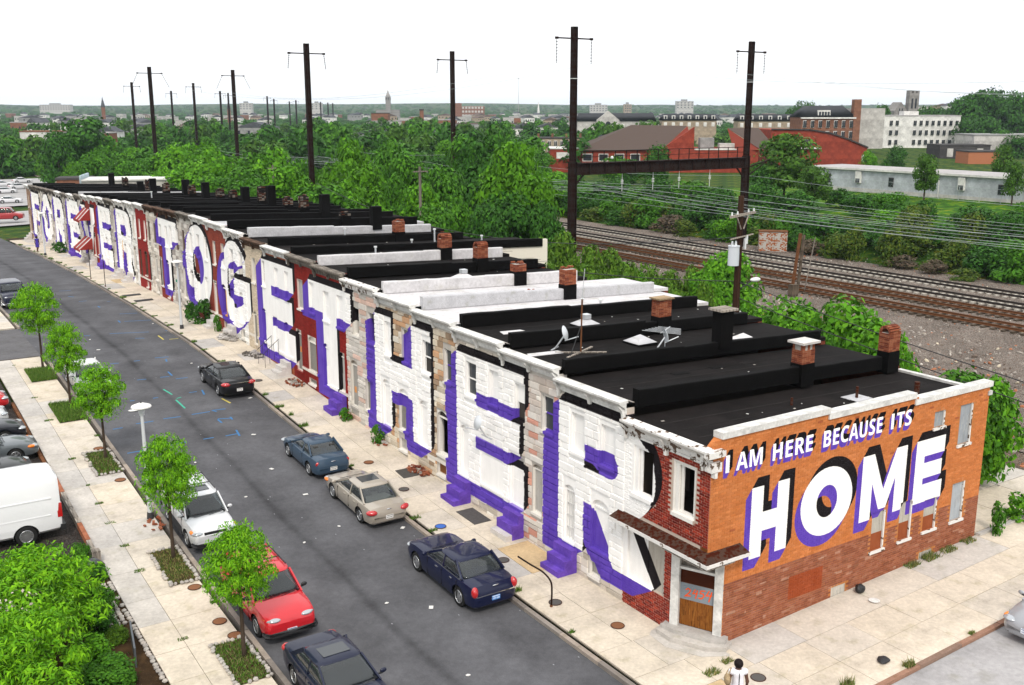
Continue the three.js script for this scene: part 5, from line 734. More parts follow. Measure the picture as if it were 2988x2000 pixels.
// a crown in a box of width 2, height 2 (from -1 to 1), made of lobes of leaves
function crownGeo(o) {
  const { lobes, leaves, size, cols, flat = 1, seedN = 1, shell = 0.72, spread = 0.72, droop = 0.3, taper = 0, lobeR = [0.24, 0.42], thin = 1 } = o; const keep = seed; seed = seedN * 7919;
  const L = []; for (let i = 0; i < lobes; i++) { for (let k = 0; k < 20; k++) { const a = rr(0, 2 * Math.PI), y = rr(-0.85, 0.9), m = Math.sqrt(Math.max(0.05, 1 - y * y)) * (1 - taper * (y + 1) * 0.45), q = Math.sqrt(rnd()) * spread * m, p = [Math.cos(a) * q, y * 0.74, Math.sin(a) * q]; if (!L.some((b) => Math.hypot(b[0] - p[0], b[1] - p[1], b[2] - p[2]) < 0.26) || k === 19) { L.push([...p, rr(...lobeR)]); break; } } }
  const pos = [], col = [], nor = [], A = V3(), B = V3(), n = V3(), q = V3();
  for (let i = 0; i < leaves; i++) {
    const l = L[Math.floor(rnd() * L.length)], th = rr(0, 2 * Math.PI), cz = rr(-0.6, 1), sz = Math.sqrt(1 - cz * cz), r = l[3] * (shell + (1 - shell) * Math.sqrt(rnd())) * (rnd() < 0.08 ? 1.25 : 1);
    const dx = Math.cos(th) * sz, dy = cz, dz = Math.sin(th) * sz; q.set(l[0] + dx * r, l[1] + dy * r * flat, l[2] + dz * r);
    n.set(dx + rr(-0.45, 0.45), dy + 0.3 + rr(-0.45, 0.45), dz + rr(-0.45, 0.45)).normalize(); A.set(rr(-1, 1), rr(-1, 1), rr(-1, 1)).cross(n).normalize(); B.copy(n).cross(A);
    if (rnd() < 0.14) { const a2 = rr(0, 6.283), y2 = rr(-0.8, 0.95), m2 = Math.sqrt(1 - y2 * y2) * Math.sqrt(rnd()) * 0.95 * (1 - taper * 0.3); q.set(Math.cos(a2) * m2, y2 * 0.92, Math.sin(a2) * m2); }
    const s = size * rr(0.6, 1.3), t = s * rr(0.45, 0.7) * thin, c = cols[Math.floor(rnd() * cols.length)], k = rr(0.75, 1.25);
    const P = [[-s, 0], [0, -t], [s, 0], [0, t]].map(([u, v], j) => [q.x + A.x * u + B.x * v, q.y + A.y * u + B.y * v - (j === 2 ? droop * s : 0), q.z + A.z * u + B.z * v]);
    for (const j of [0, 1, 2, 0, 2, 3]) { pos.push(...P[j]); nor.push(n.x, n.y, n.z); col.push(c[0] * k, c[1] * k, c[2] * k); }
  }
  seed = keep; const g = new THREE.BufferGeometry(); g.setAttribute('position', new THREE.Float32BufferAttribute(pos, 3)); g.setAttribute('normal', new THREE.Float32BufferAttribute(nor, 3)); g.setAttribute('color', new THREE.Float32BufferAttribute(col, 3)); g.userData.lobes = L; return g;
}
function trunkGeo(L, h, crownMid, cw, ch, r0, limbs = 6) { // tapered stem with limbs into the lobes
  const gs = [new THREE.CylinderGeometry(r0 * 0.5, r0, crownMid, 8).translate(0, crownMid / 2, 0)];
  L.slice(0, limbs).forEach((l) => { const end = [l[0] * cw * 0.8, crownMid + l[1] * ch * 0.8, l[2] * cw * 0.8], st = [0, crownMid * 0.72, 0], mid = [end[0] * 0.4, lerp(st[1], end[1], 0.55), end[2] * 0.4]; gs.push(new THREE.TubeGeometry(new THREE.CatmullRomCurve3([V3(...st), V3(...mid), V3(...end)]), 4, r0 * 0.26, 4)); }); return join(gs);
}
const CROWNS = {}; const crownFor = (kind, lod, v) => CROWNS[kind + lod + v] ??= crownGeo({ lobes: lod === 'near' ? 38 : lod === 'mid' ? 17 : lod === 'bush' ? 12 : 9, leaves: lod === 'near' ? 9500 : lod === 'mid' ? 4300 : lod === 'bush' ? 1700 : 480, size: lod === 'near' ? 0.043 : lod === 'mid' ? 0.064 : lod === 'bush' ? 0.08 : 0.14, cols: LEAFC[kind], seedN: v * 13 + kind.charCodeAt(0) + lod.length, flat: kind === 'n' ? 0.68 : 0.85, taper: kind === 'n' ? 0.25 : 0.3, spread: kind === 't' ? 0.85 : kind === 'n' ? 0.84 : 0.74, lobeR: kind === 'n' ? [0.13, 0.30] : lod === 'far' ? [0.3, 0.5] : [0.24, 0.48], droop: kind === 'n' ? 0.8 : 0.3, thin: kind === 'n' ? 0.6 : 1 });
function tree(name, x, z, h, w, kind, lod, label, group, o = {}) {
  const y = o.y ?? TH(x, z), v = Math.floor(hash2(Math.round(x * 10), Math.round(z * 10)) * 3), cg = crownFor(kind, lod, v), low = o.low ?? 0.12, ch = h * (1 - low) / 2 * 1.08, mid = h * low + ch * 0.94;
  const t = thing(name, label, o.category ?? 'tree', [x, y - 0.05, z], hash2(Math.round(x * 7), Math.round(z * 3)) * 6.28, group);
  const c = part('crown', cg, M.leaf, t); c.scale.set(w / 2, ch, w / 2); c.position.y = mid;
  part('trunk', trunkGeo(cg.userData.lobes, h, mid, w / 2, ch, o.r ?? Math.max(0.04, h * 0.02), lod === 'near' ? 9 : lod === 'mid' ? 6 : lod === 'bush' ? 3 : 0), M.bark, t); return t;
}
// street trees with their planting pits
const PITS = [[-7.01, 3.3, 2.0, 'young street tree shading the red sport utility'], [-14.31, 3.6, 2.0, 'young street tree beside the silver sport utility'], [-24.6, 3.35, 2.15, 'young street tree in front of the pale silver sedan'], [-32.0, 3.4, 1.9, 'slender street tree between grassy pits'], [-39.6, 3.8, 2.5, 'street tree beside the driveway crossing']];
PITS.forEach(([z, h, w, label], i) => tree('street_tree', -11.43, z, h * 1.3, w * 1.2, 'n', 'near', label, 'street trees in pavement pits', { y: pavedG(-11.43, z) - 0.03, low: 0.36, r: 0.07 }));
const stoneBlock = new THREE.IcosahedronGeometry(0.085, 0);
const PITBOX = [[-12.1, -11.12, -8.0, -5.6], [-12.05, -11.12, -15.1, -12.35], [-12.15, -11.12, -25.5, -22.8], [-12.3, -11.12, -32.9, -29.9], [-12.35, -11.12, -39.7, -37.2]];
M.grassBlade = mat([1, 1, 1], 0.9, { vertexColors: true, side: THREE.DoubleSide });
function tuft(n, rx, rz, hgt, cols, wide = 0.02) { const pos = [], col = []; for (let i = 0; i < n; i++) { const x = rr(-rx, rx), z = rr(-rz, rz), a = rr(0, 6.28), h = hgt * rr(0.4, 1.2), dx = Math.cos(a) * wide, dz = Math.sin(a) * wide, lx = rr(-0.6, 0.6) * h, lz = rr(-0.6, 0.6) * h, c = pick(cols), k = rr(0.7, 1.3); pos.push(x - dx, 0, z - dz, x + dx, 0, z + dz, x + lx, h, z + lz); for (let j = 0; j < 3; j++) col.push(c[0] * k, c[1] * k, c[2] * k); } const g = new THREE.BufferGeometry(); g.setAttribute('position', new THREE.Float32BufferAttribute(pos, 3)); g.setAttribute('color', new THREE.Float32BufferAttribute(col, 3)); g.computeVertexNormals(); return g; }
const GRASSC = [[0.10, 0.20, 0.025], [0.07, 0.15, 0.02], [0.15, 0.20, 0.05], [0.05, 0.11, 0.016]], DRYC = [[0.26, 0.22, 0.09], [0.18, 0.18, 0.06], [0.10, 0.16, 0.03], [0.07, 0.13, 0.02]];
M.pitStone = [[0.50, 0.47, 0.43], [0.42, 0.39, 0.36], [0.55, 0.50, 0.45]].map((c) => mat(c, 0.95, { map: rep(T.mottle, 0.5) }));
PITBOX.forEach(([x0, x1, z0, z1], i) => {
  const P = structGroup('tree_pit'); part('soil', sheet(x0, x1, z1, z0, 0.135, 2, 4), mat([0.15, 0.125, 0.085], 1, { map: rep(T.dirt, 1.6) }), P);
  const n = i < 3 ? 2400 : 5200, g = tuft(n, (x1 - x0) / 2, (z1 - z0) / 2, i < 3 ? 0.09 : 0.16, i === 1 ? DRYC : i < 3 ? [...GRASSC, [0.2, 0.17, 0.08]] : GRASSC, 0.018), m = single('pit_grass', g, M.grassBlade, 'grass and weeds in a street tree pit', 'grass'); m.userData.kind = 'stuff'; m.position.set((x0 + x1) / 2, G(-11.6, (z0 + z1) / 2) + 0.13, (z0 + z1) / 2); m.rotation.x = Math.atan2(G(-11, z0) - G(-11, z1), z1 - z0);
  if (i < 3) { const edge = []; for (let z = z0; z < z1; z += 0.17) edge.push([x0, z], [x1, z]); for (let x = x0; x < x1; x += 0.17) edge.push([x, z1], [x, z0]); for (const [x, z] of edge) { if (rnd() < 0.12) continue; const b = part('edging_stone', stoneBlock, M.pitStone[Math.floor(rnd() * 3)], P); b.position.set(x + rr(-0.03, 0.03), G(x, z) + 0.16, z + rr(-0.03, 0.03)); b.rotation.set(rr(-0.2, 0.2), rr(0, 3), rr(-0.2, 0.2)); b.scale.set(rr(0.7, 1.15), rr(0.6, 1.1), rr(0.7, 1.15)); } }
});
// trees and scrub behind the row and beyond the tracks: x, z, height, width, kind
const KIND = { b: ['leafy_tree', 'bright green tree'], m: ['leafy_tree', 'mid green tree'], d: ['leafy_tree', 'dark green tree'], l: ['leafy_tree', 'dense rounded grass-green tree'], B: ['leafy_tree', 'large layered green tree'], s: ['scrub_bush', 'yellow-green scrub bush'], y: ['scrub_bush', 'yellowish creeper-covered bush'], w: ['scrub_bush', 'bare brownish scrub'], t: ['leafy_tree', 'loose open-crowned tree'] };
const WOODS = [[26,-223.3,15.1,18.0,"d"],[20,-214.2,12.8,9.1,"d"],[24,-187.7,10.5,9.4,"m"],[19,-174.4,10.0,7.8,"m"],[22,-158.6,8.6,8.2,"m"],[27,-165.8,8.9,9.6,"m"],[30,-161.7,10.3,10.4,"b"],[30,-147.8,11.0,10.6,"b"],[24,-130.7,8.4,10.4,"b"],[26,-121.1,9.7,9.1,"b"],[28,-116.2,10.0,8.1,"m"],[30,-115.0,10.3,8.9,"b"],[21,-99.3,8.1,7.8,"m"],[23,-91.9,8.6,6.9,"b"],[19,-102.8,7.3,7.2,"m"],[27,-96.7,9.6,5.9,"m"],[22,-81.8,6.9,4.6,"b"],[28,-85.3,12.0,6.6,"l"],[25,-82.5,9.4,6.5,"l"],[26,-76.6,9.4,6.2,"l"],[22,-73.1,7.7,6.4,"l"],[19,-72.4,6.3,3.6,"m"],[17,-55.6,6.0,3.6,"b"],[26,-70.3,8.6,3.8,"m"],[34,-83.4,10.8,6.8,"m"],[27,-67.2,8.0,5.2,"b"],[38,-95.7,11.9,6.1,"m"],[20,-52.4,6.4,4.9,"m"],[33,-73.7,9.7,6.2,"m"],[24,-55.5,7.2,4.6,"m"],[31,-56.8,12.6,7.4,"B"],[29,-57.2,10.2,5.9,"B"],[30,-52.0,10.1,5.6,"B"],[26,-50.5,8.4,6.8,"d"],[40,-79.2,11.8,7.4,"d"],[44,-80.0,13.1,7.5,"d"],[44,-87.8,12.5,7.2,"m"],[28,-47.9,7.7,4.0,"d"],[23,-49.0,6.9,4.4,"d"],[20,-37.5,5.4,3.3,"s"],[24,-40.0,5.8,3.5,"s"],[24,-37.0,5.2,3.4,"s"],[20,-33.6,4.7,3.5,"s"],[27,-38.3,4.9,3.5,"s"],[24,-32.8,4.6,3.2,"s"],[20,-30.0,4.4,3.3,"s"],[27,-34.1,4.5,3.4,"s"],[21,-27.6,4.2,3.2,"s"],[26,-30.8,4.4,2.9,"s"],[21,-24.5,4.3,2.9,"s"],[27,-29.4,4.9,2.3,"s"],[22,-23.1,4.9,2.3,"s"],[17,-31.8,4.7,2.5,"s"],[30,-29.3,6.0,5.7,"b"],[26,-26.8,5.3,3.9,"b"],[22,-19.5,4.5,4.8,"b"],[22,-17.1,5.4,5.7,"b"],[20,-13.7,5.2,3.5,"b"],[21,-12.0,6.1,5.6,"b"],[19,-8.6,5.8,3.9,"b"],[18,-7.0,5.3,2.9,"b"],[18,-10.8,5.1,3.1,"m"],[17,-3.3,5.1,4.1,"m"],[18,-2.8,4.9,3.4,"b"],[16,-3.2,3.8,2.5,"m"],[17,-15.0,4.3,2.9,"d"],[17,-13.2,4.5,3.4,"d"],[74,-101.9,4.0,8.3,"m"],[76,-98.2,4.4,8.2,"d"],[74,-91.0,4.1,7.0,"m"],[76,-87.8,4.8,7.7,"d"],[75,-81.5,5.2,7.4,"m"],[76,-78.5,4.4,7.2,"d"],[70,-94.7,2.0,5.8,"y"],[70,-87.1,2.0,6.1,"m"],[69,-78.3,2.4,5.8,"w"],[72,-76.7,3.9,5.8,"d"],[71,-83.9,3.5,6.0,"m"],[74,-74.1,4.9,6.3,"d"],[88,-76.7,9.7,10.0,"t"],[84,-77.7,5.9,4.7,"d"],[86,-69.9,5.6,5.6,"t"],[76,-68.8,5.2,7.5,"d"],[78,-66.4,4.0,7.4,"d"],[70,-63.2,3.9,5.3,"y"],[72,-59.9,3.6,6.3,"d"],[72,-56.2,3.8,5.6,"d"],[90,-68.6,2.7,5.1,"d"],[84,-60.9,2.9,4.8,"d"],[74,-52.9,2.5,6.1,"d"],[68.5,-51.6,2.8,4.8,"y"],[78,-52.2,2.1,4.5,"b"],[72,-47.3,2.1,4.7,"d"],[73,-45.5,2.6,4.7,"y"],[84,-52.1,2.7,4.0,"d"],[68,-42.9,1.5,4.0,"w"],[76,-44.5,2.6,4.7,"d"],[71,-39.8,2.9,5.4,"y"],[82,-44.9,2.8,5.2,"d"],[78,-40.0,3.0,6.1,"d"],[84,-41.8,2.3,5.1,"d"],[70,-35.2,2.8,5.2,"d"],[73,-34.8,2.9,4.8,"m"],[66,-34.8,1.4,3.7,"y"],[67,-38.9,1.6,3.3,"w"],[68,-54.6,1.8,3.8,"w"],[108,-69.0,6.7,4.3,"t"],[150,-83.3,7.4,4.5,"t"],[112,-58.4,5.9,3.5,"t"],[150,-111.2,5.7,4.3,"b"],[190,-134.1,5.7,6.2,"d"],[140,-99.7,4.5,3.2,"d"],[18.9,-104.0,6.0,5.9,"b"],[31.4,-65.5,5.8,8.0,"b"],[31.0,-101.5,5.7,5.9,"b"],[42.4,-108.6,5.1,7.1,"m"],[21.4,-204.5,6.8,7.1,"l"],[39.8,-233.0,7.3,7.6,"m"],[30.2,-181.6,6.2,6.7,"b"],[38.9,-230.1,8.6,7.6,"b"],[32.0,-223.8,8.3,7.6,"m"],[27.9,-96.7,5.8,6.6,"m"],[38.8,-116.3,5.1,5.6,"l"],[30.5,-239.6,8.0,7.3,"m"],[21.5,-239.5,7.4,6.0,"l"],[21.1,-140.5,6.3,7.0,"l"],[41.3,-161.4,5.8,5.7,"m"],[32.3,-111.4,7.1,5.8,"m"],[16.7,-113.8,5.9,5.7,"m"],[42.9,-192.8,5.9,6.2,"m"],[27.5,-200.0,8.2,7.1,"b"],[21.4,-114.2,6.1,5.8,"d"],[20.4,-168.6,6.9,6.4,"d"],[37.9,-92.2,5.9,6.2,"b"],[21.8,-140.2,7.5,5.8,"b"],[20.7,-71.8,6.6,5.9,"b"],[32.3,-159.2,6.3,5.6,"m"],[43.9,-114.1,6.6,6.0,"m"],[27.5,-105.1,5.1,6.6,"m"],[28.0,-177.2,6.2,6.0,"b"],[22.8,-107.3,5.5,6.1,"m"],[17.4,-87.2,7.3,6.9,"m"],[41.2,-133.7,6.8,7.5,"l"],[26.8,-69.2,6.1,7.8,"m"],[41.9,-222.2,7.0,7.1,"l"],[27.8,-118.1,5.5,7.5,"m"],[27.0,-122.3,6.2,7.6,"m"],[34.7,-233.2,6.5,7.7,"m"],[23.5,-198.5,8.0,7.7,"l"],[31.9,-175.1,7.5,7.8,"m"],[21.9,-204.0,6.4,7.0,"m"],[38.7,-82.6,6.9,7.7,"m"],[42.6,-71.5,5.5,7.0,"m"],[29.2,-199.7,7.3,5.6,"b"],[19.2,-185.8,7.2,6.1,"m"],[18.2,-69.4,7.1,7.8,"m"],[39.2,-211.1,6.3,6.9,"d"],[43.3,-98.6,6.0,7.4,"d"],[69.9,-105.0,6.4,7.7,"b"],[90.2,-138.7,5.8,7.1,"m"],[97.6,-161.9,5.9,5.8,"m"],[71.5,-134.0,6.6,6.3,"d"],[99.1,-122.2,4.5,5.9,"d"],[69.8,-107.7,6.9,7.0,"m"],[80.0,-149.7,5.4,6.1,"m"],[87.3,-198.5,6.5,7.0,"d"],[96.9,-152.1,6.8,6.9,"b"],[81.0,-159.4,4.9,7.4,"d"],[77.6,-198.5,5.8,7.0,"m"],[97.9,-125.0,5.1,7.5,"m"],[88.0,-103.1,7.2,6.3,"d"],[76.2,-129.3,4.6,5.6,"m"],[93.4,-179.1,7.4,5.9,"b"],[99.7,-164.4,4.7,7.8,"m"],[72.2,-60.4,2.5,5.3,"m"],[73.3,-48.5,3.5,4.0,"d"],[76.6,-83.2,2.6,5.5,"m"],[69.6,-56.6,2.3,3.5,"b"],[74.9,-104.7,3.9,4.1,"m"],[79.0,-101.2,2.7,3.7,"b"],[68.6,-56.5,2.8,3.7,"d"],[68.0,-48.8,3.8,3.2,"y"],[72.2,-21.3,3.3,3.3,"y"],[78.1,-86.7,4.3,3.2,"b"],[78.7,-71.6,2.6,3.2,"m"],[79.0,-28.8,3.3,4.6,"d"],[72.8,-104.4,3.1,4.7,"m"],[69.3,-83.3,4.3,4.9,"m"],[74.4,-21.2,3.5,3.6,"d"],[74.7,-86.7,2.3,5.3,"y"],[70.5,-107.3,3.5,3.3,"d"],[74.0,-97.2,3.4,4.9,"b"],[78.3,-49.3,3.5,4.3,"y"],[79.3,-35.1,3.8,4.1,"d"],[72.9,-47.6,2.7,4.3,"d"],[71.3,-94.2,2.8,4.4,"m"],[77.3,-18.4,4.0,4.4,"m"],[74.6,-90.7,2.3,4.8,"m"],[72.5,-108.6,3.0,5.3,"d"],[71.1,-29.4,3.7,5.3,"m"],[79.7,-20.8,2.6,5.5,"m"],[67.6,-74.2,2.3,3.7,"y"],[67.7,-44.2,4.0,3.9,"y"],[69.2,-69.9,2.4,4.5,"m"],[72.7,-27.3,2.5,4.5,"b"],[78.6,-52.8,2.6,4.9,"b"],[75.1,-73.3,3.0,5.4,"d"],[69.7,-66.8,3.6,3.4,"b"],[78.2,-91.8,2.6,4.3,"d"],[72.4,-69.7,2.6,4.4,"d"],[79.3,-67.4,2.3,5.6,"y"],[74.0,-68.3,3.4,5.4,"m"],[74.7,-100.2,4.3,3.4,"d"],[68.8,-85.2,3.7,4.3,"y"],[76.6,-101.3,3.7,3.3,"d"],[70.4,-100.4,4.0,5.0,"d"],[70.5,-63.6,3.6,3.4,"m"],[72.6,-81.1,2.4,3.7,"d"],[68.6,-88.3,2.3,4.7,"d"],[67.8,-67.4,3.9,4.0,"b"],[73.3,-46.9,3.2,3.6,"y"],[77.9,-110.7,2.4,4.0,"d"],[69.1,-59.3,4.3,3.5,"m"],[79.2,-27.5,4.3,4.1,"m"],[75.3,-18.3,2.6,5.3,"m"],[70.7,-38.7,3.3,3.7,"y"],[75.1,-40.3,4.3,4.4,"y"],[70.6,-21.5,4.1,4.7,"d"],[76.0,-77.3,2.5,3.3,"d"],[77.3,-109.7,4.2,5.4,"d"],[68.7,-108.9,2.9,3.8,"d"],[74.5,-46.9,4.1,5.3,"y"],[71.0,-36.1,3.2,4.7,"d"],[72.3,-59.8,2.9,3.3,"m"],[74.3,-32.4,2.6,4.9,"m"],[79.3,-102.1,2.4,5.5,"d"],[79.3,-73.6,3.7,4.1,"m"],[71.7,-68.0,2.2,4.5,"y"],[76.6,-37.8,3.9,5.1,"d"],[76.5,-25.5,2.8,4.5,"m"],[79.8,-37.5,2.9,3.4,"d"],[68.7,-31.7,4.0,5.6,"m"],[72.4,-96.6,3.5,5.3,"d"],[72.0,-82.3,2.8,4.0,"y"],[88.0,-42.7,2.9,3.4,"m"],[86.8,-20.4,1.8,4.0,"d"],[89.8,-37.1,1.9,3.6,"d"],[86.8,-38.1,2.1,3.7,"d"],[87.4,-47.1,1.9,3.6,"d"],[81.9,-21.0,2.9,4.3,"m"],[83.4,-38.1,2.8,3.3,"d"],[82.0,-28.7,2.8,3.8,"d"],[89.4,-60.0,2.8,4.0,"m"],[88.0,-34.9,3.0,3.9,"d"],[85.6,-58.6,3.1,4.9,"m"],[82.6,-55.6,2.1,3.9,"d"],[85.3,-27.5,3.1,4.1,"d"],[90.0,-28.9,1.8,4.4,"d"],[18.4,-42.4,3.9,2.9,"s"],[21.2,-31.9,2.7,3.6,"s"],[29.5,-37.1,2.7,2.8,"s"],[25.8,-55.1,3.6,3.6,"b"],[27.0,-53.5,4.1,2.8,"b"],[30.0,-19.4,2.8,3.1,"s"],[25.2,-53.1,3.6,3.2,"b"],[19.2,-39.9,3.6,3.7,"s"],[30.0,-40.5,3.8,3.4,"b"],[27.8,-31.1,2.9,2.6,"b"],[19.2,-48.3,3.1,2.6,"b"],[20.9,-57.3,3.6,3.0,"s"],[15.9,-41.2,3.8,2.9,"s"],[19.2,-26.8,4.0,3.1,"s"],[25.7,-41.4,2.7,3.4,"b"],[16.4,-57.6,3.5,3.2,"b"],[25.1,-33.3,4.0,3.0,"b"],[29.6,-19.4,3.1,3.1,"s"],[29.7,-36.3,3.3,3.5,"s"],[27.4,-55.0,3.7,2.9,"s"],[20.9,-33.3,4.2,3.6,"s"],[17.2,-20.7,3.7,3.0,"b"],[21.8,-18.8,3.2,3.7,"b"],[15.9,-25.1,3.1,2.6,"s"],[15.6,-42.9,3.3,2.7,"s"],[28.4,-47.0,4.2,2.7,"s"]];
for (const [x, z, h, w, k] of WOODS) {
  const place = x < 46 ? (z < -110 ? 'beyond the far end of the row' : z < -60 ? 'behind the far half of the row' : z < -34 ? 'behind the middle of the row' : 'behind the near houses beside the track') : x < 81 ? 'on the bank across the tracks' : x < 100 ? 'on the lawn edge by the trailers' : 'among the buildings past the trailers';
  tree(KIND[k][0], x, z, h, w, k, h < 4.6 && x > 46 ? 'bush' : 'mid', `${KIND[k][1]} ${place}`, `vegetation ${place}`, { low: k === 's' || k === 'y' || k === 'w' ? -0.12 : x > 66 && h < 5 ? -0.06 : k === 't' ? 0.16 : 0.03, category: KIND[k][0] === 'scrub_bush' ? 'bush' : 'tree' });
}
// ------------------------------------------------------------------ railway
M.steelDark = mat([0.028, 0.019, 0.016], 0.8, { map: rep(T.rust, 1.5) }); M.railDark = mat([0.03, 0.022, 0.018], 0.55, { metalness: 0.3 }); M.railRust = mat([0.17, 0.07, 0.03], 0.85, { map: rep(T.mottle, 1.3) }); M.tieConc = mat([0.52, 0.48, 0.42], 0.9, { map: rep(T.mottle, 0.9) }); M.tieWood = mat([0.20, 0.165, 0.13], 1, { map: rep(T.wood, 0.9) }); M.wire = mat([0.36, 0.40, 0.40], 0.5, { metalness: 0.2 }); M.porcelain = mat([0.6, 0.62, 0.62], 0.3);
const tieGeo = metric(new THREE.BoxGeometry(2.55, 0.14, 0.26)), RT = 0.86;
[[60.8, 0], [56.3, 0], [52.6, 1], [48.4, 1]].forEach(([x, old], k) => {
  const g = structGroup('railway_track'), m = old ? M.railRust : M.railDark;
  for (const s of [-1, 1]) { const sh = new THREE.Shape([[-0.075, 0], [0.075, 0], [0.07, 0.02], [0.015, 0.035], [0.015, 0.12], [0.037, 0.13], [0.037, 0.17], [-0.037, 0.17], [-0.037, 0.13], [-0.015, 0.12], [-0.015, 0.035], [-0.07, 0.02]].map((p) => new THREE.Vector2(...p))); part('rail', metric(new THREE.ExtrudeGeometry(sh, { depth: 330, bevelEnabled: false }).translate(x + s * 0.75, RT - 0.17, -300)), m, g); }
  for (let z = 4; z > -108; z -= 0.74) { const t = part('sleeper', tieGeo, old ? M.tieWood : M.tieConc, g); t.position.set(x + rr(-0.04, 0.04), RT - (old ? 0.285 : 0.25) + rr(-0.012, 0.012), z); t.rotation.y = rr(-0.012, 0.012); }
});
// catenary poles
function hPole(root, x, z, y0, y1, w, m = M.steelDark) { return part('pole', [box(x - w / 2, x - w / 2 + 0.06, y0, y1, z - w * 0.42, z + w * 0.42), box(x + w / 2 - 0.06, x + w / 2, y0, y1, z - w * 0.42, z + w * 0.42), box(x - w / 2 + 0.061, x + w / 2 - 0.061, y0, y1 - 0.01, z - 0.09, z + 0.09)], m, root); }
function insulator(root, x, y, z, len, dx = 0) { const gs = [bar([x, y, z], [x + dx, y - len, z], 0.025, 5)]; for (let k = 1; k < 8; k++) gs.push(new THREE.CylinderGeometry(0.07, 0.11, 0.07, 7).translate(x + dx * k / 8, y - len * k / 8, z)); return part('insulator_string', gs, M.greyPlastic, root); }
function crossArm(root, x, z, y, half, drop, dx = 0) { const a = part('cross_arm', [beam([x - half, y, z], [x + half, y, z], 0.12, 0.13), cbox(0.3, 0.22, 0.2, x - half, y, z), cbox(0.3, 0.22, 0.2, x + half, y, z)], M.steelDark, root); for (const s of [-1, 1]) insulator(root, x + s * half, y - 0.06, z, drop, dx * s); return a; }
{
  const g = thing('signal_gantry', 'rusty steel gantry spanning all four tracks with a railed walkway', 'gantry', [0, 0, 0], 0, 'railway catenary poles'), z = -63.1;
  for (const [x, t] of [[42, 23.5], [66.3, 22.95]]) { hPole(g, x, z, 0.2, 10.6, 0.72); hPole(g, x, z + 0.001, 10.61, t, 0.56); part('pole_cap', new THREE.ConeGeometry(0.32, 0.3, 6).translate(x, t + 0.15, z), M.porcelain, g); crossArm(g, x, z, t - 1.1, 2.1, 2.3); part('band', [box(x - 0.32, x + 0.32, 18.6, 18.66, z - 0.28, z + 0.28)], M.porcelain, g); }
  part('girder', [box(42.3, 66, 9.35, 10.35, z - 0.12, z + 0.12), box(42.3, 66, 10.351, 10.45, z - 0.4, z + 0.4), box(42.3, 66, 9.25, 9.349, z - 0.3, z + 0.3)], M.steelDark, g); for (let x = 44; x < 66; x += 2) part('stiffener', box(x - 0.03, x + 0.03, 9.35, 10.35, z + 0.121, z + 0.3), M.steelDark, g);
  for (let x = 42.8; x < 66; x += 1.45) part('rail_post', box(x - 0.035, x + 0.035, 10.45, 11.6, z + 0.3, z + 0.37), M.steelDark, g); part('handrail', [box(42.6, 65.9, 11.55, 11.62, z + 0.29, z + 0.38), box(42.6, 65.9, 11.0, 11.05, z + 0.305, z + 0.365)], M.steelDark, g); part('knee_brace', [beam([42.3, 8.2, z], [43.4, 9.3, z], 0.14, 0.14), beam([66, 8.2, z], [64.9, 9.3, z], 0.14, 0.14), beam([66.6, 9.3, z], [70.2, 10.1, z], 0.1, 0.12), beam([66.6, 8.3, z], [69.6, 9.9, z], 0.1, 0.1)], M.steelDark, g);
  for (const x of [48.4, 52.6, 56.3, 60.8]) { const h = part('wire_hanger', [bar([x, 9.25, z], [x, 7.4, z], 0.03, 5), cyl(0.14, 0.14, 0.06, x, 8.5, z, 8), cyl(0.14, 0.14, 0.06, x, 8.35, z, 8), cyl(0.14, 0.14, 0.06, x, 8.2, z, 8)], M.porcelain, g); }
  part('signal_lamp', new THREE.SphereGeometry(0.16, 10, 8).translate(46.6, 10.9, z + 0.5), M.porcelain, g);
}
[[48.9, -98.7, 23, 0.5], [27, -94, 23, 0.56], [46, -177, 23, 0.6], [29, -171, 23, 0.6], [52, -281, 23, 0.62], [69, -281, 23, 0.62], [99, -414, 23, 0.7], [116, -404, 23, 0.7], [137, -458, 23, 0.7], [192, -557, 23, 0.8], [212, -600, 22, 0.8], [262, -690, 22, 0.9], [300, -800, 22, 0.9], [340, -830, 22, 0.9], [390, -930, 22, 1], [430, -1010, 22, 1]].forEach(([x, z, t, w], i) => { const g = thing('catenary_pole', i < 6 ? ['slim dark pole with drooping insulators right of the big layered tree', 'tall dark pole rising behind the middle roofs', 'dark pole above the leafy cluster', 'dark pole left of the leafy cluster', 'thin dark pole over the far end of the row', 'thin dark pole among the distant roofs'][i] : 'very thin dark pole far along the railway', 'pole', [0, 0, 0], 0, 'railway catenary poles'); hPole(g, x, z, -1, t, w); part('pole_cap', new THREE.ConeGeometry(w * 0.5, 0.3, 6).translate(x, t + 0.14, z), M.porcelain, g); crossArm(g, x, z, t - 1.1, 2.1, i === 2 || i === 3 ? 2.4 : 1.7, i > 1 && i < 4 ? 1.2 : 0.2); });
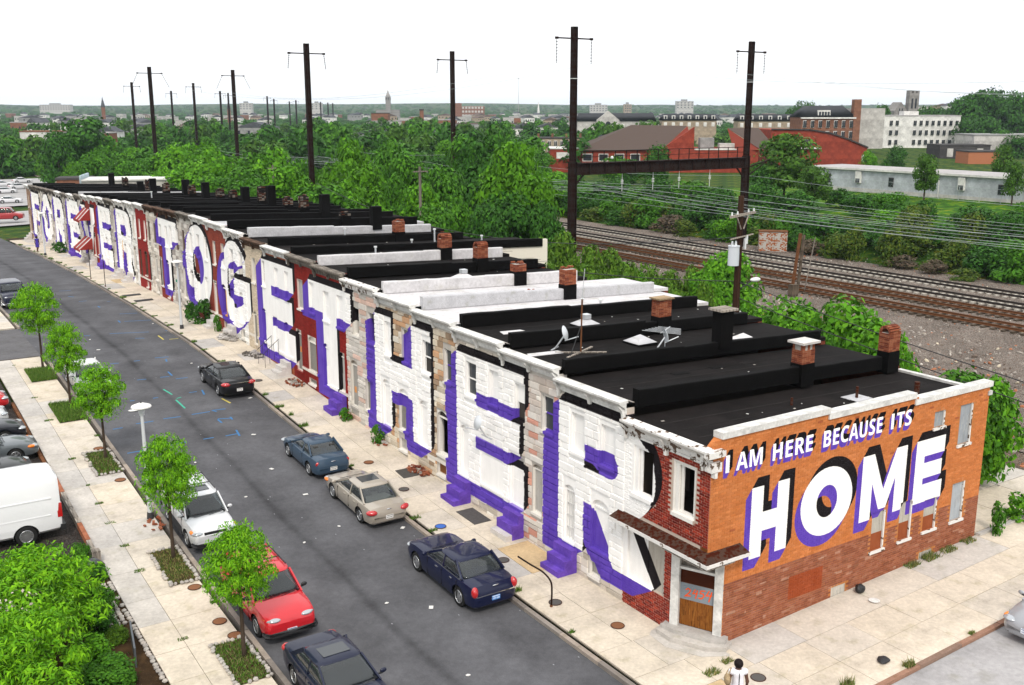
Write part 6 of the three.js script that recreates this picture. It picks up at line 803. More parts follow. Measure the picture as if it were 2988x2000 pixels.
// overhead wires, sagging from hanger to hanger
const wires = 'overhead railway wires', span = (x, y, sag, r, label, xo = 0) => { const pts = []; for (let z = 40; z >= -180; z -= 4) { const t = ((z + 63 + 330) % 66) / 66; pts.push([x + xo * (z + 63) / 100, y - sag * 4 * t * (1 - t), z]); } single('overhead_wire', tubeThrough(pts, r, 110, 4), M.wire, label, 'wire', wires); };
[48.4, 52.6, 56.3, 60.8].forEach((x, k) => { span(x, 7.4, 0.9, 0.014, 'sagging carrier wire strung over a railway track'); span(x, 6.3, 0.06, 0.012, 'straight contact wire strung over a railway track'); });
span(43.2, 8.6, 1.0, 0.015, 'feeder wire slung from the near gantry pole'); span(44.5, 7.9, 1.1, 0.015, 'lower feeder wire slung from the near gantry pole'); span(67.2, 8.4, 1.0, 0.015, 'feeder wire slung from the far gantry pole');
for (const x of [39.9, 44.1]) { const pts = []; for (let z = -63; z >= -177; z -= 6) { const t = (z + 63) / -114; pts.push([lerp(x, x - 6, t), 20.1 - 3 * 4 * t * (1 - t), z]); } single('overhead_wire', tubeThrough(pts, 0.014, 40, 4), M.wire, 'thin high transmission wire between pole tops', 'wire', wires); }
for (const [x, y] of [[64.2, 19.5], [68.4, 19.4], [44.1, 20.1]]) single('overhead_wire', tubeThrough([[x, y, -63], [x + 1, y - 2.2, -40], [x + 2, y - 2.6, -10], [x + 3, y - 1.6, 20]], 0.012, 30, 4), M.wire, 'thin high transmission wire between pole tops', 'wire', wires);
// wooden utility pole behind the row
{
  const P = [17, 0.3, -15.82], g = thing('utility_pole', 'brown wooden utility pole with transformer and street lamp behind the row', 'pole', P), wood = mat([0.075, 0.04, 0.026], 0.95, { map: rep(T.wood, 0.8) }), grey = M.paleWood;
  part('pole', new THREE.CylinderGeometry(0.14, 0.22, 11.3, 10).translate(0, 5.65, 0), wood, g); const d = [0.96, -0.28], arm = (y, h, w, m) => part('cross_arm', beam([-d[0] * h, y, -d[1] * h + 0.17], [d[0] * h, y + 0.06, d[1] * h + 0.17], w, w * 1.2), m, g);
  arm(10.38, 1.25, 0.10, grey); arm(9.3, 1.15, 0.05, grey); part('arm_brace', [beam([0.1, 9.7, 0.15], [0.55, 10.3, 0.0], 0.05, 0.05), beam([-0.1, 9.7, 0.18], [-0.55, 10.3, 0.32], 0.05, 0.05)], grey, g);
  const tr = part('transformer', [cyl(0.27, 0.27, 0.92, -0.46, 7.95, 0.12, 18), cyl(0.29, 0.29, 0.05, -0.46, 8.87, 0.12, 18)], mat([0.50, 0.53, 0.56], 0.5), g); part('bushing', [cyl(0.06, 0.04, 0.22, -0.58, 8.92, 0.12, 8), cyl(0.06, 0.04, 0.22, -0.34, 8.92, 0.12, 8)], M.porcelain, tr); part('transformer_bracket', box(-0.25, -0.1, 8.2, 8.6, 0.05, 0.2), M.greyPlastic, tr);
  part('cutout_fuse', [cbox(0.1, 0.5, 0.1, 0.34, 8.95, 0.06), cbox(0.1, 0.42, 0.1, 0.48, 9.15, 0.02)], M.porcelain, g); for (const k of [-1.1, -0.55, 0.55, 1.1]) part('pin_insulator', cyl(0.05, 0.03, 0.16, d[0] * k, 10.46 + 0.02 * k, d[1] * k + 0.17, 7), M.porcelain, g);
  part('lamp_bracket', bar([0.15, 6.75, 0.1], [0.75, 7.1, 0.25], 0.03), M.greyPlastic, g); part('lamp_head', new THREE.SphereGeometry(1, 12, 8).scale(0.34, 0.12, 0.16).translate(0.95, 7.14, 0.3), M.porcelain, g); part('riser_pipe', bar([0.2, 2.5, 0.12], [0.2, 5.6, 0.1], 0.05, 8), M.porcelain, g);
  const top = (k) => [P[0] + d[0] * k, 10.9, P[2] + d[1] * k]; [[-1.1, [-20, 14, -75]], [1.1, [19, 9.6, -80]], [0.55, [40, 8.2, -40]]].forEach(([k, e]) => 0);
  for (const [a, e, sg] of [[[17, 9.6, -15.8], [17.6, 9.0, -70], 2.2], [[17, 7.4, -15.8], [17.4, 7.6, -70], 1.8], [[17, 7.4, -15.8], [16.2, 4.7, 24], 0.7], [[17, 6.6, -15.8], [15.2, 4.1, 24], 0.6]]) { const pts = []; for (let i = 0; i <= 12; i++) { const t = i / 12; pts.push([lerp(a[0], e[0], t), lerp(a[1], e[1], t) - sg * 4 * t * (1 - t), lerp(a[2], e[2], t)]); } single('service_cable', tubeThrough(pts, 0.022, 30, 5), M.black, 'black service cable slung from the wooden utility pole', 'cable', 'cables of the utility pole'); }
}
for (const [x, z, h, l] of [[22, -58, 9.4, 'leaning grey wooden pole among the trees behind the row'], [26, -104, 8.5, 'grey wooden pole in the leafy cluster behind the row']]) { const g = thing('wooden_pole', l, 'pole', [x, TH(x, z), z]); part('pole', new THREE.CylinderGeometry(0.12, 0.17, h, 8).translate(0, h / 2, 0), M.greyWood, g); part('cross_arm', beam([-0.7, h - 0.4, 0.1], [0.7, h - 0.4, 0.1], 0.09, 0.11), M.greyWood, g); }
// equipment box, posts, debris beside the line
{ const g = thing('equipment_box', 'rust-streaked white metal equipment box beside the far track', 'box', [66.2, 0.45, -58.4], -0.75); part('cabinet', new THREE.BoxGeometry(3.0, 2.1, 1.5).translate(0, 1, 0), mat([0.6, 0.57, 0.52], 0.8, { map: rep(T.rust, 0.5, 0.5) }), g); part('lid', cbox(3.1, 0.08, 1.6, 0, 2.14, 0), M.railRust, g); part('door_seam', cbox(0.02, 1.8, 0.02, 0.1, 1, 0.755), M.railRust, g); }
{ const g = thing('ruined_signal_post', 'pair of broken rusty posts with a leaning rod beside the rusty track', 'post', [46.4, 0.5, -37.6]); part('post', [beam([-0.5, 0, 0], [0.1, 5.2, 0.1], 0.22, 0.16)], M.railRust, g); part('post', beam([0.45, 0, -0.2], [0.75, 5.0, -0.1], 0.16, 0.2), M.tieWood, g); part('leaning_rod', bar([1.0, 0.3, 0.1], [4.2, 4.4, -1.8], 0.04), M.greyWood, g); part('foot', cbox(0.7, 1.0, 0.5, -0.5, 0.5, 0.2), M.tieWood, g); }
{ // rubbish and stones scattered along the line, nobody could count it
  const base = new THREE.IcosahedronGeometry(0.5, 0), n = 7000, im = new THREE.InstancedMesh(base, mat([1, 1, 1], 1), n), mx = new THREE.Matrix4(), q = new THREE.Quaternion(), c = new THREE.Color(), keep = seed; seed = 99;
  for (let i = 0; i < n; i++) { const near = rnd() < 0.55, x = near ? rr(17, 45) : rr(44, 70), z = near ? rr(-46, 8) : rr(-75, 4), s = rr(0.05, near ? 0.26 : 0.15) * (rnd() < 0.04 ? 2.2 : 1); q.setFromEuler(new THREE.Euler(rr(0, 3), rr(0, 3), rr(0, 3))); mx.compose(V3(x, TH(x, z) + (x > 24 ? 0.2 : 0.14) + (x > 45 && x < 64 ? 0.2 : 0), z), q, V3(s * rr(0.7, 1.8), s * 0.6, s)); im.setMatrixAt(i, mx); const k = rnd(); c.setRGB(...(k < 0.45 ? [0.3, 0.27, 0.24] : k < 0.68 ? [0.14, 0.11, 0.09] : k < 0.76 ? [0.55, 0.51, 0.46] : k < 0.93 ? [0.36, 0.15, 0.08] : [0.5, 0.44, 0.34])); im.setColorAt(i, c); }
  seed = keep; im.name = 'trackside_rubble'; im.userData = { label: 'loose stones and rubbish strewn along the tracks', category: 'rubble', kind: 'stuff' }; im.castShadow = im.receiveShadow = true; scene.add(im);
}
// ------------------------------------------------------------------ buildings past the tracks, out to the horizon
const FACE = -33.32 * D2R;
const WM = { white: mat([0.80, 0.785, 0.75], 0.85, { map: rep(T.mottle, 9) }), brick: mat([0.26, 0.12, 0.075], 0.9, { map: rep(T.mottle, 3) }), red: mat([0.30, 0.055, 0.032], 0.9, { map: rep(T.mottle, 4) }), tan: mat([0.42, 0.34, 0.25], 0.9, { map: rep(T.mottle, 5) }), grey: mat([0.33, 0.33, 0.32], 0.9, { map: rep(T.mottle, 5) }), pale: mat([0.55, 0.53, 0.5], 0.9, { map: rep(T.mottle, 6) }), dark: mat([0.07, 0.065, 0.065], 0.9, { map: rep(T.mottle, 4) }), slate: mat([0.09, 0.095, 0.105], 0.9, { map: rep(T.mottle, 5) }), brownroof: mat([0.15, 0.11, 0.092], 0.95, { map: rep(T.mottle, 3) }), stone: mat([0.30, 0.285, 0.27], 0.95, { map: rep(T.mottle, 3) }), trailer: mat([0.50, 0.53, 0.57], 0.6, { map: rep(T.mottle, 6) }), greyroof: mat([0.42, 0.41, 0.41], 0.85, { map: rep(T.stain, 8) }) };
const winGeo = new THREE.BoxGeometry(1, 1, 0.12), M_win = pmat([0.02, 0.024, 0.03], 0.1), M_frame = WM.white;
function windowsOn(root, w, zf, rows, cols, ww, wh, y0, dy, margin = 1.2, skip = null, frame = M_frame, sub = true) {
  for (let r = 0; r < rows; r++) for (let c = 0; c < cols; c++) { if (skip && skip(r, c)) continue; const x = cols > 1 ? lerp(-w / 2 + margin, w / 2 - margin, c / (cols - 1)) : 0, y = y0 + r * dy; const f = part('window', winGeo, frame, root); f.scale.set(ww + 0.25, wh + 0.25, 1); f.position.set(x, y, zf); if (sub) { const p = part('pane', winGeo, M_win, f); p.scale.set(ww / (ww + 0.25) * 0.46, wh / (wh + 0.25), 1); p.position.set(-0.23, 0, 0.35); const p2 = part('pane', winGeo, M_win, f); p2.scale.copy(p.scale); p2.position.set(0.23, 0, 0.35); } }
}
function block(name, label, cat, [x, z, w, y0, y1], depth, wall, roofM, o = {}) {
  const g = thing(name, label, cat, [x, 0, z], FACE + (o.turn ?? 0), o.group), base = Math.min(y0, TH(x, z)) - 0.6; part('walls', box(-w / 2, w / 2, base, y1, -depth, 0), wall, g);
  part('roof', o.hip ? loftRings([[[-w / 2 - 0.4, y1, 0.4], [w / 2 + 0.4, y1, 0.4], [w / 2 + 0.4, y1, -depth - 0.4], [-w / 2 - 0.4, y1, -depth - 0.4]].reverse(), [[-w / 2 + o.hip, y1 + o.rise, -o.hip * 0.8], [w / 2 - o.hip, y1 + o.rise, -o.hip * 0.8], [w / 2 - o.hip, y1 + o.rise, -depth + o.hip * 0.8], [-w / 2 + o.hip, y1 + o.rise, -depth + o.hip * 0.8]].reverse()]) : o.gable ? metric(new THREE.ExtrudeGeometry(new THREE.Shape([[-w / 2 - 0.3, y1], [w / 2 + 0.3, y1], [0, y1 + o.rise]].map((p) => new THREE.Vector2(...p))), { depth: depth + 0.4, bevelEnabled: false }).translate(0, 0, -depth - 0.2)) : box(-w / 2 - 0.15, w / 2 + 0.15, y1 + 0.01, y1 + 0.35, -depth - 0.15, 0.15), roofM, g); return g;
}
{ // white four-storey school
  const g = block('school_building', 'long white four-storey school building', 'building', [316.8, -223.1, 38.3, -1.1, 13.2], 16, WM.white, WM.greyroof); windowsOn(g, 38.3, 0.02, 3, 17, 1.0, 1.75, 3.7, 3.5, 1.4, (r, c) => [2, 4, 7, 8].includes(c)); part('stair_head', box(-1, 4.5, 13.5, 15, -8, -3), WM.white, g); part('door', box(-9.5, -7.6, -1, 1.4, -0.1, 0.06), M_win, g);
}
{ const g = block('brick_school', 'brick school house with dark hipped roof and dormer', 'building', [251.1, -205.9, 17.3, 3, 13.2], 14, WM.brick, WM.slate, { hip: 3.4, rise: 3.6 }); windowsOn(g, 17.3, 0.02, 2, 7, 0.95, 2.1, 7.6, 3.4, 1.1); part('cornice', box(-8.9, 8.9, 12.7, 13.15, -0.2, 0.5), WM.white, g); const d = part('dormer', box(-3.4, 0.6, 13.2, 15.4, -3, -0.1), WM.white, g); for (let k = 0; k < 4; k++) part('pane', box(-3.1 + k * 0.92, -2.4 + k * 0.92, 13.5, 14.9, -0.12, -0.04), M_win, d); part('chimney', box(8.0, 10.3, 3, 18.8, -2.4, 0.4), WM.brick, g); part('wing', box(8.4, 20, 3, 16, -11, -5), WM.pale, g); }
{ const g = thing('stone_church', 'grey stone church with square battlemented tower', 'church', [356, 0, -249.8], FACE); part('tower', box(-2, 2, 2, 22.2, -4, 0), WM.stone, g); for (const k of [-1.6, 0, 1.6]) part('merlon', box(k - 0.4, k + 0.4, 22.2, 23.2, -4, 0), WM.stone, g); part('louvre', [box(-1.1, -0.4, 16, 20, -0.1, 0.05), box(0.4, 1.1, 16, 20, -0.1, 0.05)], M_win, g); part('nave', metric(new THREE.ExtrudeGeometry(new THREE.Shape([[-7.5, 2], [-2.05, 2], [-2.05, 15], [-4.8, 18.6], [-7.5, 15]].map((p) => new THREE.Vector2(...p))), { depth: 10, bevelEnabled: false }).translate(0, 0, -11)), WM.stone, g); part('nave_window', [box(-5.6, -5.1, 12, 16, -1.02, -0.94), box(-4.5, -4.0, 12, 16, -1.02, -0.94)], M_win, g); }
[[277.6, -299.3, 22.5, 4, 11.2, 'row of slate-roofed houses with white dormers left of the tall tree'], [290, -266.7, 24.9, 4, 11.2, 'row of slate-roofed houses with white dormers next to the brick school']].forEach(([x, z, w, y0, y1, l]) => { const g = block('slate_terrace', l, 'houses', [x, z, w, y0, y1], 9, WM.tan, WM.slate, { hip: 1.2, rise: 2.6, group: 'slate-roofed terraces' }); const n = 7; for (let k = 0; k < n; k++) { const xx = lerp(-w / 2 + 1.4, w / 2 - 1.4, k / (n - 1)), d = part('dormer', box(xx - 0.7, xx + 0.7, y1 + 0.3, y1 + 2.0, -1.6, 0.1), WM.white, g); part('pane', box(xx - 0.4, xx + 0.4, y1 + 0.6, y1 + 1.7, 0.1, 0.14), M_win, d); } windowsOn(g, w, 0.02, 1, n, 1, 1.4, 9.6, 1, 1.4, null, WM.white, false); });
{ const g = block('pale_church', 'pale church with grey roof and gabled front', 'church', [271.9, -339.7, 34.4, 3, 10.6], 12, WM.pale, WM.slate, { hip: 1.0, rise: 3.4 }); part('gable_front', metric(new THREE.ExtrudeGeometry(new THREE.Shape([[-9, 3], [1, 3], [1, 11], [-4, 15], [-9, 11]].map((p) => new THREE.Vector2(...p))), { depth: 3, bevelEnabled: false })), WM.pale, g); part('rose_window', new THREE.CylinderGeometry(1.1, 1.1, 0.1, 14).rotateX(Math.PI / 2).translate(-4, 9.4, 3.06), M_win, g); windowsOn(g, 14, 0.04, 1, 4, 0.8, 2.6, 8, 1, -2, null, WM.white, false); }
{ const g = block('low_terrace', 'tan terrace of low houses with white windows behind the red hall', 'houses', [153.6, -219.7, 14.1, 1.5, 7.5], 9, WM.tan, WM.dark); windowsOn(g, 14.1, 0.02, 2, 8, 0.7, 1.3, 3.6, 2.6, 0.9); for (let k = 0; k < 4; k++) part('chimney', box(-6 + k * 4, -5.4 + k * 4, 7.5, 8.9, -3, -2.4), WM.brick, g); }
{ // red brick hall with big brown roofs
  const g = thing('red_hall', 'low red brick hall with sloping brown roofs', 'building', [142, 0, -154], FACE); const pr = (pts, d, z, m, n) => part(n, metric(new THREE.ExtrudeGeometry(new THREE.Shape(pts.map((p) => new THREE.Vector2(...p))), { depth: d, bevelEnabled: false }).translate(0, 0, z)), m, g);
  part('walls', box(-31, -24.4, 1.5, 6.9, -12, -0.4), WM.red, g); part('walls', box(-24.3, 16, 1.5, 6.7, -20, 0), WM.red, g); part('parapet', box(-31.1, -24.3, 6.9, 7.1, -12.1, -0.3), WM.white, g);
  part('roof', poly([[-24.6, 6.7, 0.7], [-6, 6.7, 0.7], [1.6, 11.9, -11], [-24.6, 6.7, 0.7], [1.6, 11.9, -11], [-11.6, 12.1, -11], [-24.6, 6.7, 0.7], [-11.6, 12.1, -11], [-24.6, 6.7, -21]]), WM.brownroof, g); pr([[-6, 6.71], [1.6, 6.71], [1.6, 11.8]], 1.2, -2.4, WM.red, 'gable'); part('gable', poly([[-6, 6.7, 0.66], [1.6, 6.7, -1.3], [1.6, 11.85, -10.9]]), WM.red, g);
  part('roof', poly([[10.8, 11.4, -10], [18.6, 11.4, -12], [20, 6.9, 1.0], [10.8, 11.4, -10], [20, 6.9, 1.0], [16.2, 6.9, 1.0]]), WM.brownroof, g); part('gable', poly([[10.8, 6.7, -2], [16.2, 6.7, 0.9], [10.8, 11.35, -9.9]]), WM.red, g);
  part('rooftop_unit', box(3.4, 6.6, 6.8, 9.3, -6, -3.5), WM.grey, g); part('rooftop_unit', box(7.6, 11, 6.8, 8.1, -4.5, -2), WM.pale, g); part('roof_edge', box(1.6, 11, 6.71, 7.0, -0.3, 0.1), WM.white, g);
  for (const x of [-22.6, -19, -15.4, -11.8]) { const f = part('window', box(x - 1.1, x + 1.1, 4.2, 5.9, -0.05, 0.06), WM.white, g); part('pane', box(x - 0.98, x + 0.98, 4.35, 5.75, 0.061, 0.09), M_win, f); } part('sign_panel', box(-29.6, -26.6, 4.8, 6.2, -0.41, -0.34), WM.white, g); part('wall_lamp', new THREE.SphereGeometry(0.28, 8, 6).translate(-8.6, 5.2, 0.2), M.porcelain, g);
}
{ const g = thing('curved_hall', 'red brick hall with a curved roof line behind the loose tree', 'building', [175, 0, -144.6], FACE); const pts = [[-11.5, 1.5], [11.4, 1.5], [11.4, 6.8], [7, 8.6], [2.5, 10.1], [-2.5, 10.9], [-11.5, 11.0]]; part('walls', metric(new THREE.ExtrudeGeometry(new THREE.Shape(pts.map((p) => new THREE.Vector2(...p))), { depth: 22, bevelEnabled: false }).translate(0, 0, -22)), WM.red, g); for (let k = 2; k < 6; k++) part('roof_edge', beam([pts[k][0] + 0.1, pts[k][1] + 0.12, 0.05], [pts[k + 1][0], pts[k + 1][1] + 0.12, 0.05], 0.5, 0.3), WM.dark, g); const f = part('window', box(-4.2, -1.6, 7.3, 8.8, -0.05, 0.06), WM.dark, g); part('awning', box(-4.6, 0.2, 6.6, 6.9, 0, 0.9), WM.white, f); part('door', box(10.2, 11.0, 3.6, 5.2, -0.05, 0.05), WM.white, g); }
// trailers: one long classroom block parallel to the line
{ const g = thing('classroom_trailer', 'long pale blue-grey classroom trailers behind the lawn', 'trailer', [0, 0, 0]); const X = 116, z0 = -97, z1 = -20; part('walls', box(X, X + 9, 3.0, 6.3, z0, z1), WM.trailer, g); part('roof', box(X - 0.3, X + 9.2, 6.301, 6.55, z0 - 0.3, z1 + 0.3), WM.greyroof, g); part('skirting', box(X - 0.06, X, 2.9, 3.5, z0, z1), WM.pale, g); part('eave_trim', box(X - 0.36, X - 0.301, 6.28, 6.58, z0 - 0.3, z1 + 0.3), WM.white, g);
  for (let k = 0; k < 12; k++) { const z = -92.5 + k * 6; if (k % 3 !== 1) { const f = part('window', box(X - 0.06, X - 0.001, 4.05, 5.45, z - 0.45, z + 0.45), WM.dark, g); part('pane', box(X - 0.1, X - 0.061, 4.2, 4.72, z - 0.33, z + 0.33), M_win, f); part('pane', box(X - 0.1, X - 0.061, 4.78, 5.3, z - 0.33, z + 0.33), M_win, f); } else { const u = part('air_conditioner', box(X - 0.35, X - 0.001, 4.3, 6.1, z - 0.5, z + 0.5), WM.white, g); part('vent_grille', box(X - 0.38, X - 0.351, 4.35, 5.0, z - 0.4, z + 0.4), WM.slate, u); } if (k % 4 === 3) part('downpipe', box(X - 0.1, X, 3, 6.28, z + 2.2, z + 2.3), WM.white, g); } }
{ const f = thing('chain_link_fence', 'thin chain-link fence in front of the trailers', 'fence', [0, 0, 0]); for (let z = -96; z < -22; z += 3.2) part('post', bar([113.4, 2.95, z], [113.4, 5.0, z], 0.035, 5), M.wire, f); part('top_rail', bar([113.4, 4.98, -96], [113.4, 4.98, -22], 0.025, 5), M.wire, f); const net = []; for (let z = -96; z < -23; z += 0.8) { net.push(bar([113.4, 3, z], [113.4, 4.95, z + 0.8], 0.006, 3), bar([113.4, 3, z + 0.8], [113.4, 4.95, z], 0.006, 3)); } part('netting', net, M.wire, f).userData.kind = 'stuff'; }
{ const g = block('dark_brick_house', 'dark brick shed-roofed house right of the white school', 'house', [259.2, -161.7, 14.8, 0.4, 5.2], 10, WM.dark, WM.dark); windowsOn(g, 10, 0.03, 1, 2, 1.5, 2.2, 3.2, 1, 0.6, null, WM.pale, false); block('grey_warehouse', 'grey flat-roofed warehouse beyond the dark brick house', 'warehouse', [276, -158, 22, 2, 8.0], 14, WM.pale, WM.grey); block('orange_shop', 'orange-fronted low building with dark roof beyond the trailers', 'building', [236, -140, 10, 1, 4.6], 8, mat([0.36, 0.14, 0.07], 0.9), WM.dark); }
// industrial roofs, factory, towers on the skyline
{ const g = block('long_factory', 'long grey factory roof beyond the woods', 'factory', [311.5, -496.5, 74.7, 1, 7.2], 20, WM.grey, WM.brownroof); for (let k = 0; k < 7; k++) part('skylight', box(-32 + k * 10, -30 + k * 10, 7.55, 8.0, -6, -3), WM.dark, g); part('brick_stack_base', box(8, 12, 7.2, 10.5, -8, -3), WM.brick, g); block('brick_cube', 'square dark red brick block left of the long factory', 'building', [234.4, -499.1, 9.1, 2, 13.4], 9, WM.brick, WM.dark); const c = thing('factory_chimney', 'stubby dark brick chimney above the long factory', 'chimney', [263.6, 0, -504.8]); part('shaft', cyl(1.5, 1.15, 15, 0, 0, 0, 10), WM.brick, c); part('rim', cyl(1.4, 1.4, 0.8, 0, 15, 0, 10), WM.dark, c); }
{ const g = block('brick_factory', 'large red brick factory with rows of windows on the skyline', 'factory', [614.6, -1036.5, 35, 0, 19], 20, WM.brick, WM.pale); windowsOn(g, 35, 0.05, 3, 9, 2.2, 2.2, 8.5, 4.4, 2.6, null, WM.pale, false); part('stair_tower', box(-17.6, -9.4, 0, 22.7, -8, 1.2), WM.brick, g); }
{ const g = thing('bell_tower', 'slim stone bell tower with pointed roof on the skyline', 'tower', [581.4, 0, -1183.1], FACE); part('shaft', box(-3, 3, 0, 27, -6, 0), WM.stone, g); part('belfry', [box(-3.3, 3.3, 27, 31, -6.3, 0.3)], WM.stone, g); part('belfry_opening', [box(-1.8, -0.6, 27.6, 30.4, 0.3, 0.4), box(0.6, 1.8, 27.6, 30.4, 0.3, 0.4)], M_win, g); part('spire', new THREE.ConeGeometry(4.2, 9, 4).rotateY(Math.PI / 4).translate(0, 35.5, -3), WM.stone, g); part('nave', box(-16, 14, 0, 15, -14, -4), WM.stone, g); }
for (const [x, z, h, w, l] of [[185.6, -950.7, 17.5, 2.7, 'dark pointed church steeple over the left treetops'], [278.5, -889.9, 16, 2.3, 'thin slate steeple among the left poles']]) { const g = thing('church_steeple', l, 'steeple', [x, 0, z]); part('shaft', box(-w / 2, w / 2, -2, h, -w / 2, w / 2), WM.brick, g); part('spire', new THREE.ConeGeometry(w * 0.75, 9, 6).translate(0, h + 4.5, 0), WM.slate, g); }
[[413.9, -2520.3, 69, 0, 24, 'WM.pale', 'wide pale hospital block on the left skyline'], [670.6, -1983.5, 23, 0, 25.7, 0, 'pale tower block between two thin poles'], [786.8, -1907, 19.7, 0, 25.7, 0, 'white tower block left of the bell tower'], [1251.2, -1356.5, 30, 0, 27.7, 0, 'tall pale block on the right skyline'], [1250.3, -1602, 34, 0, 22.4, 0, 'grey stepped block on the right skyline'], [1100.4, -1332, 12.4, 0, 22, 0, 'small brick tower on the right skyline']].forEach(([x, z, w, y0, y1, , l], k) => { const g = block('skyline_block', l, 'building', [x, z, w, y0, y1 + 1.5], 16, k === 5 ? WM.tan : WM.pale, WM.grey); part('plant_room', box(-w * 0.2, w * 0.15, y1 + 1.86, y1 + 5, -10, -4), WM.grey, g); windowsOn(g, w, 0.05, 3, Math.max(3, Math.round(w / 6)), 2.2, 1.8, y1 - 9, 4, 2.5, null, WM.slate, false); });
for (const [x, z, h, l] of [[1406, -2120, 92, 'very thin broadcast mast on the skyline'], [980, -1420, 40, 'white pointed church spire on the skyline']]) { const g = thing(h > 60 ? 'broadcast_mast' : 'white_spire', l, h > 60 ? 'mast' : 'spire', [x, 0, z]); part('shaft', h > 60 ? cyl(0.5, 0.4, h, 0, 0, 0, 6) : cyl(3, 0.2, h * 0.7, 0, 2, 0, 8), h > 60 ? WM.greyroof : WM.white, g); part(h > 60 ? 'platform' : 'base', h > 60 ? cyl(2.2, 2.2, 1, 0, h - 4, 0, 8) : cbox(7, 6, 7, 0, 1, 0), h > 60 ? WM.greyroof : WM.white, g); }
// the far end of the street
{ const g = block('white_stucco_shop', 'white fronted shop beyond the end of the street', 'shop', [36.9, -345.5, 12, 0, 8.5], 9, WM.white, WM.brick, {}); windowsOn(g, 12, 0.03, 1, 3, 0.9, 1.3, 6.2, 1, 2, null, WM.pale, false); block('brick_corner_shop', 'brick corner building beside the white fronted shop', 'shop', [52, -338, 10, 0, 8], 8, WM.brick, WM.pale); }
{ const g = thing('painted_garage', 'low garage with pale blue side wall past the end house', 'garage', [15, 0, -136], -0.35); part('walls', box(-5.5, 7, -1, 5.6, -7, 0), WM.pale, g); part('side_wall', box(-5.75, -5.5, -1, 6.4, -7, 0.1), mat([0.48, 0.58, 0.64], 0.8, { map: rep(T.mottle, 3) }), g); part('roof', box(-5.49, 7.2, 5.601, 5.8, -7.1, 0.2), WM.white, g); const b = thing('brick_shed', 'small brick shed with flat black roof near the street end', 'shed', [12.5, 0, -158], -0.3); part('walls', box(-2.6, 2.4, -1.5, 4.6, -5, 0), WM.brick, b); part('roof', box(-2.8, 2.6, 4.601, 4.9, -5.2, 0.2), WM.dark, b); part('side_panel', box(-2.9, -2.6, -1.5, 4.3, -4.8, -0.2), WM.tan, b); }
struct('cross_street', [sheet(-60, 70, -176, -150, 0.25, 20, 4, (x, z) => Math.max(TH(x, z), -2.2)), sheet(-20, 40, -262, -186, 0.3, 10, 8, (x, z) => Math.max(TH(x, z), -2.2))], M.paleroad);
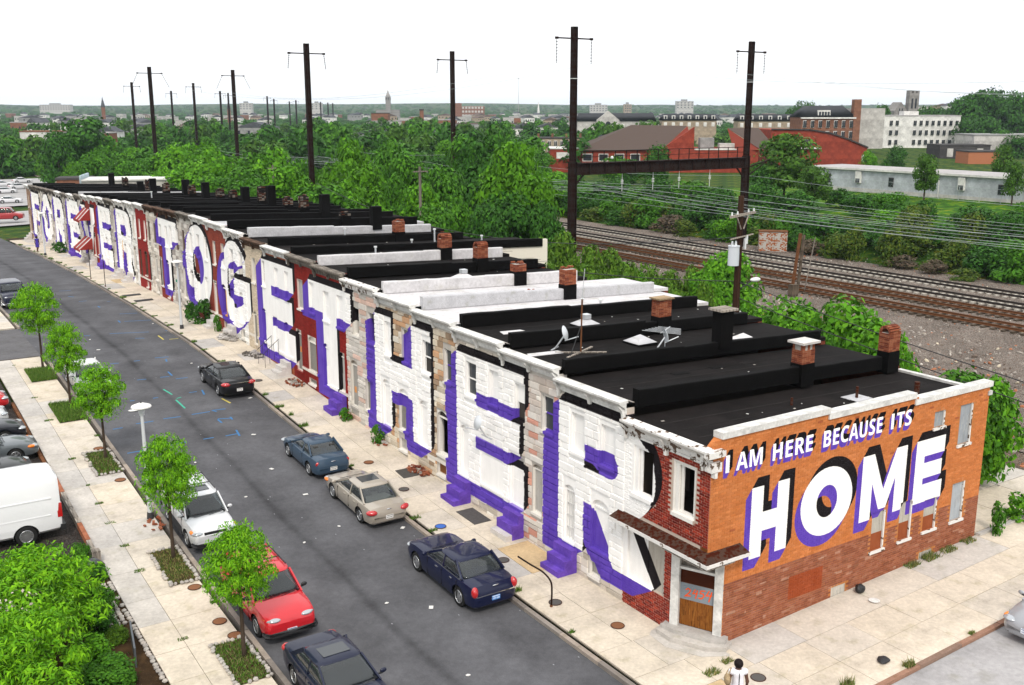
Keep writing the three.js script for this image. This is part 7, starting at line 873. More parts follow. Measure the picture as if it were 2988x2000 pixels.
// prototypes of small far houses
{
  const protos = ['white', 'pale', 'tan', 'brick', 'grey'].map((k, i) => { const g = new THREE.Group(); g.name = 'far_house'; const w = 9 + i * 2; part('walls', box(-w / 2, w / 2, -4, 6.2 + (i % 2), -9, 0), WM[k], g); part('roof', i % 2 ? box(-w / 2 - 0.2, w / 2 + 0.2, 6.21 + (i % 2), 6.6 + (i % 2), -9.2, 0.2) : metric(new THREE.ExtrudeGeometry(new THREE.Shape([[-w / 2 - 0.3, 6.2], [w / 2 + 0.3, 6.2], [0, 8.6]].map((p) => new THREE.Vector2(...p))), { depth: 9.4, bevelEnabled: false }).translate(0, 0, -9.2)), i === 2 ? WM.brownroof : i % 2 ? WM.greyroof : WM.slate, g); for (let k2 = 0; k2 < 4; k2++) part('window', box(-w / 2 + 1 + k2 * (w - 2.9) / 3, -w / 2 + 1.9 + k2 * (w - 2.9) / 3, 3.4, 4.9, 0, 0.08), M_win, g); return g; });
  const keep = seed; seed = 4242; let n = 0; const near = [[316, -223], [251, -206], [356, -250], [278, -300], [290, -267], [272, -340], [153, -220], [142, -154], [175, -145], [311, -496], [234, -499]];
  for (let tries = 0; n < 285 && tries < 3000; tries++) { const az = rr(7, 59) * D2R, r = 340 + 1500 * Math.pow(rnd(), 0.8), x = -20 + Math.sin(az) * r, z = 20 - Math.cos(az) * r; if (x < 60 && z > -330) continue; if (near.some(([a, b]) => Math.hypot(x - a, z - b) < 34)) continue; if (az > 44 * D2R && r < 480) continue;
    const c = protos[[0, 0, 1, 1, 0, 2, 3, 4, 1, 0][Math.floor(rnd() * 10)]].clone(); c.name = numbered('far_house'); c.position.set(x, TH(x, z) + rr(-0.5, 1.5), z); c.rotation.y = FACE + pick([0, 0.3, -0.5, 0.8, -0.2]); const s = rr(0.6, 1.0); c.scale.set(s * rr(0.8, 1.5), rr(0.75, 1.05), 1); tag(c, 'small house far off among the trees of the distant town', 'house', 'distant town houses'); scene.add(c); n++; }
  // trees of the distant town, one by one near, as one wood beyond
  const spots = []; for (let tries = 0; spots.length < 230; tries++) { const az = rr(6, 60) * D2R, r = rr(215, 560), x = -20 + Math.sin(az) * r, z = 20 - Math.cos(az) * r; if (near.some(([a, b]) => Math.hypot(x - a, z - b) < 20 || (Math.hypot(x - a * 0.9 + 2, z - b * 0.9 - 2) < 16))) continue; if (az > 38 * D2R && r < 345 && rnd() < 0.8) continue; if (az > 45 * D2R && r < 470) continue; if (x < 24 && z > -260) continue; spots.push([x, z]); }
  for (const [x, z] of spots) tree('town_tree', x, z, rr(6, 10.5), rr(7, 12), pick(['m', 'd', 'd', 't']), 'far', 'small rounded green tree in the distant town', 'trees of the distant town', { low: -0.02 });
  for (const [u, d, h, w] of [[2190, 440, 19, 15], [2222, 430, 21, 18], [2255, 430, 23, 20], [2300, 430, 23, 20], [2335, 420, 22, 18], [2120, 425, 17, 12], [2020, 430, 17, 10], [2225, 400, 13, 14], [2260, 395, 13, 14], [1835, 460, 19, 12], [1815, 470, 16, 10], [1855, 455, 17, 10], [2300, 340, 9, 12], [2335, 330, 8, 12]]) { const a = Math.atan2(u - 1171.5, 2390) + 33.32 * D2R, x = -19.6 + Math.sin(a) * d * 1.04, z = 19.6 - Math.cos(a) * d * 1.04; tree('hill_tree', x, z, h, w, 'd', 'mid', 'tall dark tree on the rise behind the white school', 'trees on the rise', { low: -0.02, y: TH(x, z) - 1 }); }
  const im = new THREE.InstancedMesh(crownFor('d', 'far', 0), M.leaf, 6500), mx = new THREE.Matrix4(), q = new THREE.Quaternion(), col = new THREE.Color(); for (let i = 0; i < 6500; i++) { const az = rr(4, 63) * D2R, r = (az > 43 * D2R ? 480 : 300) + 3600 * Math.pow(rnd(), 1.7), x = -20 + Math.sin(az) * r, z = 20 - Math.cos(az) * r, h = r < 1500 ? rr(2.4, 5.4) : rr(3.6, 7.2), w = rr(5, 11) * (1 + r / 3000); q.setFromAxisAngle(V3(0, 1, 0), rr(0, 6)); mx.compose(V3(x, TH(x, z) + h * 0.4, z), q, V3(w / 2, h * 0.62, w / 2)); im.setMatrixAt(i, mx); const k = rr(0.8, 1.7); col.setRGB(k, k, k); im.setColorAt(i, col); } im.name = 'distant_woods'; im.userData = { label: 'far-off woods and town trees out to the hills', category: 'woods', kind: 'stuff' }; scene.add(im); seed = keep;
}
// ------------------------------------------------------------------ street furniture, markings, litter, people
const onPave = (x, z) => G(x, z) + 0.115;
function lamp(x, z, label, h) { const g = thing('street_lamp', label, 'street lamp', [x, onPave(x, z), z], 0, 'street lamps'), m = mat([0.50, 0.52, 0.53], 0.6); part('base', cyl(0.13, 0.11, 0.25, 0, 0, 0, 14), M.greyPlastic, g); part('post', new THREE.CylinderGeometry(0.055, 0.085, h - 0.25, 14).translate(0, (h + 0.25) / 2, 0), m, g); part('collar', cyl(0.085, 0.15, 0.3, 0, h, 0, 14), m, g); const s = part('shade', new THREE.LatheGeometry([[0, 0.18], [0.08, 0.17], [0.34, 0.07], [0.37, 0.02], [0.33, 0.0], [0.1, 0.03], [0, 0.03]].map((p) => new THREE.Vector2(...p)), 22).translate(0, h + 0.3, 0), M.whitePaint, g); part('finial', new THREE.SphereGeometry(0.035, 8, 6).translate(0, h + 0.5, 0), M.greyPlastic, s); return g; }
lamp(-11.29, -17.87, 'grey street lamp with saucer shade standing among loose bricks', 4.05); { const g = lamp(-2.14, -45.8, 'grey street lamp with green street sign by the painted houses', 4.0); part('street_sign', cbox(0.03, 0.16, 0.62, 0, 3.05, -0.3), mat([0.02, 0.20, 0.12], 0.5), g); } lamp(-2.45, -94.5, 'small street lamp by the far end of the painted row', 4.0);
for (const [x, z, l] of [[-2.55, -71.5, 'bare dark sign post nearer the far end of the pavement'], [-2.5, -66.2, 'bare dark sign post by the first word of the lettering']]) { const g = thing('sign_post', l, 'post', [x, onPave(x, z), z]); part('post', cbox(0.05, 2.6, 0.04, 0, 1.3, 0), M.steelDark, g); part('foot', cbox(0.09, 0.1, 0.09, 0, 0.05, 0), M.railRust, g); }
{ const g = thing('bent_pole', 'bent dark metal pole leaning over the kerb', 'pole', [-2.17, onPave(-2.2, -4.65), -4.65]); part('pole', tubeThrough([[0, 0, 0], [0.02, 0.5, 0], [0.0, 0.85, -0.03], [-0.12, 1.1, -0.25], [-0.35, 1.28, -0.75], [-0.52, 1.42, -1.15]], 0.03, 24, 8), M.steelDark, g); part('foot', cyl(0.05, 0.045, 0.06, 0, 0, 0, 8), M.railRust, g); }
// iron covers
const lids = 'round iron covers in the pavements'; [[-1.9, -4.8, 0, 'dark iron cover beside the bent pole'], [-1.15, -2.55, 1, 'rusty iron cover before the shop front'], [-1.79, -18.86, 1, 'rusty iron cover behind the slate blue coupe'], [-1.76, -15.62, 0, 'dark iron cover beside the gold sedan'], [-1.68, -8.24, 0, 'dark iron cover beside the navy sedan'], [-2.03, -31.9, 0, 'dark iron cover beside the glossy black sedan'], [-2.18, -11.83, 2, 'blue painted iron cover by the kerb'], [-11.44, -25.9, 1, 'rusty iron cover beyond the third tree pit'], [-11.43, -22.0, 1, 'rusty iron cover between lamp and tree pit'], [-11.42, -11.9, 1, 'rusty iron cover at the dry tree pit end'], [-11.41, -9.32, 1, 'small rusty ring cover in pale paving'], [-11.28, -8.28, 1, 'rusty iron cover by the first tree pit'], [0.3, 1.9, 0, 'rusty iron cover near the corner steps']].forEach(([x, z, k, l]) => { const g = thing('iron_cover', l, 'cover', [x, onPave(x, z) + 0.002, z], 0, lids); const m = [mat([0.09, 0.085, 0.08], 0.8), mat([0.20, 0.09, 0.045], 0.9), mat([0.05, 0.13, 0.42], 0.8)][k]; part('lid', cyl(0.2, 0.2, 0.012, 0, 0, 0, 18), m, g); part('rim', new THREE.TorusGeometry(0.21, 0.014, 5, 20).rotateX(Math.PI / 2).translate(0, 0.008, 0), M.rustDark, g); });
single('cellar_plate', slabFrom([[-1.0, 0, -11.3], [-0.25, 0, -11.3], [-0.25, 0, -12.7], [-1.0, 0, -12.7]].map(([x, , z]) => [x, onPave(x, z) + 0.014, z]), 0.03), mat([0.13, 0.12, 0.115], 0.8, { map: rep(T.speck, 0.4) }), 'grey metal cellar plate between the purple stoops', 'plate');
single('cellar_plate', slabFrom([[-1.25, 0, -16.6], [-0.45, 0, -16.6], [-0.4, 0, -17.5], [-1.2, 0, -17.5]].map(([x, , z]) => [x, onPave(x, z) + 0.014, z]), 0.03), mat([0.12, 0.11, 0.10], 0.9, { map: rep(T.speck, 0.4) }), 'dark metal cellar plate with grass and loose bricks', 'plate');
for (const [x, z] of [[-2.36, -60.3], [-2.2, -57.3]]) single('loose_panel', slabFrom([[x - 0.1, 0, z + 0.25], [x + 1.2, 0, z + 0.1], [x + 1.25, 0, z - 0.6], [x - 0.1, 0, z - 0.5]].map(([a, , b]) => [a, onPave(a, b) + 0.03, b]), 0.03), M.black, 'black panel lying across the pavement', 'panel', 'black panels on the pavement');
// survey paint on the street
{ const street = scene.getObjectByName('street'), strip = (x0, z0, x1, z1, w) => { const L = Math.hypot(x1 - x0, z1 - z0), nx = -(z1 - z0) / L * w / 2, nz = (x1 - x0) / L * w / 2, n = Math.max(2, Math.ceil(L / 0.5)), pts = []; for (let i = 0; i < n; i++) { const a = i / n, b = (i + 1) / n, P = (t, s) => { const x = lerp(x0, x1, t) + s * nx * (0.8 + 0.5 * hash2(i, s + 3)), z = lerp(z0, z1, t) + s * nz; return [x, G(x, z) + 0.006, z]; }; const q = [P(a, -1), P(b, -1), P(b, 1), P(a, 1)]; pts.push(q[0], q[2], q[1], q[0], q[3], q[2]); } const g = poly(pts); return g; };
  const blue = mat([0.10, 0.30, 0.62], 0.9, { side: THREE.DoubleSide, map: rep(T.mottle, 1) }), green = mat([0.06, 0.34, 0.24], 0.9, { side: THREE.DoubleSide }), yel = mat([0.5, 0.42, 0.1], 0.9, { side: THREE.DoubleSide });
  [[-10.31,-28.3,-9.87,-28.31],[-9.22,-28.54,-8.41,-28.53],[-7.92,-28.62,-7.13,-28.55],[-6.58,-28.59,-5.69,-28.59],[-5.52,-28.71,-4.89,-28.64],[-10.44,-25.04,-9.71,-25.04],[-8.5,-25.19,-7.84,-25.15],[-7.07,-25.14,-6.59,-25.13],[-6.06,-25.07,-5.5,-25.09],[-9.7,-39.25,-8.74,-39.2],[-7.99,-39.3,-7.55,-39.21],[-6.72,-39.22,-6.4,-39.19],[-7.46,-35.46,-7.01,-35.37],[-6.28,-35.36,-5.82,-35.27],[-5.64,-34.67,-5.02,-34.6],[-5.63,-36.22,-5.65,-35.37],[-7.56,-31.88,-7.3,-31.88],[-6.29,-47.26,-4.07,-46.41],[-4.26,-53.57,-3.15,-53.23],[-4.61,-50.73,-2.89,-50.22],[-3.08,-46.24,-2.78,-46.13],[-5.73,-31.93,-5.33,-31.91],[-5.02,-32.05,-5.16,-31.23],[-5.26,-44.99,-4.78,-44.68],[-5.67,-27.42,-5.1,-27.22],[-5.06,-27.41,-5.1,-27.02],[-5.52,-39.34,-4.78,-39.19],[-5.05,-38.76,-5.15,-38.26],[-5.55,-28.73,-5.41,-28.44],[-4.87,-51.26,-4.91,-50.51],[-5.6,-60.55,-5.06,-60.5],[-3.87,-59.28,-3.64,-59.25],[-4.86,-57.6,-4.87,-56.93],[-5.79,-63.6,-5.51,-63.02],[-5.89,-66.78,-5.06,-66.57],[-7.77,-47.54,-7.47,-47.26],[-8.66,-32.01,-8.45,-31.94],[-5.7,-27.34,-5.68,-26.82],[-5.39,-25.58,-5.51,-24.78]].forEach(([a, b, c, d]) => part('survey_mark', strip(a, b, c, d, 0.085), blue, street)); [[-6.71,-33.12,-6.57,-32.02],[-6.64,-31.07,-6.61,-29.61],[-6.55,-31.27,-6.29,-31.37],[-4.57,-30.21,-4.42,-29.34],[-3.86,-44.98,-3.89,-43.65],[-3.57,-43.52,-3.03,-43.44]].forEach(([a, b, c, d], i) => part('survey_mark', strip(a, b, c, d, 0.09), i > 2 ? yel : green, street)); }
// litter
const scrap = [new THREE.IcosahedronGeometry(0.08, 0).scale(1, 0.3, 0.7), new THREE.BoxGeometry(0.2, 0.01, 0.14)];
[[-6.44, -7.81], [-5.36, -6.81], [-5.35, -14.01], [-5.35, -17.28], [-6.99, -13.39], [-5.61, -20.39], [-6.38, -2.8], [-3.35, -12.66], [-7.71, -46.07], [-7.87, -42.89], [-3.19, -48.87], [-8.86, -38.67], [-4.05, -37.19], [-3.3, -29.6], [-8.2, -22.6], [-4.9, -24.6], [-7.5, -18.2]].forEach(([x, z], i) => { const m = single('paper_scrap', scrap[i % 2], M.whitePaint, 'scrap of white paper lying on the asphalt', 'litter', 'white scraps on the street'); m.position.set(x, G(x, z) + 0.025, z); m.rotation.y = i; });
{ const m = single('paper_plate', new THREE.CylinderGeometry(0.26, 0.2, 0.03, 18), M.whitePaint, 'white oval tray lying in the street before the pale silver sedan', 'litter'); m.position.set(-8.87, G(-8.9, -30.4) + 0.02, -30.41); m.scale.z = 0.7; }
[[6.63, 0.33, 0.20, 'black rubbish bag at the foot of the lettered wall', 0.8], [3.8, 3.39, 0.22, 'flattened black bag on the side pavement', 0.3]].forEach(([x, z, r, l, f]) => { const g = new THREE.IcosahedronGeometry(r, 2), p = g.attributes.position; for (let i = 0; i < p.count; i++) { const k = 0.8 + 0.4 * fbm(p.getX(i) * 9 + 5, p.getZ(i) * 9 + p.getY(i) * 5, 2); p.setXYZ(i, p.getX(i) * k, p.getY(i) * k * f, p.getZ(i) * k * 0.8); } g.computeVertexNormals(); const m = single('rubbish_bag', g, M.black, l, 'bag'); m.position.set(x, onPave(x, z) + r * f * 0.7, z); });
{ const m = single('paper_plate', new THREE.CylinderGeometry(0.18, 0.14, 0.03, 16), M.whitePaint, 'white plate lying on the side pavement', 'litter'); m.position.set(6.5, onPave(6.5, 1) + 0.02, 1.0); }
// piles of fallen brick and stone
function pile(x, z, n, rx, rz, cols, label, hgt = 0.12, sz = 1) { const g = thing('rubble_pile', label, 'rubble', [x, onPave(x, z), z]); for (let i = 0; i < n; i++) { const a = rr(0, 6.28), q = Math.sqrt(rnd()), b = part('rubble_brick', brickGeo, pick(cols), g); b.position.set(Math.cos(a) * q * rx, 0.03 + hgt * (1 - q) * rnd() * 2, Math.sin(a) * q * rz); b.rotation.set(rr(-0.5, 0.5), rr(0, 3), rr(-0.5, 0.5)); b.scale.setScalar(rr(0.5, 1.1) * sz); } }
pile(-0.35, -17.0, 48, 0.35, 0.7, [...M.brick, M.mortar], 'pile of broken bricks under the letter H leg'); pile(-0.5, -30.6, 40, 0.4, 0.8, [M.brick[0], M.brick[3], M.mortar], 'scattered bricks at the corner of the red house'); pile(-0.35, -24.4, 26, 0.3, 0.5, [M.brick[1], M.brick[3], M.marble], 'bricks and weeds at the pale stone house'); pile(-0.35, -20.6, 16, 0.3, 0.4, [M.marble, M.brick[1]], 'broken stones beside the purple foot of the H'); pile(-0.5, -41.4, 70, 0.6, 1.0, [M.marble, M.pitStone[0], M.pitStone[1]], 'heap of grey stone rubble under the letter G', 0.22, 1.3); pile(-0.6, -36.8, 30, 0.5, 0.8, [M.greyWood, M.pitStone[1]], 'grey boards and rubble beside the iron stair rail', 0.12, 1.6); pile(-11.3, -17.3, 14, 0.35, 0.7, [M.brick[1], M.brick[3]], 'loose bricks round the foot of the street lamp', 0.02);
// weeds in the joints and along the walls
function weed(x, z, r, h, label, dry) { const g = tuft(Math.round(130 * r / 0.2), r, r * 0.6, h * 0.7, dry ? DRYC : GRASSC, 0.016), m = single('weed', g, M.grassBlade, label, 'weed', 'weeds in the pavements'); m.position.set(x, onPave(x, z) - 0.01, z); }
const keepW = seed; seed = 555; for (let z = -3; z > -112; z -= rr(0.9, 3.2)) weed(XR + 0.2 + rr(-0.05, 0.1), z, rr(0.08, 0.24), rr(0.08, 0.28), 'tuft of green weeds growing along the kerb by the houses'); for (let z = 6; z > -42; z -= rr(1.2, 3.5)) weed(rnd() < 0.5 ? XL - 0.2 : -12.66, z, rr(0.06, 0.2), rr(0.05, 0.16), 'tuft of weeds in the joints of the opposite pavement'); for (const [x, z, r, h] of [[9.6, 0.12, 0.3, 0.25], [10.6, 0.15, 0.35, 0.35], [11.6, 0.15, 0.35, 0.2], [12.8, 0.15, 0.3, 0.2], [0.2, 0.8, 0.18, 0.2], [-0.6, 1.0, 0.25, 0.22], [4.2, 3.95, 0.2, 0.3], [7.2, 3.95, 0.12, 0.15], [9.4, 3.95, 0.12, 0.15], [2.0, 3.6, 0.2, 0.35]]) weed(x, z, r, h, 'weeds growing along the side pavement', true); seed = keepW;
const shrub = (x, z, h, w, k, l, o = {}) => tree('weed_shrub', x, z, h, w, k, 'far', l, undefined, { y: onPave(x, z) - 0.05, low: -0.1, category: 'shrub', r: 0.02, ...o });
shrub(-0.45, -24.1, 0.75, 0.8, 'm', 'bushy weed at the foot of the pale stone house'); shrub(-0.45, -20.7, 1.0, 0.8, 'm', 'upright bushy weed beside broken stones'); shrub(-0.5, -46.8, 1.7, 2.0, 'd', 'large dark shrub by the lamp with the street sign'); shrub(-0.45, -43.6, 1.2, 0.7, 'm', 'tall weed beside a marble stoop'); shrub(-0.6, -48.8, 1.2, 1.4, 'd', 'dark weed shrub under the middle O'); shrub(-0.6, -96, 1.3, 1.6, 'd', 'dark shrub at the far houses'); shrub(-0.5, -100, 1.0, 1.4, 'd', 'small dark shrub near the far pedestrian'); shrub(16.2, 0.0, 1.1, 1.5, 'b', 'bright shrub beside the rear step of the corner house'); shrub(14.2, 0.35, 1.3, 0.7, 'm', 'tall thin weed at the back corner of the corner house'); shrub(15.6, -3.2, 0.7, 1.4, 'b', 'low weed on the rear yard paving');
// rear yard of the corner house
{ const g = structGroup('rear_yard_paving'); for (let k = 0; k < 4; k++) for (let j = 0; j < 3; j++) { const x = 13.6 + j * 2.6, z = -0.1 - k * 2.4; part('slab', slabFrom([[x + 2.56, 0.62, z], [x + 2.56, 0.62, z - 2.35], [x, 0.62, z - 2.35], [x, 0.62, z]], 0.3), M.conc[(k + j) % 4], g); } part('edge_step', box(13.5, 22, 0.4, 0.66, 0.0, 0.16), M.conc[4], g); part('stained_slab', box(14, 17, 0.625, 0.634, -7.6, -5.2), mat([0.02, 0.018, 0.018], 0.9), g); }
// garden corner: tall shrub, bushes, timber edging, panel, bag
tree('garden_tree', -16.4, -10.2, 3.6, 4.6, 'n', 'near', 'big drooping green shrub in the garden corner', undefined, { y: 0.1, low: 0.02, category: 'shrub', r: 0.08 }); tree('garden_tree', -17.4, -7.2, 3.4, 4.2, 'n', 'near', 'leafy shrub with pale blossom behind the garden panel', undefined, { y: 0, low: 0.0, category: 'shrub', r: 0.08 }); tree('garden_tree', -17.6, -13.4, 2.6, 2.6, 'b', 'mid', 'thin bright shrub beside the timber wall', undefined, { y: 0.1, low: 0.1, category: 'shrub', r: 0.05 });
for (const [x, z, h, w, k, l] of [[-14.5, -11.6, 1.1, 1.5, 'm', 'blue-green bush beside the cobbled edge'], [-14.7, -10.6, 0.9, 1.3, 'd', 'dark low bush under the drooping shrub'], [-15.0, -7.6, 0.9, 1.9, 'm', 'spreading low bush beside the grey panel'], [-14.2, -15.4, 0.9, 0.9, 'm', 'bush at the end of the brick edging'], [-13.9, -14.2, 0.6, 0.7, 'd', 'small bush beside the black bag'], [-15.2, -14.4, 0.7, 1.4, 'm', 'bushy weeds along the timber wall'], [-16.6, -5.2, 1.6, 2.4, 'b', 'bright bush at the garden front'], [-15.3, -8.9, 1.0, 1.7, 'b', 'bright bush filling the soil behind the panel'], [-15.6, -5.6, 1.1, 2.0, 'm', 'bush in front of the blossom shrub'], [-14.6, -6.0, 0.6, 1.0, 's', 'dry yellowish bush by the cobble edge'], [-14.3, -9.9, 0.55, 0.8, 's', 'pale dry grass clump by the panel end'], [-15.4, -12.6, 1.2, 1.8, 'b', 'bright bush beside the timber wall end']]) tree('garden_bush', x, z, h, w, k, 'mid', l, undefined, { y: G(x, z) + 0.05, low: -0.12, category: 'bush', r: 0.02 });
{ const c = crownGeo({ lobes: 6, leaves: 90, size: 0.05, cols: [[0.55, 0.47, 0.42], [0.6, 0.5, 0.46]], seedN: 5 }); const m = single('pale_blossom', c, M.leaf, 'clusters of pale blossom on the garden shrub', 'blossom'); m.scale.set(1.3, 1.2, 1.3); m.position.set(-17.3, 2.4, -8.4); m.userData.kind = 'stuff'; }
{ const g = thing('timber_wall', 'low weathered timber edging of the garden', 'wall', [0, 0, 0]); part('timber', beam([-18.5, 0.42, -15.0], [-14.7, 0.42, -15.0], 0.18, 0.22), M.paleWood, g); part('timber', beam([-18.5, 0.2, -14.85], [-14.7, 0.2, -14.85], 0.2, 0.2), M.greyWood, g); part('timber', beam([-18.2, 0.28, -14.0], [-16.2, 0.28, -13.8], 0.5, 0.08), M.paleWood, g); }
{ const g = thing('brick_edging', 'low reddish timber and brick edging along the car park', 'wall', [0, 0, 0]); let k = 0; for (let z = -24.5; z < -15.2; z += 1.55) part('edging_beam', beam([-13.72, G(-13.7, z) + 0.2, z], [-13.72, G(-13.7, z + 1.5) + 0.2, z + 1.5], 0.16, 0.24), k++ % 3 === 1 ? M.brick[3] : M.paleWood, g); for (let z = -34; z < -25; z += 1.6) part('edging_beam', beam([-13.75, G(-13.7, z) + 0.1, z], [-13.75, G(-13.7, z + 1.55) + 0.1, z + 1.55], 0.14, 0.16), M.railRust, g); part('end_post', box(-13.9, -13.62, 0.2, 0.95, -15.5, -15.2), M.paleWood, g); }
single('metal_panel', cbox(0.05, 0.75, 1.75).rotateY(-0.16).translate(-14.05, 0.42, -9.0), mat([0.10, 0.11, 0.125], 0.5, { metalness: 0.3 }), 'dark grey metal panel standing in the garden soil', 'panel');
{ const g = new THREE.IcosahedronGeometry(0.42, 3), p = g.attributes.position; for (let i = 0; i < p.count; i++) { const k = 0.75 + 0.5 * fbm(p.getX(i) * 4 + 9, p.getZ(i) * 4 + p.getY(i) * 6, 3); p.setXYZ(i, p.getX(i) * k, p.getY(i) * k * 0.75, p.getZ(i) * k); } g.computeVertexNormals(); const m = single('rubbish_bag', g, pmat([0.03, 0.032, 0.036], 0.25), 'full black rubbish bag at the garden corner', 'bag'); m.position.set(-14.05, 0.62, -14.75); }
{ const g = structGroup('cobble_edging'); const keep = seed; seed = 31; for (let z = -13.6; z < -3; z += 0.19) for (let k = 0; k < (z < -10.4 ? 4 : 1); k++) { if (rnd() < 0.15) continue; const b = part('cobble', stoneBlock, M.pitStone[Math.floor(rnd() * 3)], g); b.position.set(-13.72 - k * 0.19 + rr(-0.02, 0.02), G(-13.7, z) + 0.13, z + rr(-0.03, 0.03)); b.rotation.set(rr(-0.2, 0.2), rr(0, 3), rr(-0.2, 0.2)); b.scale.set(1.05, 0.8, 1.05); } seed = keep; }
// roof things
const roofY = (h, x) => HOUSES[h].rt(x); M.alu = mat([0.6, 0.62, 0.64], 0.4, { metalness: 0.5 });
{ const g = thing('antenna_mast', 'rusty antenna mast standing on the third roof', 'antenna', [2.25, roofY(2, 2.25), -9.1]); part('mast', bar([0, 0, 0], [0.02, 2.0, 0], 0.03, 7), M.railRust, g); part('rod', bar([0.02, 2.0, 0], [0.12, 3.1, 0], 0.012, 5), M.alu, g); part('stay', [beam([-0.9, 0.03, 0.4], [0.9, 0.03, -0.5], 0.09, 0.05), beam([-0.8, 0.04, -0.5], [0.8, 0.04, 0.5], 0.08, 0.05)], M.paleWood, g); part('brace', bar([0.02, 1.1, 0], [-0.7, 0.05, 0.3], 0.015, 5), M.black, g); }
function dish(x, s, hI, label, turn) { const g = thing('satellite_dish', label, 'satellite dish', [x, roofY(hI, x), -s], turn, 'satellite dishes'); part('reflector', new THREE.SphereGeometry(0.55, 16, 6, 0, Math.PI * 2, 0, 0.55).scale(0.9, 1, 1).rotateX(Math.PI / 2 - 0.3).translate(0, 0.5, -0.35), M.alu, g); part('foot', [bar([0, 0, -0.3], [0, 0.55, 0.08], 0.03, 6), beam([-0.35, 0.02, -0.3], [0.35, 0.02, -0.3], 0.06, 0.04)], M.alu, g); part('feed_arm', bar([0, 0.35, 0.1], [0, 0.55, 0.62], 0.02, 6), M.alu, g); }
dish(2.0, 9.9, 2, 'white dish lying by the antenna mast', 0.6); dish(5.2, 8.0, 2, 'white dish beside the pyramid skylight', 1.2); dish(-0.35, 11.9, 3, 'dish bolted on the painted wall', Math.PI / 2 * 3); scene.children[scene.children.length - 1].position.set(-0.55, 3.6, -11.6);
{ const g = thing('tv_antenna', 'aluminium comb antenna behind the dish', 'antenna', [5.5, roofY(2, 5.5), -8.2], 0.5); part('mast', bar([0, 0, 0], [0, 0.75, 0], 0.02, 6), M.alu, g); part('boom', bar([-0.5, 0.75, 0], [0.5, 0.8, 0], 0.018, 6), M.alu, g); for (let k = 0; k < 6; k++) part('element', bar([-0.45 + k * 0.18, 0.77, -0.75 + k * 0.06], [-0.45 + k * 0.18, 0.77, 0.75 - k * 0.06], 0.009, 5), M.alu, g); }
for (const [x, s, hI, m, l] of [[5.4, 9.5, 2, M.silverRoof, 'glass pyramid skylight beside the comb antenna'], [9.4, 8.0, 2, M.whiteRoof, 'white pyramid skylight behind the black chimney'], [5.0, 12.4, 3, M.silverRoof, 'tin skylight with a raised cap'], [5.3, 22.6, 6, M.whiteRoof, 'white roof hatch among roofing scraps']]) { const g = thing('skylight', l, 'skylight', [x, roofY(hI, x), -s], 0, 'roof skylights'); part('curb', cbox(0.95, 0.12, 0.95, 0, 0.04, 0), M.tarWall, g); part('pyramid', new THREE.ConeGeometry(0.66, 0.28, 4).rotateY(Math.PI / 4).translate(0, 0.24, 0), m, g); if (hI === 3 || hI === 6) part('cap', cbox(0.3, 0.18, 0.3, 0, 0.42, 0), M.alu, g); }
for (const [x, s, hI, h] of [[6.7, 14.9, 4, 0.45], [7.7, 14.9, 4, 0.35], [9.6, 33.2, 9, 0.9], [13.0, 33.4, 9, 0.4], [8.6, 34.2, 9, 0.2], [3, 71.5, 20, 0.7], [6, 38, 10, 0.5], [4, 29.6, 8, 0.5]]) { const g = thing('vent_pipe', x > 9 && hI === 9 ? 'galvanised vent pipe with cap on the long grey roof' : 'short metal vent pipe on a flat roof', 'pipe', [x, roofY(hI, x) - 0.02, -s], 0, 'roof vent pipes'); part('pipe', cyl(0.05, 0.05, h, 0, 0, 0, 8), M.alu, g); part('cap', cyl(0.09, 0.09, 0.08, 0, h, 0, 8), M.porcelain, g); }
for (const [x, s, hI, w, d, m, l] of [[1.0, 9.6, 2, 1.6, 0.4, M.whiteRoof, 'torn white patch on the third roof edge'], [1.6, 12.6, 3, 1.2, 0.5, M.whiteRoof, 'pale patch at the front of the fourth roof'], [4.5, 18.6, 5, 1.3, 0.5, M.tarWall, 'black hatch lid on the white roof'], [3.0, 22.6, 6, 1.2, 0.25, M.whiteRoof, 'white strip of roofing lying loose']]) single('roof_patch', slabFrom([[x - w / 2, 0, -s + d / 2], [x + w / 2, 0, -s + d / 2], [x + w / 2 - 0.1, 0, -s - d / 2], [x - w / 2 + 0.15, 0, -s - d / 2]].map(([a, , b]) => [a, roofY(hI, a) + (m === M.tarWall ? 0.16 : 0.02), b]), m === M.tarWall ? 0.16 : 0.018), m, l, 'roofing');
pile(6.3, -19.0, 20, 0.7, 0.4, [M.brick[1], M.brick[3]], 'loose bricks lying on the white roof', 0.05); scene.children[scene.children.length - 1].position.y = roofY(5, 6.3);
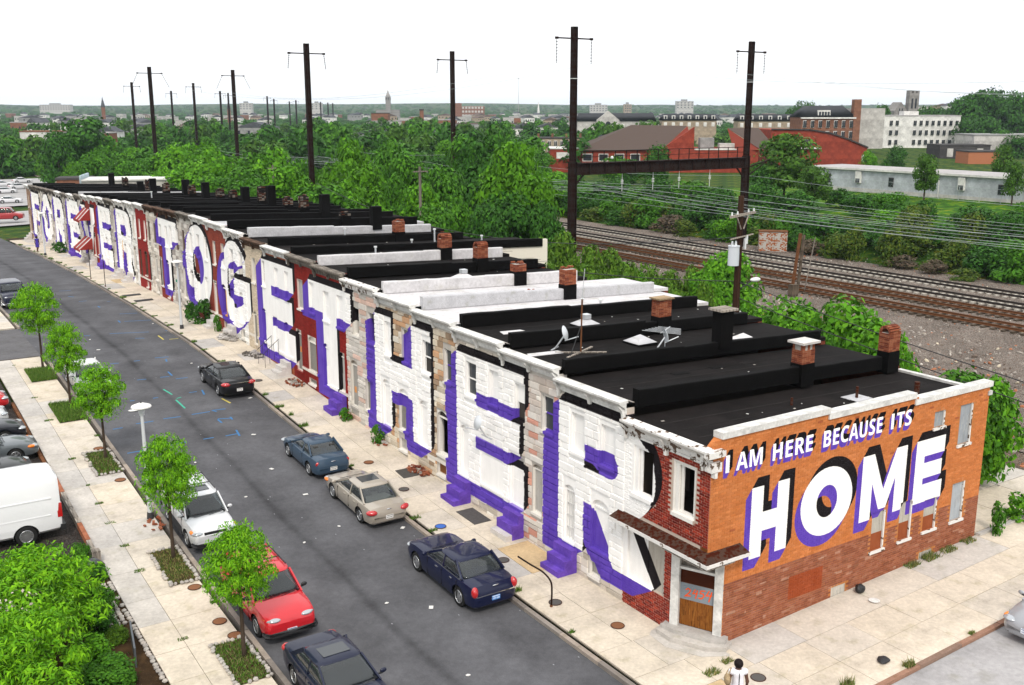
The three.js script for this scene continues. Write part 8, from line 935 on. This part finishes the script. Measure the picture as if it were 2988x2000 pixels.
// felt laps and loose scraps on the black roofs
{ const felt = mat([0.040, 0.037, 0.036], 0.95, { map: rep(T.tar, 1.5) }), keep = seed; seed = 77;
  for (let i = 0; i < 13; i++) { const h = HOUSES[i]; if (![M.tarRoof, M.tarRoof2].includes(M[h.roof])) continue; const lap = (a, b, z0, z1, m, e) => part('felt_lap', slabFrom([[a, h.rt(a) + e, z0], [b, h.rt(b) + e, z0], [b, h.rt(b) + e, z1], [a, h.rt(a) + e, z1]], e - 0.001), m, h.root); for (let k = 1; k < 4; k++) { const z = -lerp(h.s0 + 0.25, h.s1 - 0.25, k / 4) + rr(-0.06, 0.06); lap(0.5, 12.6, z + 0.035, z - 0.035, felt, 0.007); } for (let k = 0; k < 3; k++) { const x = rr(1, 11), s = rr(h.s0 + 0.6, h.s1 - 0.9), w = rr(0.3, 1.3); lap(x, x + w, -s, -s - rr(0.15, 0.5), rnd() < 0.5 ? M.tarWall : felt, 0.012); } for (let k = 0; k < 9; k++) { const x = rr(0.6, 12.4), s = rr(h.s0 + 0.3, h.s1 - 0.3), q = part('loose_chip', scrap[k % 2], k % 3 ? M.whitePaint : M.mortar, h.root); q.position.set(x, h.rt(x) + 0.016, -s); q.rotation.y = k; q.scale.setScalar(rr(0.3, 0.75)); } } seed = keep; }
// two red awnings and an iron stair rail
{ const h = HOUSES[24], r = h.root, red = mat([0.25, 0.03, 0.025], 0.7), st = M.whitePaint; for (const [y, s0, s1, p] of [[6.5, 82.6, 85.4, 1.0], [3.75, 82.6, 85.6, 1.2]]) { const n = 9; for (let k = 0; k < n; k++) { const a = lerp(s0, s1, k / n), b = lerp(s0, s1, (k + 1) / n) - 0.004; part('awning_strip', slabFrom([[-0.03, y, -a], [-p, y - 1.0, -a], [-p, y - 1.0, -b], [-0.03, y, -b]].reverse(), 0.03), k % 4 === 1 ? st : red, r); } part('awning_side', poly([[-0.03, y - 0.03, -s0], [-p, y - 1.03, -s0], [-0.03, y - 1.03, -s0]]), mat([0.25, 0.03, 0.025], 0.7, { side: THREE.DoubleSide }), r); part('awning_valance', box(-p - 0.03, -p, y - 1.22, y - 0.99, -s1, -s0), red, r); } }
{ const g = thing('stair_rail', 'thin black iron rail on the marble stoop', 'railing', [0, 0, 0]), s = 34.45, y = HOUSES[9].yg; for (const k of [-0.55, 0.55]) { part('rail', tubeThrough([[-0.92, y + 0.9, -s + k], [-0.5, y + 1.25, -s + k], [-0.05, y + 1.6, -s + k]], 0.018, 12, 5), M.black, g); part('baluster', [0, 1, 2, 3].map((i) => bar([-0.9 + i * 0.27, y + 0.05 + i * 0.2, -s + k], [-0.9 + i * 0.27, y + 0.9 + i * 0.22, -s + k], 0.012, 5)), M.black, g); } }
// people
function person(x, z, turn, label, o) {
  const g = thing('person', label, 'person', [x, o.y, z], turn), H = 1.64, res = 64, mc = new MarchingCubes(res, M.black, false, false, 60000), box3 = 0.92, cz = 0.86; // field covers 1.84 m
  const cap = (p, a, b, r0, r1) => { const ab = [b[0] - a[0], b[1] - a[1], b[2] - a[2]], ap = [p[0] - a[0], p[1] - a[1], p[2] - a[2]], t = clamp((ap[0] * ab[0] + ap[1] * ab[1] + ap[2] * ab[2]) / (ab[0] ** 2 + ab[1] ** 2 + ab[2] ** 2), 0, 1); return Math.hypot(ap[0] - ab[0] * t, ap[1] - ab[1] * t, ap[2] - ab[2] * t) - lerp(r0, r1, t); };
  const smin = (a, b, k) => { const h = clamp(0.5 + 0.5 * (b - a) / k, 0, 1); return lerp(b, a, h) - k * h * (1 - h); };
  const bones = [[[0, 0.88, 0], [0, 1.12, 0], 0.14, 0.12], [[0, 1.12, 0], [0, 1.30, 0], 0.12, 0.13], [[-0.13, 1.33, 0], [0.13, 1.33, 0], 0.065, 0.065], [[0, 1.34, 0], [0.0, 1.45, 0.02], 0.055, 0.05], [[0, 1.50, 0.03], [0, 1.55, 0.035], 0.085, 0.09], [[-0.19, 1.32, 0], [-0.24, 1.06, -0.03], 0.052, 0.042], [[-0.24, 1.06, -0.03], [-0.25, 0.82, 0.06], 0.042, 0.03], [[0.19, 1.32, 0], [0.24, 1.06, -0.06], 0.052, 0.042], [[0.24, 1.06, -0.06], [0.27, 0.82, 0.02], 0.042, 0.03], [[-0.09, 0.85, 0], [-0.1, 0.46, 0.10], 0.09, 0.062], [[-0.1, 0.46, 0.10], [-0.1, 0.08, 0.02], 0.06, 0.04], [[0.09, 0.85, 0], [0.1, 0.46, -0.02], 0.09, 0.062], [[0.1, 0.46, -0.02], [0.1, 0.08, -0.18], 0.06, 0.04], [[-0.1, 0.05, 0.0], [-0.1, 0.03, 0.16], 0.04, 0.035], [[0.1, 0.06, -0.2], [0.1, 0.03, -0.05], 0.04, 0.035]];
  const mesh = (field) => { mc.isolation = 0; for (let k = 0; k < res; k++) for (let j = 0; j < res; j++) for (let i = 0; i < res; i++) { const p = [(i / (res / 2) - 1) * box3, (j / (res / 2) - 1) * box3 + cz, (k / (res / 2) - 1) * box3]; mc.field[i + j * res + k * res * res] = -field(p); } mc.update(); const n = mc.count, q = new THREE.BufferGeometry(); q.setAttribute('position', new THREE.BufferAttribute(mc.positionArray.slice(0, n * 3), 3)); q.setAttribute('normal', new THREE.BufferAttribute(mc.normalArray.slice(0, n * 3), 3)); q.scale(box3, box3, box3); q.translate(0, cz, 0); q.deleteAttribute('normal'); const w = mergeVertices(q, 1e-4); w.computeVertexNormals(); return w; };
  let body = mesh((p) => bones.reduce((d, b) => smin(d, cap(p, ...b), 0.035), 9)); const extra = []; for (const s of [-1, 1]) { const hx = s * 0.255 + (s > 0 ? 0.018 : 0), hz = s > 0 ? 0.03 : 0.07; extra.push(new THREE.SphereGeometry(1, 8, 6).scale(0.022, 0.045, 0.04).translate(hx, 0.78, hz)); for (let f = 0; f < 4; f++) { const z0 = hz - 0.028 + f * 0.019, l = [0.055, 0.07, 0.065, 0.05][f]; extra.push(bar([hx, 0.75, z0], [hx - s * 0.008, 0.75 - l * 0.55, z0 + 0.006], 0.0085, 5), bar([hx - s * 0.008, 0.75 - l * 0.55, z0 + 0.006], [hx - s * 0.022, 0.75 - l, z0 + 0.01], 0.008, 5)); } extra.push(bar([hx, 0.79, hz + 0.03], [hx - s * 0.015, 0.74, hz + 0.06], 0.009, 5)); } extra.push(new THREE.SphereGeometry(0.018, 6, 5).scale(0.8, 1.2, 1).translate(0, 1.525, 0.125), new THREE.SphereGeometry(0.014, 6, 4).scale(2, 0.5, 0.8).translate(0, 1.475, 0.112)); for (const s of [-1, 1]) extra.push(new THREE.SphereGeometry(0.02, 6, 5).scale(0.5, 1.3, 0.9).translate(s * 0.088, 1.52, 0.03));
  body = join([body, ...extra]); const skin = mat(o.skin, 0.6); const b = part('body', body, skin, g); for (const s of [-1, 1]) part('eye', new THREE.SphereGeometry(0.011, 6, 5).translate(s * 0.034, 1.535, 0.112), M.black, b);
  const dressF = (p) => { let d = 9; d = smin(d, cap(p, [0, 1.30, 0], [0, 1.08, 0], 0.152, 0.138), 0.04); d = smin(d, cap(p, [0, 1.08, 0], [0, 0.86, 0], 0.138, 0.172), 0.05); d = smin(d, cap(p, [0, 0.86, 0], [0, 0.52, 0.0], 0.17, 0.20), 0.05); d = smin(d, cap(p, [-0.165, 1.335, 0], [0.165, 1.335, 0], 0.092, 0.092), 0.03); return Math.max(d, p[1] - 1.405, 0.50 - p[1]); };
  const dress = part('dress', mesh(dressF), mat(o.dress, 0.85), g); if (o.stripe) part('back_zip', tubeThrough([[0, 1.40, -0.095], [0, 1.30, -0.162], [0, 1.2, -0.16], [0, 1.08, -0.152], [0, 0.9, -0.182], [0, 0.6, -0.212]], 0.012, 16, 5), M.black, dress);
  part('hair', new THREE.SphereGeometry(0.125, 18, 14).scale(0.98, 1.0, 1.05).translate(0, 1.555, 0.0), mat([0.012, 0.008, 0.008], 0.7), g); for (const [s, zz] of [[-1, 0.06], [1, -0.14]]) part('shoe', new THREE.SphereGeometry(1, 10, 8).scale(0.045, 0.035, 0.12).translate(s * 0.1, 0.025, zz), M.black, g); return g;
}
person(-1.59, 2.9, 2.55, 'woman walking away in a white dress with dark zip line', { y: 0.115, skin: [0.10, 0.045, 0.028], dress: [0.74, 0.72, 0.76], stripe: true });
{ const g = thing('shoulder_bag', 'tan slouchy shoulder bag carried by the walking woman', 'bag', [-1.59, 0.115, 2.9], 2.55), tan = mat([0.42, 0.31, 0.18], 0.85, { map: rep(T.mottle, 0.3) }); part('bag_body', new THREE.SphereGeometry(1, 16, 12).scale(0.085, 0.15, 0.15).translate(0.30, 1.16, -0.10), tan, g); part('strap', tubeThrough([[0.31, 1.22, -0.2], [0.24, 1.36, -0.09], [0.19, 1.43, 0.0], [0.25, 1.34, 0.05], [0.32, 1.22, 0.02]], 0.014, 24, 6), tan, g); }
person(-2.4, -99.5, 0.4, 'distant pedestrian in a blue-purple dress by the far houses', { y: onPave(-2.4, -99.5), skin: [0.12, 0.06, 0.04], dress: [0.06, 0.04, 0.30] });
// far traffic: simple parked and passing cars, each its own
{ const far = makeCar({ L: 4.4, W: 1.7, H: 1.36, wb: 2.5, r: 0.32, belt: 0.9, body: PAINT([0.6, 0.6, 0.62]), stations: sedanStations(4.4, 0.9, 0.82), cabin: [-1.7, 1.1, -0.95, 0.15], front: stdFront(4.4), rear: stdRear(4.4) }, 'distant_car', 'pale car parked beyond the street end', 'car', 'cars beyond the street end'); const gy = (x, z) => Math.max(TH(x, z), -2.2) + 0.27; far.position.set(7.2, gy(7, -193), -193); far.rotation.y = 1.4; [[9.5, -216, 1.5], [13.5, -226, 1.6], [17, -246, 1.55], [24, -300, 1.5], [41, -322, 1.6], [11.5, -236, 1.5]].forEach(([x, z, t]) => { copyThing(far, [x, gy(x, z), z], t); });
  const rv = makeCar({ L: 5.4, W: 1.95, H: 2.0, wb: 3.2, r: 0.36, belt: 1.2, zf: 1.7, body: PAINT([0.30, 0.02, 0.022]), stations: suvStations(5.4, 1.2, 1.05), cabin: [-2.6, 1.6, -2.45, 0.9], cabW: 0.94, roofW: 0.82, posts: [0.4, -0.9, -1.8], front: stdFront(5.4, 0.85), rear: stdRear(5.4, 1.1) }, 'red_van', 'red passenger van on the cross street', 'van'); rv.position.set(1.6, -1.1, -156); rv.rotation.y = 1.25; }
scene.fog = new THREE.FogExp2(0xd6e4f4, 0.00009);
renderer.render(scene, camera);
